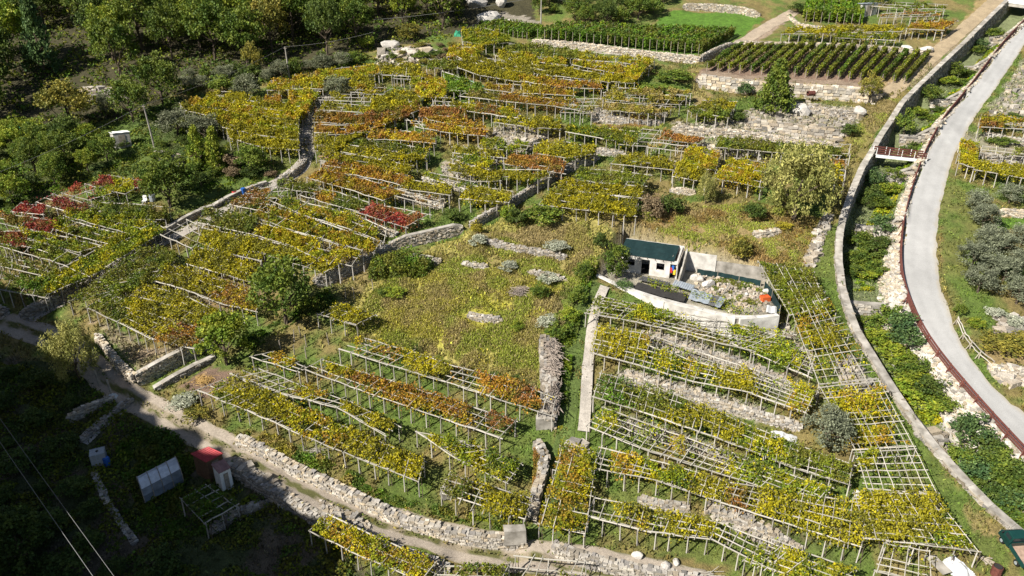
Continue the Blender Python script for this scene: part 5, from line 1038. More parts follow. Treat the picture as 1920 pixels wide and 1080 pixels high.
for x, y, _, _ in scatter([(985, -15), (1290, -15), (1250, 12), (1225, 42), (1170, 52), (1090, 52), (1060, 36), (1000, 26)], 34, 3.0, 4):
    kd = random.choice(['broad_dk', 'broad_md', 'bush_md', 'bush_dk']); h = random.uniform(3.5, 6) * (.7 if kd.startswith('bush') else 1)
    tree(kd, x, y, h, h * random.uniform(.9, 1.2), f"{'larger' if h > (3.4 if kd.startswith('bush') else 4.8) else 'smaller'} {'dark' if kd.endswith('dk') else 'green'} {'scrub' if kd.startswith('bush') else 'tree'} behind the tall vine rows, {'near the tall thin pole' if x < 1090 else 'midway along' if x < 1190 else 'by the bright lawn'}, {'front' if y > 28 else 'back'}", 'tree', 'thicket behind the tall vine rows')
for x, y, _, _ in scatter([(-30, 245), (60, 255), (190, 270), (215, 300), (180, 330), (110, 350), (40, 380), (-30, 400)], 34, 2.8, 5):
    kd = random.choice(['broad_dk', 'broad_md', 'bush_md', 'bush_lt', 'olive', 'broad_md', 'bush_dk', 'broad_dk', 'broad_lt']); h = random.uniform(3.2, 5.2) * (.75 if kd.startswith('bush') else 1)
    tree(kd, x, y, h, h * random.uniform(.85, 1.2), f"{'bigger' if h > 3.6 else 'smaller'} { {'ol': 'grey olive tree', 'broad_dk': 'dark green tree', 'broad_md': 'mid green tree', 'broad_lt': 'light green tree', 'bush_md': 'green bush', 'bush_lt': 'bright green bush', 'bush_dk': 'dark green bush'}['ol' if kd == 'olive' else kd]} in the far left grove, {'upper' if y < 285 else 'lower' if y > 335 else 'middle'} part, {'by the frame edge' if x < 45 else 'below the green net' if x < 105 else 'left of the hut'}", 'tree', 'mixed grove above the far left vineyard')
for x, y, _, _ in scatter([(330, 150), (420, 140), (500, 150), (540, 130), (620, 120), (660, 128), (560, 145), (500, 160), (440, 168), (345, 175)], 18, 2.2, 6):
    kd = random.choice(['olive', 'bush_md', 'bush_dk', 'olive']); h = random.uniform(2, 3.4)
    tree(kd, x, y, h, h * 1.2, ('taller ' if h > 2.7 else 'smaller ') + ('grey olive' if kd == 'olive' else 'dark bush' if kd == 'bush_dk' else 'green bush') + ' between wood and yellow vines, ' + ('by the dense round tree' if x < 400 else 'by the yellowish tree' if x < 500 else 'by the utility pole'), 'tree', 'strip of bushes between wood and yellow vines')
for x, y, _, _ in scatter([(300, 262), (420, 285), (440, 320), (520, 322), (500, 340), (430, 335), (350, 320), (300, 300)], 14, 2.4, 7):
    kd = random.choice(['bush_md', 'bush_dk', 'bush_br', 'bush_md']); h = random.uniform(1.4, 2.6)
    tree(kd, x, y, h, h * 1.4, 'garden bush around the two conifers', 'shrub', 'garden bushes around the two conifers')
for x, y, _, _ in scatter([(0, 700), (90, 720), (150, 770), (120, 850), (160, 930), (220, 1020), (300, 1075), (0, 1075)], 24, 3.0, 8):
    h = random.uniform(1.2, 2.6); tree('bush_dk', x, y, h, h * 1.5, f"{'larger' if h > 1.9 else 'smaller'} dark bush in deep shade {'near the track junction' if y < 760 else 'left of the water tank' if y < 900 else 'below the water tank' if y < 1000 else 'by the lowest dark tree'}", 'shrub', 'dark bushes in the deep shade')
for x, y, _, _ in scatter([(720, 110), (800, 85), (860, 84), (840, 120), (770, 132), (700, 126)], 14, 2.0, 9):
    kd = random.choice(['bush_au', 'bush_md', 'bush_br']); h = random.uniform(.9, 1.8); tree(kd, x, y, h, h * 1.6, 'low scrub on the rock outcrop below the wood', 'shrub', 'low scrub on the rock outcrop')

# ------------------------------------------------------------------ ground cover that nobody could count
def sample_px(poly, n):
    poly = np.array(poly, float); W3 = gp([tuple(q) for q in poly])[:, :2]; x0, y0 = W3.min(0); x1, y1 = W3.max(0); out = np.zeros((0, 2))
    while len(out) < n:
        q = np.stack([rng.uniform(x0, x1, n * 2), rng.uniform(y0, y1, n * 2)], -1); out = np.concatenate([out, q[inpoly(q[:, 0], q[:, 1], W3)]])
    return out[:n]
def stuff(name, me, label): o = obj(name, me); o['kind'] = 'stuff'; o['label'] = label; return o
def not_paved(q):
    d1, s1, _, _ = dpoly(q[:, 0], q[:, 1], gp(TRACK)); dl, sl, _, _ = dpoly(q[:, 0], q[:, 1], rl); dr, sr, _, _ = dpoly(q[:, 0], q[:, 1], rr)
    road = (sl > 0) & (sr < 0) & (q[:, 0] > 25); g = gcol(q[:, 0], q[:, 1]); light = g.sum(1) > 1.0
    return ((d1 > 1.3) | (d1 < .22)) & ~road & ~light & ~inpoly(q[:, 0], q[:, 1], YARD)
# grass tufts
n = 300000; q = sample_px([(-20, 240), (330, 170), (900, 80), (1300, 110), (1800, 120), (1940, 60), (1960, 1100), (-60, 1100)], n)
g = gcol(q[:, 0], q[:, 1]); q = q[not_paved(q) & (g[:, 1] / g[:, 0] > .79) & (fbm(q[:, 0] / 1.2, q[:, 1] / 1.2, 80, 3) > .38)]; g = gcol(q[:, 0], q[:, 1]); n = len(q)
zz = H(q[:, 0], q[:, 1]); hgt = rng.uniform(.06, .24, n) * (1 + .9 * (g[:, 0] > .15)); an = rng.uniform(0, 6.28, n); wd = rng.uniform(.025, .07, n)
V = np.empty((n, 4, 3)); lean = rng.normal(0, .12, (n, 2))
V[:, 0] = np.stack([q[:, 0] - np.cos(an) * wd, q[:, 1] - np.sin(an) * wd, zz - .03], -1); V[:, 1] = np.stack([q[:, 0] + np.cos(an) * wd, q[:, 1] + np.sin(an) * wd, zz - .03], -1)
V[:, 2] = np.stack([q[:, 0] + np.cos(an) * wd * 1.3 + lean[:, 0], q[:, 1] + np.sin(an) * wd * 1.3 + lean[:, 1], zz + hgt], -1); V[:, 3] = np.stack([q[:, 0] - np.cos(an) * wd * 1.3 + lean[:, 0], q[:, 1] - np.sin(an) * wd * 1.3 + lean[:, 1], zz + hgt * .8], -1)
gc = g * np.exp(rng.normal(0, .35, (n, 1))) * np.where(rng.random((n, 1)) < .25, np.array([[1.3, 1.25, .95]]), np.array([[.95, 1.05, .85]]))
stuff('grass', np_mesh('grass', V.reshape(-1, 3), np.arange(n * 4).reshape(-1, 4), M['blade'], cols4(np.clip(gc, 0, .7))), 'grass tufts, green and dry, over the terraces')
# leafy weeds: meadow, dry slope, lane edge
def weeds(name, poly, n, pal, size, h, label, thr=.42, seed=81):
    q = sample_px(poly, n); q = q[not_paved(q)]; nz = fbm(q[:, 0] / 1.7, q[:, 1] / 1.7, seed, 3); k = nz > thr; q, nz = q[k], nz[k]
    z = H(q[:, 0], q[:, 1]) + rng.random(len(q)) * h * sstep(thr, thr + .25, nz) + .02; p = np.stack([q[:, 0], q[:, 1], z], -1)
    pals = np.array(pal, dtype=object)[np.clip((fbm(q[:, 0] / 4, q[:, 1] / 4, seed + 3, 3) * 1.6 - .3) * len(pal), 0, len(pal) - 1e-3).astype(int)]
    v, f = leaf_quads(p, size, .5, .9); stuff(name, np_mesh(name, v, f, M['leaf'], cols4(leaf_cols(list(pals), p))), label)
def tall_grass(name, poly, n, hmax, label, seed, tint=(1, 1, 1)):
    q = sample_px(poly, n); q = q[not_paved(q)]; nz = fbm(q[:, 0] / 2.2, q[:, 1] / 2.2, seed, 3); q = q[nz > .3]; nz = nz[nz > .3]; n = len(q); g = gcol(q[:, 0], q[:, 1]) * np.array(tint)
    z = H(q[:, 0], q[:, 1]); hh = hmax * (.35 + .9 * sstep(.35, .7, nz)) * rng.uniform(.6, 1.2, n); an = rng.uniform(0, 6.28, n); wd = rng.uniform(.02, .055, n); ln = rng.normal(0, .22, (n, 2)) * hh[:, None]; V = np.empty((n, 4, 3)); cs, sn = np.cos(an) * wd, np.sin(an) * wd
    V[:, 0] = np.stack([q[:, 0] - cs, q[:, 1] - sn, z - .03], -1); V[:, 1] = np.stack([q[:, 0] + cs, q[:, 1] + sn, z - .03], -1); V[:, 2] = np.stack([q[:, 0] + cs * .8 + ln[:, 0], q[:, 1] + sn * .8 + ln[:, 1], z + hh], -1); V[:, 3] = np.stack([q[:, 0] - cs * .8 + ln[:, 0], q[:, 1] - sn * .8 + ln[:, 1], z + hh * .9], -1)
    w = sstep(.42, .62, fbm(q[:, 0] / 3, q[:, 1] / 3, seed + 5, 3))[:, None]; w2 = sstep(.5, .65, fbm(q[:, 0] / 4, q[:, 1] / 4, seed + 9, 3))[:, None] * .7; g = g * (1 - w2) + np.array((.30, .235, .11)) * w2; gc = g * (1 - w) + np.array((.23, .26, .04)) * w; gc = gc * 1.15 * np.exp(rng.normal(0, .3, (n, 1))); gc = np.where(rng.random((n, 1)) < .15, np.array([[.36, .29, .14]]), gc)
    stuff(name, np_mesh(name, V.reshape(-1, 3), np.arange(n * 4).reshape(-1, 4), M['blade'], cols4(np.clip(gc, 0, .7))), label)
MEADOW = [(640, 640), (700, 545), (760, 500), (900, 440), (1100, 420), (1120, 500), (1060, 600), (1020, 740), (900, 720), (760, 660)]
tall_grass('meadow_grass', MEADOW, 170000, .42, 'tall straw and lime coloured meadow grass', 120)
tall_grass('dry_grass', [(1150, 440), (1200, 395), (1420, 380), (1540, 410), (1510, 500), (1420, 520), (1300, 480)], 40000, .4, 'tall dry grass on the slope below the willow', 121, (1.1, .95, .8))
tall_grass('verge_grass', [(1520, 520), (1545, 430), (1570, 330), (1640, 250), (1685, 190), (1650, 180), (1600, 240), (1570, 330), (1535, 430)], 14000, .2, 'short grass along the stream wall', 122)
tall_grass('dry_grass', [(1110, 228), (1200, 222), (1250, 230), (1230, 245), (1150, 246)], 9000, .6, 'tan grass below the rubble wall', 123, (1.1, .9, .7))
weeds('meadow_weeds', MEADOW, 9000, ['ol', 'yg', 'yg', 'bg'], .17, .5, 'scattered leafy weeds in the meadow', .6)
weeds('yard_weeds', [(1310, 520), (1440, 535), (1450, 585), (1370, 590), (1330, 560)], 0, ['g'], .2, .2, 'x') if False else None
weeds('dry_weeds', [(1150, 440), (1200, 395), (1420, 380), (1540, 410), (1510, 500), (1420, 520), (1300, 480)], 6000, ['dry', 'ol', 'dry', 'ru', 'ol'], .17, .4, 'dry tan weeds on the slope below the willow', .45, 84)
weeds('tall_weeds', [(690, 530), (700, 490), (770, 482), (815, 500), (800, 522)], 7000, ['g', 'g', 'ol'], .24, 1.5, 'tall dark green weeds beside the curved retaining wall', .2, 86)
weeds('ivy', [(470, 660), (560, 600), (640, 570), (610, 545), (540, 590), (450, 640)], 5000, ['g', 'bg'], .24, .6, 'ivy and weeds along the foot of the retaining wall', .3, 87)
weeds('undergrowth', [(-20, 245), (230, 235), (440, 170), (700, 120), (880, 60), (860, -25), (-30, -25)], 26000, ['g', 'ol', 'g'], .5, 1.0, 'dark undergrowth of the wood', .45, 88)
weeds('grove_weeds', [(-20, 245), (230, 235), (340, 200), (430, 260), (540, 320), (430, 390), (330, 350), (160, 345), (30, 400), (-20, 420)], 18000, ['g', 'bg', 'ol'], .3, .5, 'green weeds between the garden trees', .45, 89)
weeds('stream_weeds', [(1870, 60), (1795, 140), (1745, 200), (1700, 275), (1660, 340), (1630, 400), (1600, 460), (1605, 520), (1645, 520), (1665, 430), (1690, 340), (1735, 250), (1800, 160), (1880, 80)], 12000, ['g', 'bg', 'yg'], .3, .5, 'green brambles over the upper stream bed', .42, 90)
weeds('stream_weeds', [(1620, 585), (1680, 590), (1720, 650), (1790, 760), (1740, 775), (1690, 735), (1640, 650)], 9000, ['g', 'bg', 'yg'], .28, .5, 'green brambles over the lower stream bed', .35, 91)
weeds('stream_weeds', [(1780, 850), (1850, 830), (1925, 900), (1960, 1040), (1900, 985), (1830, 915)], 9000, ['g', 'bg', 'g'], .28, .5, 'dark green brambles at the lowest end of the stream bed', .3, 92)
weeds('wall_top_weeds', [(470, 800), (600, 860), (760, 940), (960, 990), (950, 1005), (740, 955), (600, 895), (460, 830)], 9000, ['ol', 'g', 'dry'], .2, .45, 'weeds along the top of the track wall', .42, 93)
weeds('lane_weeds', [(1040, 640), (1100, 510), (1125, 490), (1100, 560), (1075, 660), (1060, 800), (1040, 820)], 7000, ['g', 'bg', 'yg'], .24, .7, 'green weeds along the grassy lane', .42, 94)
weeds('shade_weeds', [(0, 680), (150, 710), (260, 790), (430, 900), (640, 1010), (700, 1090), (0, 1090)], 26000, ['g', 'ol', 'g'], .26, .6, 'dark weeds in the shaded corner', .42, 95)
weeds('garden_crops', [(215, 830), (330, 800), (370, 860), (330, 960), (420, 1000), (300, 1020), (230, 900)], 9000, ['g', 'g', 'bg'], .26, .6, 'vegetable crops in the shaded garden', .35, 96)
weeds('dead_weeds', [(1000, 850), (1025, 850), (1015, 910), (998, 925)], 2600, ['ru', 'dry'], .14, .9, 'dead purplish weeds over the curved pier', .1, 97)
# loose stones
def rubble(name, poly, n, s0, s1, label, sink=.3):
    q = sample_px(poly, n); z = H(q[:, 0], q[:, 1]); sz = rng.uniform(s0, s1, (n, 1)) * rng.uniform(.6, 1.3, (n, 3)) * (1 + 1.2 * (rng.random((n, 1)) < .06)); sz[:, 2] *= .7
    v, f = jit_box_np(np.stack([q[:, 0], q[:, 1], z + sz[:, 2] * (.5 - sink)], -1), sz, rng.uniform(0, 6.28, n), .3); stuff(name, np_mesh(name, v, f, M['stone'], np.repeat(stone_cols(n, (1.05, 1.03, 1.0)), 8, axis=0)), label)
for poly, n, s0, s1, lab in [
 ([(1390, 212), (1480, 185), (1620, 210), (1600, 250), (1570, 265), (1400, 245)], 900, .2, .5, 'loose stones over the terraces by the conical tree'),
 ([(1255, 232), (1400, 228), (1580, 262), (1560, 285), (1300, 258)], 700, .2, .4, 'loose stones over the long pale terraces'),
 ([(925, 240), (985, 233), (1030, 255), (990, 275), (930, 262)], 500, .2, .4, 'loose stones on the round stony plot'),
 ([(1100, 205), (1250, 213), (1240, 232), (1110, 225)], 400, .2, .4, 'loose stones above the dry tan grass'),
 ([(1200, 620), (1290, 640), (1430, 690), (1500, 722), (1490, 738), (1360, 690), (1220, 652)], 420, .12, .34, 'rubble spilling below the first pergola under the house'),
 ([(1160, 690), (1290, 728), (1440, 770), (1420, 785), (1280, 750), (1170, 712)], 240, .12, .32, 'rubble strip beside the grey shrub'),
 ([(1507, 500), (1530, 430), (1548, 400), (1562, 405), (1525, 500)], 500, .2, .45, 'broken stone bank right of the dry slope'),
 ([(1470, 605), (1520, 660), (1525, 700), (1490, 680), (1455, 640)], 260, .15, .4, 'pale rubble at the foot of the yard wall'),
 ([(1570, 680), (1600, 670), (1640, 720), (1620, 745), (1580, 735)], 260, .15, .45, 'pale rubble under the slanting grid'),
 ([(1935, 85), (1985, 100), (1985, 235), (1852, 238), (1852, 214), (1888, 166)], 500, .2, .6, 'loose pale stones right of the valley road at top'),
 ([(1860, 590), (1930, 600), (1930, 640), (1870, 630)], 160, .2, .5, 'stones below the olive grove'),
 ([(1855, 688), (1935, 695), (1940, 725), (1880, 722)], 130, .25, .6, 'white stones by the end of the wooden fence'),
 ([(1712, 780), (1780, 785), (1800, 800), (1740, 830), (1720, 815)], 300, .2, .5, 'stones below the lowest check dam'),
 ([(1600, 548), (1660, 555), (1665, 585), (1610, 590)], 200, .2, .5, 'stones below the shaded check dam'),
 ([(600, 940), (700, 985), (690, 1005), (600, 965)], 350, .15, .32, 'rubble at the lower edge of the dirt track'),
 ([(440, 860), (520, 910), (560, 945), (520, 940), (440, 890)], 600, .15, .34, 'dark rubble bank between shed and track'),
 ([(1330, 935), (1440, 985), (1500, 1030), (1440, 1020), (1320, 960)], 220, .15, .4, 'loose stones under the lowest pergola'),
 ([(1060, 825), (1100, 835), (1110, 860), (1075, 870)], 200, .15, .45, 'rubble pile below the concrete strip'),
 ([(715, 95), (800, 85), (840, 110), (760, 125), (700, 125)], 260, .3, .8, 'rocks of the outcrop below the wood'),
 ([(290, 285), (335, 290), (345, 312), (300, 305)], 200, .2, .5, 'stone heap left of the conifers'),
 ([(150, 165), (250, 168), (240, 190), (160, 190)], 120, .4, 1.0, 'pale boulders in the shade below the wood'),
 ([(825, 305), (890, 315), (885, 335), (830, 325)], 160, .15, .35, 'stones of the lower bare plot'), ([(885, 280), (945, 292), (940, 302), (890, 295)], 140, .15, .35, 'stones of the upper bare plot'),
 ([(770, 350), (850, 365), (830, 385), (745, 365)], 260, .15, .4, 'stones behind the red pergola')]:
    rubble('rubble', poly, n, s0, s1, lab)
def yard_pts(poly, n):
    W3 = np.array([GZ(x, y, ZY)[:2] for x, y in poly]); q = rng.uniform(W3.min(0), W3.max(0), (n * 4, 2)); return q[inpoly(q[:, 0], q[:, 1], W3)][:n]
q = yard_pts([(1305, 512), (1425, 532), (1448, 585), (1380, 588), (1300, 560)], 420); n = len(q); sz = rng.uniform(.1, .34, (n, 1)) * rng.uniform(.6, 1.3, (n, 3)); v, f = jit_box_np(np.stack([q[:, 0], q[:, 1], ZY + sz[:, 2] * .3], -1), sz, rng.uniform(0, 6.28, n), .3)
stuff('yard_rubble', np_mesh('yard_rubble', v, f, M['stone'], np.repeat(stone_cols(n, (1.1, 1.05, 1)), 8, axis=0)), 'rubble strewn over the yard of the ruined house')
q = yard_pts([(1312, 516), (1430, 536), (1446, 575), (1360, 570)], 9000); nz = fbm(q[:, 0] / 1.1, q[:, 1] / 1.1, 130, 3); q = q[nz > .5]; p = np.stack([q[:, 0], q[:, 1], ZY + rng.uniform(0, .3, len(q))], -1); v, f = leaf_quads(p, .14, .5, .9)
stuff('yard_weeds', np_mesh('yard_weeds', v, f, M['leaf'], cols4(leaf_cols(['ol'] * len(p), p))), 'low weeds in the yard of the ruined house')
q = yard_pts([(1195, 536), (1380, 590), (1460, 592), (1456, 580), (1385, 578), (1200, 526)], 4200); nz = fbm(q[:, 0] / .9, q[:, 1] / .9, 131, 3); q = q[nz > .55]; p = np.stack([q[:, 0], q[:, 1] - .3, ZY + .2 + rng.uniform(-.5, .9, len(q))], -1); v, f = leaf_quads(p, .17, .5, .9)
stuff('wall_creeper', np_mesh('wall_creeper', v, f, M['leaf'], cols4(leaf_cols(['yg'] * len(p), p))), 'green creeper straggling over the front yard wall')
# stone facing of the embankment below the road
c = resample(rl, .5); yy_ = proj(np.stack([c[:, 0], c[:, 1], base(c[:, 1])], -1))[1]; wd_ = np.interp(yy_, [0, 300, 430, 520, 640, 800], [.15, .2, .9, 1.9, 3.2, 3.4]); nr_ = np.gradient(c[:, :2], axis=0); nr_ /= np.linalg.norm(nr_, axis=1)[:, None]; nr_ = np.stack([nr_[:, 1], -nr_[:, 0]], -1)
k = rng.integers(0, len(c), 5200); d = .35 + rng.random(5200) * wd_[k]; q = c[k, :2] + nr_[k] * d[:, None]; q += rng.normal(0, .2, q.shape)
sz = rng.uniform(.22, .5, (len(q), 1)) * rng.uniform(.7, 1.3, (len(q), 3)); v, f = jit_box_np(np.stack([q[:, 0], q[:, 1], H(q[:, 0], q[:, 1]) - .02], -1), sz * np.array([1, 1, .5]), rng.uniform(0, 6.28, len(q)), .3)
stuff('embankment_stones', np_mesh('embankment_stones', v, f, M['stone'], np.repeat(stone_cols(len(q), (1.3, 1.28, 1.22)), 8, axis=0)), 'pale stone pitching of the bank below the road')

# ------------------------------------------------------------------ ruined house and its yard
random.seed(21)
A = Vector(GZ(1164, 508, ZY)); Bq = Vector(GZ(1268, 524, ZY)); EX = (Bq - A); LW = EX.length; EX.normalize(); EY = Vector((-EX.y, EX.x, 0))
hs = thing('ruined_house', 'roofless white plastered house shell with a dark green net over one end', 'house', A)
def hp(u, v, z): return A + EX * u + EY * v + Vector((0, 0, z))
def panel(mb, u0, u1, v, z0, z1, t=.22, openings=()):
    ops = sorted(openings); x = u0
    def bx(a, b, c, d):
        if b - a > .01 and d - c > .01: mb.slab(hp(a, v, d), hp(b, v, d), hp(b, v + t, d), hp(a, v + t, d), d - c)
    for a, b, c, d in ops: bx(x, a, z0, z1); bx(a, b, z0, c); bx(a, b, d, z1); x = b
    bx(x, u1, z0, z1)
ops = [(.10 * LW, .24 * LW, .95, 1.9), (.36 * LW, .51 * LW, -.1, 2.05), (.63 * LW, .77 * LW, .9, 1.85), (.87 * LW, .985 * LW, -.1, 1.95)]
mb = MB(); panel(mb, 0, LW, 0, -.2, 2.35, .24, ops); mb.build('front_wall', M['plaster'], hs)
mb = MB(); panel(mb, -.3, LW * 1.02, 3.3, -.2, 3.15, .25); mb.build('back_wall', M['plaster'], hs)
mb = MB(); panel(mb, LW * 1.021, LW * 1.60, 3.3, -.2, 2.5, .25); mb.build('back_wall', M['plaster'], hs)
mb = MB(); panel(mb, LW * 1.601, LW * 2.55, 3.4, -.2, 1.75, .25); mb.build('back_wall', M['concrete'], hs)
def gable(u, t=.22):
    mb = MB(); k = 0; pts = [(0.25, -.2), (3.29, -.2), (3.29, 3.1), (0.25, 2.3)]
    for du in (0, t):
        for v, z in pts: mb.v.append(tuple(hp(u + du, v, z)))
    for q in ((0, 1, 2, 3), (7, 6, 5, 4), (0, 4, 5, 1), (1, 5, 6, 2), (2, 6, 7, 3), (3, 7, 4, 0)): mb.f.append(list(q))
    return mb
gable(0).build('side_wall', M['plaster'], hs); gable(LW * 1.0 - .23).build('side_wall', M['plaster'], hs)
mb = MB()
for dv in [(0.3, 2.28), (3.2, 3.06)]: pass
pm = MB(); k = 0
for v, z in [(-1.4, .05), (0, 1.4), (3.28, 2.6), (3.28, -.1), (-1.4, -.1)]: pass
w_ = MB(); u = LW * 1.06
for du in (0, .2):
    for v, z in [(-2.2, -.2), (3.29, -.2), (3.29, 2.95), (-2.2, .6)]: w_.v.append(tuple(hp(u + du, v, z)))
for q in ((0, 1, 2, 3), (7, 6, 5, 4), (0, 4, 5, 1), (1, 5, 6, 2), (2, 6, 7, 3), (3, 7, 4, 0)): w_.f.append(list(q))
w_.build('partition_wall', M['concrete'], hs)
mb = MB(); n_ = 14
for i in range(n_):
    u0, u1 = -.3 + (LW * .93 + .3) * i / n_, -.3 + (LW * .93 + .3) * (i + 1) / n_; s0, s1 = .1 * math.sin(i * 1.3), .1 * math.sin((i + 1) * 1.3)
    for j in range(3):
        v0, v1 = -.1 + 3.4 * j / 3, -.1 + 3.4 * (j + 1) / 3; zf = lambda v, s: 2.42 + .78 * (v / 3.3) + s * math.sin(v) - .0
        mb.quad(hp(u0, v0, zf(v0, s0)), hp(u1, v0, zf(v0, s1)), hp(u1, v1, zf(v1, s1)), hp(u0, v1, zf(v1, s0)))
mb.build('net_roof', M['greynet'], hs)
for i in range(8):
    u = LW * (i + .3) / 7.2; mb = MB(); mb.tube([hp(u, -.25, 2.28), hp(u + .1, 3.3, 3.05)], .045, 6); mb.build('rafter', M['oldwood'], hs)
mb = MB(); mb.slab(hp(.25, .25, .02), hp(LW - .25, .25, .02), hp(LW - .25, 3.28, .02), hp(.25, 3.28, .02), .1); mb.build('house_floor', M['dark'], hs)  # near-black floor colour stands for the shade inside the house
for nm, mt, u, z in [('red_towel', 'redcloth', .90, 1.2), ('blue_cloth', 'bluepl', .925, 1.5), ('yellow_cloth', 'yellowpl', .955, 1.0)]:
    mb = MB(); mb.box(tuple(hp(u * LW, -.12, z)), (.3, .05, .65), math.atan2(EX.y, EX.x), .1); q = hp(u * LW, -.12, 0); solo(mb, 'hanging_cloth', M[mt], nm.replace('_', ' ') + ' hanging in the doorway at the right end of the house', 'cloth', q)
def sheet(name, px, z, m, label, cat, n=10, amp=.05, tilt=(0, 0), thick=.03, ridge=0):
    a, b, c, d = [Vector(GZ(x, y, ZY + z + (tilt[0] if i in (2, 3) else tilt[1]))) for i, (x, y) in enumerate(px)]; mb = MB()
    for i in range(n):
        z0 = amp * (1 if i % 2 else -1) if ridge else amp * math.sin(i * 1.7); z1 = amp * (-1 if i % 2 else 1) if ridge else amp * math.sin((i + 1) * 1.7); t0, t1 = i / n, (i + 1) / n
        mb.slab(a.lerp(b, t0) + Vector((0, 0, z0)), a.lerp(b, t1) + Vector((0, 0, z1)), d.lerp(c, t1) + Vector((0, 0, z1)), d.lerp(c, t0) + Vector((0, 0, z0)), thick)
    cen = (a + b + c + d) / 4; cen.z = ZY; return solo(mb, name, M[m], label, cat, cen)
sheet('corrugated_sheet', [(1204, 517), (1258, 530), (1250, 536), (1196, 524)], .5, 'greymetal', 'dark corrugated sheet lying below the house wall', 'roof sheet', 24, .035, ridge=1)
sheet('corrugated_sheet', [(1266, 524), (1303, 535), (1297, 545), (1260, 534)], .7, 'galv', 'light corrugated metal sheet beside the partition wall', 'roof sheet', 18, .03, ridge=1)
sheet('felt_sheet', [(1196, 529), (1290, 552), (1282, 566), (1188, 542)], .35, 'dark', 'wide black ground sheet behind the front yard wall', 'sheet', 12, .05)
sheet('scrap_sheet', [(1299, 541), (1336, 552), (1328, 570), (1290, 560)], .55, 'galv', 'stained grey scrap sheet propped in the yard', 'sheet', 8, .05, (-.1, .35))
sheet('scrap_sheet', [(1336, 553), (1350, 556), (1341, 574), (1328, 571)], .55, 'greymetal', 'darker scrap sheet between the two grey ones in the yard', 'sheet', 5, .05, (-.1, .3))
sheet('scrap_sheet', [(1350, 556), (1362, 560), (1350, 577), (1340, 574)], .6, 'galv', 'pale blue-grey scrap sheet at the right end of the row', 'sheet', 5, .05, (-.1, .3))
sheet('white_sheet', [(1438, 572), (1457, 575), (1456, 588), (1436, 585)], .3, 'tarp', 'white plastic sheet at the right end of the yard', 'sheet', 6, .06)
def rock(px, py, size, label, z=None, seed=0, m=None, squash=.75, cat='boulder'):
    p = P(px, py) if z is None else GZ(px, py, z); r = random.Random(seed); me = bpy.data.meshes.new('boulder'); import bmesh
    bm = bmesh.new(); bmesh.ops.create_icosphere(bm, subdivisions=2, radius=.5)
    ds = [(Vector((r.gauss(0, 1), r.gauss(0, 1), r.gauss(0, 1))).normalized(), r.uniform(.28, .42)) for _ in range(9)]
    for v in bm.verts:
        for d, k in ds:
            e_ = v.co.dot(d)
            if e_ > k: v.co -= d * (e_ - k) * .92
        v.co = Vector((v.co.x * size[0], v.co.y * size[1], v.co.z * size[2] + size[2] * .25)) * 1.25
    bm.to_mesh(me); bm.free(); a = me.color_attributes.new('Col', 'FLOAT_COLOR', 'POINT'); c = np.ones((len(me.vertices), 4), np.float32); c[:, :3] = (.46, .43, .39); a.data.foreach_set('color', c.ravel()); me.materials.append(M['stone'])
    o = obj('boulder', me); o.location = [float(k) for k in p]; o.rotation_euler = (0, 0, r.uniform(0, 6)); return tag(o, label, cat, None, 'thing')
rock(1302, 524, (1.0, .8, .8), 'brown rock against the partition wall in the yard', ZY, 1); rock(1313, 527, (1.1, .8, .8), 'middle one of the three rocks heaped in the yard', ZY, 2); rock(1328, 536, (1.6, 1.2, .9), 'biggest grey rock of the heap in the yard', ZY, 3); rock(1400, 553, (.5, .5, .4), 'small pale stone alone on the yard ground', ZY, 4)
rock(1440, 550, (1.2, .9, .8), 'white lump of rubble above the orange crate', ZY, 6)
rock(1500, 214, (3.6, 2.4, 2.2), 'huge pale boulder on the stone terraces', None, 5); rock(1610, 214, (2.0, 1.6, 1.5), 'pale boulder at the right end of the upper terrace', None, 7)
rock(1413, 292, (1.0, .9, 1.7), 'left of the two standing stones above the willow', None, 8); rock(1425, 297, (1.1, 1.0, 2.6), 'taller right one of the two standing stones above the willow', None, 9)
rock(918, 44, (5.0, 3.0, 2.6), 'great pale rock slab at the wood edge', None, 10); rock(955, 44, (2.4, 1.6, 1.0), 'white boulder right of the great rock slab', None, 11); rock(890, 12, (4.5, 3, 3), 'grey cliff rock in the wood above the great slab', None, 12); rock(940, 12, (3, 2.2, 3), 'pale tall rock above the white boulder', None, 13)
rock(1165, 127, (1.8, 1.2, .9), 'white rock at the right end of the yellow top rows', None, 14); rock(822, 178, (2.6, 1.6, .7), 'flat pinkish rock by the bare grid mid slope', None, 15)
rock(732, 88, (3.2, 2.4, 1.4), 'layered grey rock of the outcrop', None, 16); rock(535, 14, (5, 3, 3), 'reddish grey crag in the wood at the top', None, 17)
rock(1195, 1045, (.9, .7, .6), 'round stone on grass above the track wall', None, 18); rock(1268, 1057, (.7, .6, .5), 'small grey stone on grass above the track wall', None, 19); rock(1248, 1062, (.9, .7, .6), 'pale stone half in the track wall top', None, 20)
rock(1735, 97, (2.6, 1.6, 1.2), 'white boulders heap at the corner of the ploughed vineyard', None, 21); rock(1700, 92, (2.0, 1.4, 1.0), 'white boulder on the wall top of the ploughed vineyard', None, 22)
for i, (x, y) in enumerate([(1765, 720), (1780, 790), (1835, 812)]): rock(x, y, (1.1, .9, .6), 'pale boulder on the road bank, ' + ['upper one', 'middle one', 'lower one'][i], None, 30 + i)
q = Vector(GZ(1434, 563, ZY)); mb = MB(); mb.box((q.x, q.y, q.z + .42), (1.0, .8, .06), .2)
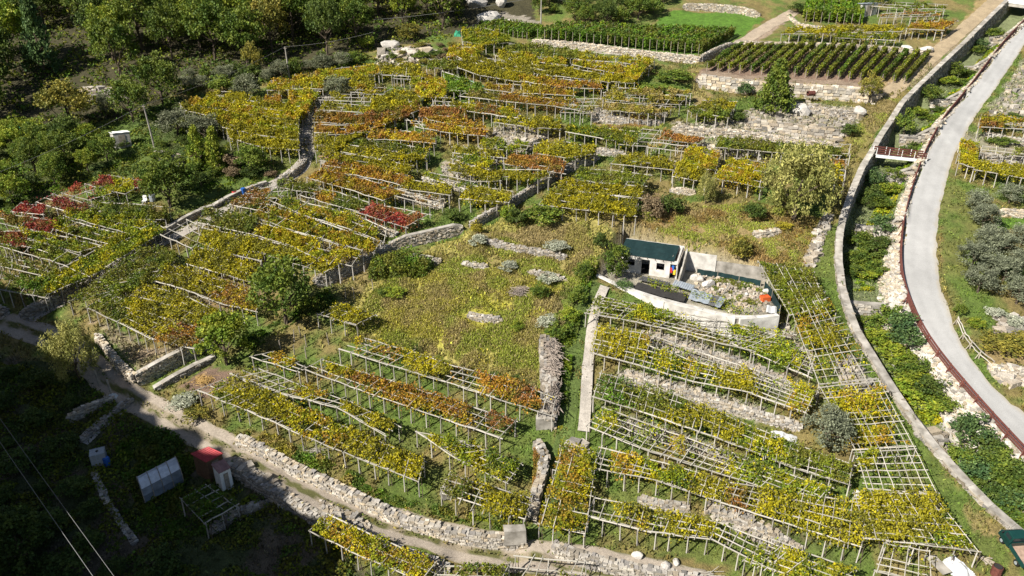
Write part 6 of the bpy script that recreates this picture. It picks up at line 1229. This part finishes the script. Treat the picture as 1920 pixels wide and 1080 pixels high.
for dx, dy, sx, sy in ((-.48, 0, .05, .8), (.48, 0, .05, .8), (0, -.38, .9, .05), (0, .38, .9, .05)): mb.box((q.x + dx * math.cos(.2) - dy * math.sin(.2), q.y + dx * math.sin(.2) + dy * math.cos(.2), q.z + .25), (sx, sy, .6), .2)
solo(mb, 'crate', M['orange'], 'orange crate at the right end of the house yard', 'crate', q)
def net_fence(pts, h, label, m='greynet'):
    W3 = [Vector(p_) for p_ in pts]; root = thing('net_fence', label, 'fence', W3[0])
    for a, b in zip(W3[:-1], W3[1:]):
        mb = MB(); n = 6
        for i in range(n):
            s0, s1 = .08 * math.sin(i * 2.1), .08 * math.sin((i + 1) * 2.1); a0, b0 = a.lerp(b, i / n), a.lerp(b, (i + 1) / n)
            mb.slab(a0 + Vector((0, s0, h)), b0 + Vector((0, s1, h)), b0 + Vector((0, s1 + .02, h)), a0 + Vector((0, s0 + .02, h)), h)
        mb.build('net', M[m], root)
    for p_ in W3: stick('post', UOW, p_ - Vector((0, 0, .1)), p_ + Vector((0, 0, h + .15)), .04, root)
net_fence([GZ(x, y, ZY) for x, y in [(1306, 515), (1345, 521), (1385, 529), (1426, 537)]], .8, 'low green net fence along the back wall of the yard')
net_fence([GZ(x, y, ZY) for x, y in [(1432, 542), (1446, 562), (1461, 590)]], 1.1, 'green net fence closing the right end of the yard')
mb = MB(); q0 = Vector(GZ(1356, 551, ZY)); mb.tube([q0, q0 + Vector((.9, .9, 1.0))], .09, 6); solo(mb, 'leaning_beam', M['concrete'], 'grey beam leaning in the middle of the yard', 'beam', q0)
yl = [Vector(GZ(x, y, ZY)) for x, y in YARD_PX]; rt = bpy.data.objects['yard_wall']
for i in range(5):
    a, b = yl[i], yl[i + 1]; d = (b - a).normalized(); nn = Vector((d.y, -d.x, 0)) * .75
    lo = min(float(H(a.x + nn.x * 3, a.y + nn.y * 3)), float(H(b.x + nn.x * 3, b.y + nn.y * 3))) - .3
    mb = MB(); mb.slab(a + nn + Vector((0, 0, .24)), b + nn + Vector((0, 0, .24)), b + nn * .2 + Vector((0, 0, .24)), a + nn * .2 + Vector((0, 0, .24)), ZY + .24 - lo); mb.build('plaster_face', M['plaster'], rt)

# ------------------------------------------------------------------ guard rail, footbridge, fence, bridge
c = resample(rl, 2.1); t_ = np.gradient(c[:, :2], axis=0); t_ /= np.linalg.norm(t_, axis=1)[:, None]; out = np.stack([t_[:, 1], -t_[:, 0]], -1)
GRP = [Vector((c[i, 0] + out[i, 0] * .3, c[i, 1] + out[i, 1] * .3, float(H(c[i, 0] - out[i, 0] * .4, c[i, 1] - out[i, 1] * .4)))) for i in range(len(c))]
gr = thing('guard_rail', 'long rust-brown steel guard rail curving along the stream side of the road', 'guard rail', GRP[len(GRP) // 2]); off = np.array(gr.location)
for i, p_ in enumerate(GRP):
    o2 = Vector((out[i, 0], out[i, 1], 0)); mb = MB(); mb.tube([p_ + Vector((0, 0, -.4)), p_ + Vector((0, 0, 1.0))], .075, 6); mb.tube([p_ + o2 * .45 + Vector((0, 0, -.5)), p_ + Vector((0, 0, .7))], .06, 6); mb.build('post', M['rust'], gr)
    if i + 1 < len(GRP):
        b_ = GRP[i + 1]
        for z, h_ in ((.95, .16), (.58, .18), (.22, .12)):
            w2 = -o2 * .06; mb = MB(); mb.slab(p_ + w2 + Vector((0, 0, z)), b_ + w2 + Vector((0, 0, z)), b_ - w2 + Vector((0, 0, z)), p_ - w2 + Vector((0, 0, z)), h_); mb.build('rail', M['rust'], gr)
def footbridge():
    a = Vector(P(1640, 292)); b = Vector(P(1735, 288)); a = Vector(G(1638, 296)); a.z = float(H(a.x - 1.2, a.y)) + .55; b = Vector(G(1733, 300)); b.z = float(H(b.x + .8, b.y)) + .1
    d = (b - a).normalized(); n = Vector((-d.y, d.x, 0)).normalized(); root = thing('footbridge', 'narrow footbridge with white deck edge and rust-brown railings over the stream bed', 'footbridge', a)
    mb = MB(); mb.slab(a - n * .65, b - n * .65, b + n * .65, a + n * .65, .12); mb.build('deck', M['concrete'], root)
    for s in (-1, 1):
        e = n * s * .69; mb = MB(); mb.slab(a + e - n * .04 + Vector((0, 0, .03)), b + e - n * .04 + Vector((0, 0, .03)), b + e + n * .04 + Vector((0, 0, .03)), a + e + n * .04 + Vector((0, 0, .03)), .42); mb.build('deck_beam', M['white'], root)
        for k in range(5):
            p_ = a.lerp(b, k / 4) + e; mb = MB(); mb.tube([p_, p_ + Vector((0, 0, 1.05))], .05, 6); mb.build('railing_post', M['white'], root)
            if k < 4:
                q_ = a.lerp(b, (k + 1) / 4) + e
                for z in (1.0, .68, .36): mb = MB(); mb.slab(p_ - n * .03 + Vector((0, 0, z)), q_ - n * .03 + Vector((0, 0, z)), q_ + n * .03 + Vector((0, 0, z)), p_ + n * .03 + Vector((0, 0, z)), .2); mb.build('railing_board', M['rust'], root)
footbridge()
a, b = Vector(P(1886, 12)), Vector(P(1960, 22)); d = (b - a).normalized(); n = Vector((-d.y, d.x, 0)); br = thing('road_bridge', 'small concrete bridge across the stream at the top right corner', 'bridge', a)
mb = MB(); mb.slab(a + Vector((0, 0, .7)), b + Vector((0, 0, .7)), b + n * 5 + Vector((0, 0, 2.0)), a + n * 5 + Vector((0, 0, 2.0)), .6); mb.build('bridge_deck', M['concrete'], br)
mb = MB(); mb.slab(a + Vector((0, -.1, 1.5)), b + Vector((0, -.1, 1.5)), b + n * .25 + Vector((0, 0, 1.5)), a + n * .25 + Vector((0, 0, 1.5)), .8); mb.build('parapet', M['white'], br)
wf = [P(1793, 608), P(1805, 636), P(1818, 654), P(1835, 672), P(1860, 692)]; fr = thing('wooden_fence', 'weathered two-rail wooden fence leaning along the right verge of the road', 'fence', wf[0])
for i, p_ in enumerate(wf):
    p_ = Vector(p_); stick('post', UOW, p_ - Vector((0, 0, .2)), p_ + Vector((0, 0, 1.05)), .075, fr); stick('brace', UOW, p_ + Vector((-.5, -.1, 0)), p_ + Vector((0, 0, .8)), .05, fr)
    if i: a_ = Vector(wf[i - 1]); [stick('rail', UP, a_ + Vector((0, 0, z)), p_ + Vector((0, 0, z)), .06, fr) for z in (.95, .5)]

# ------------------------------------------------------------------ poles and cables
def upole(px, py, h, lean, label):
    p = Vector(P(px, py)); root = thing('utility_pole', label, 'utility pole', p); mb = MB(); mb.tube([p - Vector((0, 0, .5)), p + Vector((lean * .5, 0, h * .5)), p + Vector((lean, 0, h))], [.15, .125, .09], 6); mb.build('mast', M['concrete'], root)
    mb = MB(); tp = p + Vector((lean, 0, h)); mb.box(tuple(tp + Vector((0, -.05, -.25))), (.5, .08, .08)); mb.build('crossarm', M['oldwood'], root); return tp
u1 = upole(290, 276, 6.4, -.35, 'pale utility pole standing among the grey olive trees'); u2 = upole(543, 148, 5.4, -.1, 'pale utility pole above the triangular yellow vineyard'); u3 = upole(1014, 57, 6.2, 0, 'tall thin utility pole at the end of the tall vine rows'); u4 = upole(18, 63, 3.6, -.1, 'short pale pole in the wood at the far left')
def cable(a, b, sag, label, r=.014):
    a, b = Vector(a), Vector(b); pts = [a.lerp(b, i / 16) - Vector((0, 0, sag * 4 * (i / 16) * (1 - i / 16))) for i in range(17)]; mb = MB(); mb.tube(pts, r, 4, False); q = a.copy(); q.z = float(H(a.x, a.y)); solo(mb, 'cable', M['wire'], label, 'cable', q)
cable(u1, u2, .6, 'overhead cable from the olive tree pole to the pole above the yellow vineyard'); cable(u1, P(-60, 345, 5), .5, 'overhead cable from the olive tree pole off to the left'); cable(u2, P(700, 60, 8), .4, 'overhead cable from the yellow vineyard pole into the wood'); cable(u3, P(700, 37, 1.5), .5, 'bright overhead cable from the tall thin pole across the wood', .025); cable(u3, P(1110, 8, 3), .2, 'short overhead cable right of the tall thin pole')
for (a, b, l) in [((-20, 757), (225, 1095), 'upper one of the overhead cables crossing the shaded corner'), ((-20, 800), (185, 1095), 'lower one of the overhead cables crossing the shaded corner')]:
    A_ = CAM + ray(*a) * 58; B_ = CAM + ray(*b) * 44; cable(A_ + (A_ - B_) * .1, B_ + (B_ - A_) * .2, .1, l, .018)

# ------------------------------------------------------------------ sheds, garden things
def shed(roof, h, wm, rm, label, name='shed', ridge=12, cat='shed', slope=.3, inset=.12, door=True):
    R_ = [Vector(P(x, y, h)) for x, y in roof]; zt = sum(p.z for p in R_) / 4; cen = sum(R_, Vector()) / 4; gz = float(H(cen.x, cen.y)); root = thing(name, label, cat, (cen.x, cen.y, gz))
    R_ = [Vector((p.x, p.y, gz + h + (slope if i < 2 else 0))) for i, p in enumerate(R_)]; W4 = [p.lerp(cen, inset) for p in R_]; mb = MB()
    for i in range(4):
        p, q = W4[i], W4[(i + 1) % 4]; zp, zq = R_[i].z - .06, R_[(i + 1) % 4].z - .06; ins = Vector((cen.x, cen.y, 0)) * .04
        a0, a1 = Vector((p.x, p.y, gz - .4)), Vector((q.x, q.y, gz - .4)); pi, qi = p.lerp(cen, .05), q.lerp(cen, .05); k = len(mb.v)
        mb.v += [tuple(a0), tuple(a1), (q.x, q.y, zq), (p.x, p.y, zp), (pi.x, pi.y, gz - .4), (qi.x, qi.y, gz - .4), (qi.x, qi.y, zq), (pi.x, pi.y, zp)]
        for f_ in ((0, 1, 2, 3), (7, 6, 5, 4), (0, 4, 5, 1), (1, 5, 6, 2), (2, 6, 7, 3), (3, 7, 4, 0)): mb.f.append([k + j for j in f_])
    mb.build('walls', M[wm], root); a, b, c_, d = R_; mb = MB()
    for i in range(ridge):
        z0, z1 = (.025 if i % 2 else -.025), (-.025 if i % 2 else .025); mb.slab(a.lerp(b, i / ridge) + Vector((0, 0, z0 + .06)), a.lerp(b, (i + 1) / ridge) + Vector((0, 0, z1 + .06)), d.lerp(c_, (i + 1) / ridge) + Vector((0, 0, z1 + .06)), d.lerp(c_, i / ridge) + Vector((0, 0, z0 + .06)), .035)
    mb.build('roof', M[rm], root)
    if door:
        p, q = W4[2], W4[3]; p, q = p.lerp(cen, -.02), q.lerp(cen, -.02); e0, e1 = p.lerp(q, .3), p.lerp(q, .7); n = (q - p).normalized(); nn = Vector((n.y, -n.x, 0)); nn = nn if nn.dot(e0 - cen) > 0 else -nn
        mb = MB(); zt_ = gz + h - .3; mb.slab(Vector((e0.x, e0.y, zt_)), Vector((e1.x, e1.y, zt_)), Vector((e1.x, e1.y, zt_)) + nn * .04, Vector((e0.x, e0.y, zt_)) + nn * .04, h - .35); mb.build('door', M['oldwood'], root)
    return root
shed([(358, 856), (392, 838), (421, 857), (388, 875)], 2.1, 'woodwall', 'redsheet', 'brown garden shed with a red corrugated roof below the track', ridge=18)
shed([(396, 874), (421, 864), (434, 879), (411, 891)], 2.2, 'white', 'brownsheet', 'small whitish garden shed with a faded brown roof beside the red-roofed one', ridge=8)
shed([(203, 250), (238, 241), (244, 247), (210, 255)], 2.2, 'plaster', 'white', 'small stone hut with a flat white roof below the wood', 'hut', 4, 'hut', .05)
shed([(1607, 8), (1640, 1), (1650, 5), (1616, 12)], 2.2, 'plaster', 'galv', 'small hut with a pale sheet roof at the top of the photo', 'hut', 8, 'hut', .05)
shed([(597, 296), (640, 286), (655, 292), (612, 302)], 1.2, 'concrete', 'brownsheet', 'low purple-grey roofed shelter under the orange vines by the stone path', 'shelter', 6, 'shelter', .1, door=False)
# polytunnel
a, b = Vector(P(266, 928)), Vector(P(338, 890)); d = (b - a).normalized(); n = Vector((d.y, -d.x, 0)).normalized(); z_ = min(a.z, b.z); pt = thing('polytunnel', 'translucent white plastic tunnel greenhouse in the shaded garden', 'greenhouse', a); N_ = 10
PROF = [(1.3, 0), (1.25, .7), (1.0, 1.35), (.5, 1.75), (0, 1.9), (-.55, 1.75), (-1.05, 1.3), (-1.28, .65), (-1.35, 0)]
def arc(p, k, r=1.0): return p + n * PROF[k][0] * r + Vector((0, 0, PROF[k][1] * r))
lowside = 1 if (a + n).y < (a - n).y else -1
for s in range(4):
    p, q = a.lerp(b, s / 4), a.lerp(b, (s + 1) / 4)
    for k in range(8):
        front = (k < 2) if lowside > 0 else (k > 5); mb = MB(); up_ = (arc(p, k) + arc(p, k + 1)) / 2 - p - Vector((0, 0, .5)); wob = Vector((0, 0, random.uniform(-.05, .03))); mb.slab(arc(p, k), arc(q, k), arc(q, k + 1) + wob, arc(p, k + 1), 1, -up_.normalized() * .03); mb.build('film_panel', M['clearfilm' if front else 'film'], pt)
for s in range(5):
    p = a.lerp(b, s / 4); mb = MB(); mb.tube([arc(p, k, 1.03) for k in range(9)], .035, 6); mb.build('hoop', M['oldwood'], pt)
for p, s in ((a, -1), (b, 1)):
    mb = MB()
    for k in range(8): mb.slab(p + n * PROF[k][0] * .98, arc(p, k, .985), arc(p, k + 1, .985), p + n * PROF[k + 1][0] * .98, 1, d * s * -.03)
    mb.build('end_wall', M['clearfilm'], pt)
# water tank in a cage
p = Vector(P(188, 868)); tk = thing('water_tank', 'white cube water tank in a metal cage at the left corner of the garden', 'water tank', p, .45); mb = MB()
mb.box((p.x, p.y, p.z + .8), (1.25, 1.05, 1.15)); o = mb.build('tank_body', M['tarp'], tk); mb = MB(); mb.box((p.x, p.y, p.z + .12), (1.3, 1.1, .2)); mb.build('pallet', M['oldwood'], tk); mb = MB(); mb.tube([(p.x, p.y, p.z + 1.36), (p.x, p.y, p.z + 1.46)], .14, 6); mb.build('lid', M['blackpl'], tk)
for i in range(6):
    for ax_ in (0, 1):
        mb = MB(); e = (i / 5 - .5); hx, hy = .66, .56; q = [(e * 1.25, -hy, .22), (e * 1.25, -hy, 1.4), (e * 1.25, hy, 1.4), (e * 1.25, hy, .22)] if ax_ == 0 else [(-hx, e * 1.05, .22), (-hx, e * 1.05, 1.4), (hx, e * 1.05, 1.4), (hx, e * 1.05, .22)]
        mb.tube([(p.x + k[0], p.y + k[1], p.z + k[2]) for k in q], .018, 6); mb.build('cage_bar', M['galv'], tk)
for i in range(4):
    z = .35 + i * .33; mb = MB(); mb.tube([(p.x + sx * .66, p.y + sy * .56, p.z + z) for sx, sy in ((-1, -1), (1, -1), (1, 1), (-1, 1), (-1, -1))], .018, 6); mb.build('cage_bar', M['galv'], tk)
def barrel(px, py, h, r, m, label, lying=False, z=None):
    p = Vector(P(px, py)); root = thing('barrel', label, 'barrel', p); mb = MB(); ax_ = Vector((.9, .2, 0)) if lying else Vector((0, 0, 1)); o_ = p + (Vector((-.4, 0, r)) if lying else Vector())
    mb.tube([o_ + ax_ * h * k for k in (0, .02, .3, .32, .5, .68, .7, .98, 1)], [r * .9, r, r, r * 1.05, r, r, r * 1.05, r, r * .9], 10); mb.build('drum', M[m], root)
    mb = MB(); mb.tube([o_ + ax_ * h * .985, o_ + ax_ * h * 1.01], r * .85, 6); mb.build('lid', M['dark' if m != 'bluepl' else 'bluepl'], root)
barrel(202, 872, .9, .3, 'bluepl', 'blue barrel beside the caged water tank'); barrel(457, 364, .9, .32, 'bluepl', 'bright blue barrel at the kerb of the stone path'); barrel(440, 366, .6, .3, 'redcloth', 'red tub left of the bright blue barrel'); barrel(1866, 1078, 1.0, .42, 'rust', 'rusty drum at the lower right by the truck'); barrel(1518, 180, 1.4, .42, 'rust', 'rusty lying drum at the foot of the boulder wall', True); barrel(287, 377, 1.0, .4, 'galv', 'pale grey drum beside the broad dark tree')
p = Vector(P(272, 382)); ch = thing('garden_chair', 'white garden chair beside the pale grey drum', 'chair', p); mb = MB(); mb.box((p.x, p.y, p.z + .45), (.55, .5, .06)); mb.build('seat', M['white'], ch); mb = MB(); mb.box((p.x, p.y + .26, p.z + .8), (.55, .06, .7)); mb.build('backrest', M['white'], ch)
for sx in (-.24, .24):
    for sy in (-.2, .2): mb = MB(); mb.box((p.x + sx, p.y + sy, p.z + .2), (.05, .05, .48)); mb.build('leg', M['white'], ch)
for (x0, y0), (x1, y1), l in [((187, 725), (186, 692), 'left one of two pale concrete posts beside the track bend'), ((210, 742), (205, 706), 'right one of two pale concrete posts beside the track bend')]:
    p = Vector(P(x0, y0)); mb = MB(); mb.tube([p - Vector((0, 0, .2)), p + Vector((-.08, 0, 2.0))], .1, 6); solo(mb, 'concrete_post', M['concrete'], l, 'post', p)
for i, (x, y) in enumerate([(527, 660), (552, 640), (565, 634), (575, 650), (617, 646), (575, 672), (552, 668), (648, 560), (622, 540), (700, 545), (665, 560)]):
    p = Vector(P(x, y)); mb = MB(); mb.tube([p - Vector((0, 0, .2)), p + Vector((random.uniform(-.15, .15), 0, 1.5))], [.07, .05], 6); solo(mb, 'vine_stake', M['oldwood'], 'weathered wooden stake standing in the grass left of the meadow', 'stake', p, 'wooden stakes left of the meadow')
def sticks(px, n, L, spread, r, hmax, label, name, m='twig', along=None, lift=0):
    c = [Vector(P(x, y)) for x, y in px]; mb = MB(); cen = c[len(c) // 2]
    for _ in range(n):
        k = random.random() * (len(c) - 1); i = min(int(k), len(c) - 2) if len(c) > 1 else 0; b = c[i].lerp(c[i + 1], k - i) if len(c) > 1 else c[0]
        b = b + Vector((random.gauss(0, spread), random.gauss(0, spread), lift + random.random() * hmax)); an = random.uniform(0, 6.28) if along is None else along + random.gauss(0, .35); l = L * random.uniform(.5, 1.2); d = Vector((math.cos(an), math.sin(an), random.gauss(0, .12))) * l / 2
        mb.tube([b - d, b + Vector((random.gauss(0, .05), 0, random.gauss(0, .05))), b + d], [r, r * .8, r * .5], 5, False)
    solo(mb, name, M[m], label, 'heap', cen)
sticks([(1033, 655), (1038, 690), (1036, 720)], 260, 1.5, .35, .035, .7, 'heap of pale grey brushwood piled on the stone pier', 'brushwood_heap', lift=.8)
sticks([(1040, 730), (1040, 760), (1042, 785)], 130, 2.0, .25, .035, .4, 'bundle of long grey branches hanging over the lower end of the pier', 'branch_bundle', along=1.4, lift=.9)
sticks([(972, 548)], 200, 1.3, .5, .025, .6, 'round heap of purplish twigs in the meadow', 'twig_heap')
sticks([(375, 712), (390, 715)], 240, .7, .5, .02, .3, 'heap of straw on the small ploughed bed', 'straw_heap', 'straw')
sticks([(588, 846), (595, 852)], 40, 1.6, .3, .03, .2, 'grey branches dumped beside the track wall', 'branch_pile', 'pole')
sticks([(1270, 1078), (1330, 1084)], 26, 3.6, .3, .05, .25, 'stack of long pale poles lying at the bottom edge', 'pole_stack', 'pole', along=-.15)
sticks([(1842, 1046)], 14, 2.0, .12, .06, .1, 'small stack of planks at the corner of the slanting grid', 'plank_stack', 'oldwood', along=2.1)
sticks([(647, 572)], 10, .8, .12, .05, .5, 'grey bundle of props beside the small pergola', 'prop_bundle', 'oldwood')
def crumple(px, py, w, l, h, label, name, seed, rz=0, m='tarp'):
    p = P(px, py); n = 22; g = np.linspace(-1, 1, n); X, Y = np.meshgrid(g, g); e = np.maximum(1 - np.maximum(np.abs(X), np.abs(Y)) ** 3, 0); z = h * e * (.25 + 1.1 * fbm(X * 2.2 + seed, Y * 2.2, seed, 3)) ; x = X * w / 2 * (1 + .3 * (fbm(X * 1.5, Y * 1.5, seed + 1) - .5)); y = Y * l / 2 * (1 + .3 * (fbm(X * 1.5, Y * 1.5, seed + 2) - .5)); ca, sa = math.cos(rz), math.sin(rz)
    wx_, wy_ = p[0] + x * ca - y * sa, p[1] + x * sa + y * ca; v = np.stack([wx_ - p[0], wy_ - p[1], H(wx_, wy_) + z + .03 - p[2]], -1).reshape(-1, 3); i_ = np.arange(n * n).reshape(n, n); f = np.stack([i_[:-1, :-1], i_[:-1, 1:], i_[1:, 1:], i_[1:, :-1]], -1).reshape(-1, 4)
    o = obj(name, np_mesh(name, v, f, M[m])); o.location = [float(k) for k in p]; tag(o, label, 'tarpaulin', None, 'thing')
crumple(1795, 1068, 1.8, 2.2, .7, 'crumpled white tarpaulin over a heap beside the parked truck', 'tarpaulin', 3, .5); crumple(1470, 820, 2.4, .9, .5, 'white plastic sheet lying by the grey olive in the grid', 'plastic_sheet', 5, -.3); crumple(1607, 928, .6, .5, .5, 'small white sack under the corner of the slanting grid', 'sack', 6); crumple(213, 745, .8, .6, .4, 'white sack at the foot of the concrete posts', 'sack', 7); crumple(48, 241, 5, 2.0, .5, 'bright green net spread over a garden bed at the far left', 'garden_net', 8, .15, 'greenhouse_net'); crumple(858, 66, 1.4, 1.4, .8, 'green net bundle at the corner of the dense upper pergola', 'garden_net', 9, 0, 'greenhouse_net'); crumple(885, 158, 4.5, 1.4, .4, 'green net stretched over weeds below the top rows', 'garden_net', 10, -.6, 'greenhouse_net'); crumple(790, 860, .1, .1, .1, 'x', 'x', 1) if False else None
p = Vector(P(1757, 1060)); mb = MB(); mb.box((p.x, p.y, p.z + .2), (.95, 2.2, .12), .25, .05); solo(mb, 'stone_slab', M['concrete'], 'grey stone slab leaning beside the white tarpaulin', 'slab', p)
p = Vector(P(838, 932)); mb = MB(); mb.box((p.x, p.y, p.z + .5), (1.0, .8, .9), .3, .05); solo(mb, 'cistern', M['concrete'], 'small grey concrete cistern under the lowest front pergola', 'cistern', p)

# ------------------------------------------------------------------ little truck at the lower right
a, b = Vector(P(1886, 1010)), Vector(P(1921, 1066)); d = Vector((a.x - b.x, a.y - b.y, 0)).normalized(); rz = math.atan2(d.y, d.x) ; c0 = (a + b) / 2; gz = float(H(c0.x, c0.y)); sl = math.atan(SLOPE * d.y) * .9
tr = thing('pickup_truck', 'small dark green flatbed truck parked on grass beside the stream wall', 'truck', (c0.x, c0.y, gz + .05)); tr.rotation_euler = (0, -sl, rz)
def tpart(name, m, build, parent=tr, bevel=.04):
    mb = MB(); build(mb); o = obj(name, mb.mesh(name, M[m]), parent)
    if bevel: md = o.modifiers.new('edge', 'BEVEL'); md.width = bevel; md.segments = 2
    return o
cabv = [(.35, -.8, .45), (1.75, -.8, .45), (1.75, .8, .45), (.35, .8, .45), (.35, -.8, 1.1), (1.72, -.8, 1.02), (1.72, .8, 1.02), (.35, .8, 1.1)]
def hexa(v): 
    def f(mb): mb.v += v; mb.f += [[0, 3, 2, 1], [4, 5, 6, 7], [0, 1, 5, 4], [1, 2, 6, 5], [2, 3, 7, 6], [3, 0, 4, 7]]
    return f
tpart('cab', 'truck', hexa(cabv)); rf_ = tpart('cab_roof', 'truck', hexa([(.35, -.8, 1.1), (1.6, -.8, 1.05), (1.6, .8, 1.05), (.35, .8, 1.1), (.42, -.7, 1.72), (1.2, -.7, 1.72), (1.2, .7, 1.72), (.42, .7, 1.72)]))
tpart('windscreen', 'glass', hexa([(1.30, -.66, 1.66), (1.63, -.7, 1.12), (1.63, .7, 1.12), (1.30, .66, 1.66), (1.24, -.66, 1.69), (1.57, -.7, 1.10), (1.57, .7, 1.10), (1.24, .66, 1.69)]), rf_, 0)
tpart('rear_window', 'glass', hexa([(.345, -.6, 1.25), (.40, -.6, 1.25), (.40, .6, 1.25), (.345, .6, 1.25), (.39, -.55, 1.62), (.43, -.55, 1.62), (.43, .55, 1.62), (.39, .55, 1.62)]), rf_, 0)
for s in (-1, 1):
    tpart('side_window', 'glass', lambda mb: mb.box((.85, s * .765, 1.38), (.6, .03, .4)), rf_, 0); tpart('headlight', 'white', lambda mb: mb.box((1.76, s * .6, .8), (.05, .24, .16)), tr, .01); tpart('mirror', 'blackpl', lambda mb: mb.box((1.35, s * .9, 1.25), (.08, .16, .2)), tr, .01)
tpart('cargo_bed', 'sand', lambda mb: mb.box((-.72, 0, .66), (1.95, 1.5, .1)), tr, 0)
for nm, c_, s_ in (('bed_side', (-.72, -.78, .85), (2.05, .07, .42)), ('bed_side', (-.72, .78, .85), (2.05, .07, .42)), ('tailgate', (-1.74, 0, .85), (.07, 1.5, .42)), ('headboard', (.28, 0, .95), (.07, 1.5, .6))): tpart(nm, 'truck', lambda mb: mb.box(c_, s_), tr, .015)
tpart('chassis', 'blackpl', lambda mb: mb.box((0, 0, .45), (3.3, 1.0, .2)), tr, .02)
for x in (-1.05, 1.1):
    for s in (-1, 1):
        w_ = tpart('wheel', 'rubber', lambda mb: mb.tube([(x, s * .58, .3), (x, s * .60, .3), (x, s * .76, .3), (x, s * .78, .3)], [.26, .3, .3, .26], 12), tr, 0); tpart('rim', 'galv', lambda mb: mb.tube([(x, s * .77, .3), (x, s * .795, .3)], .17, 6), w_, 0)
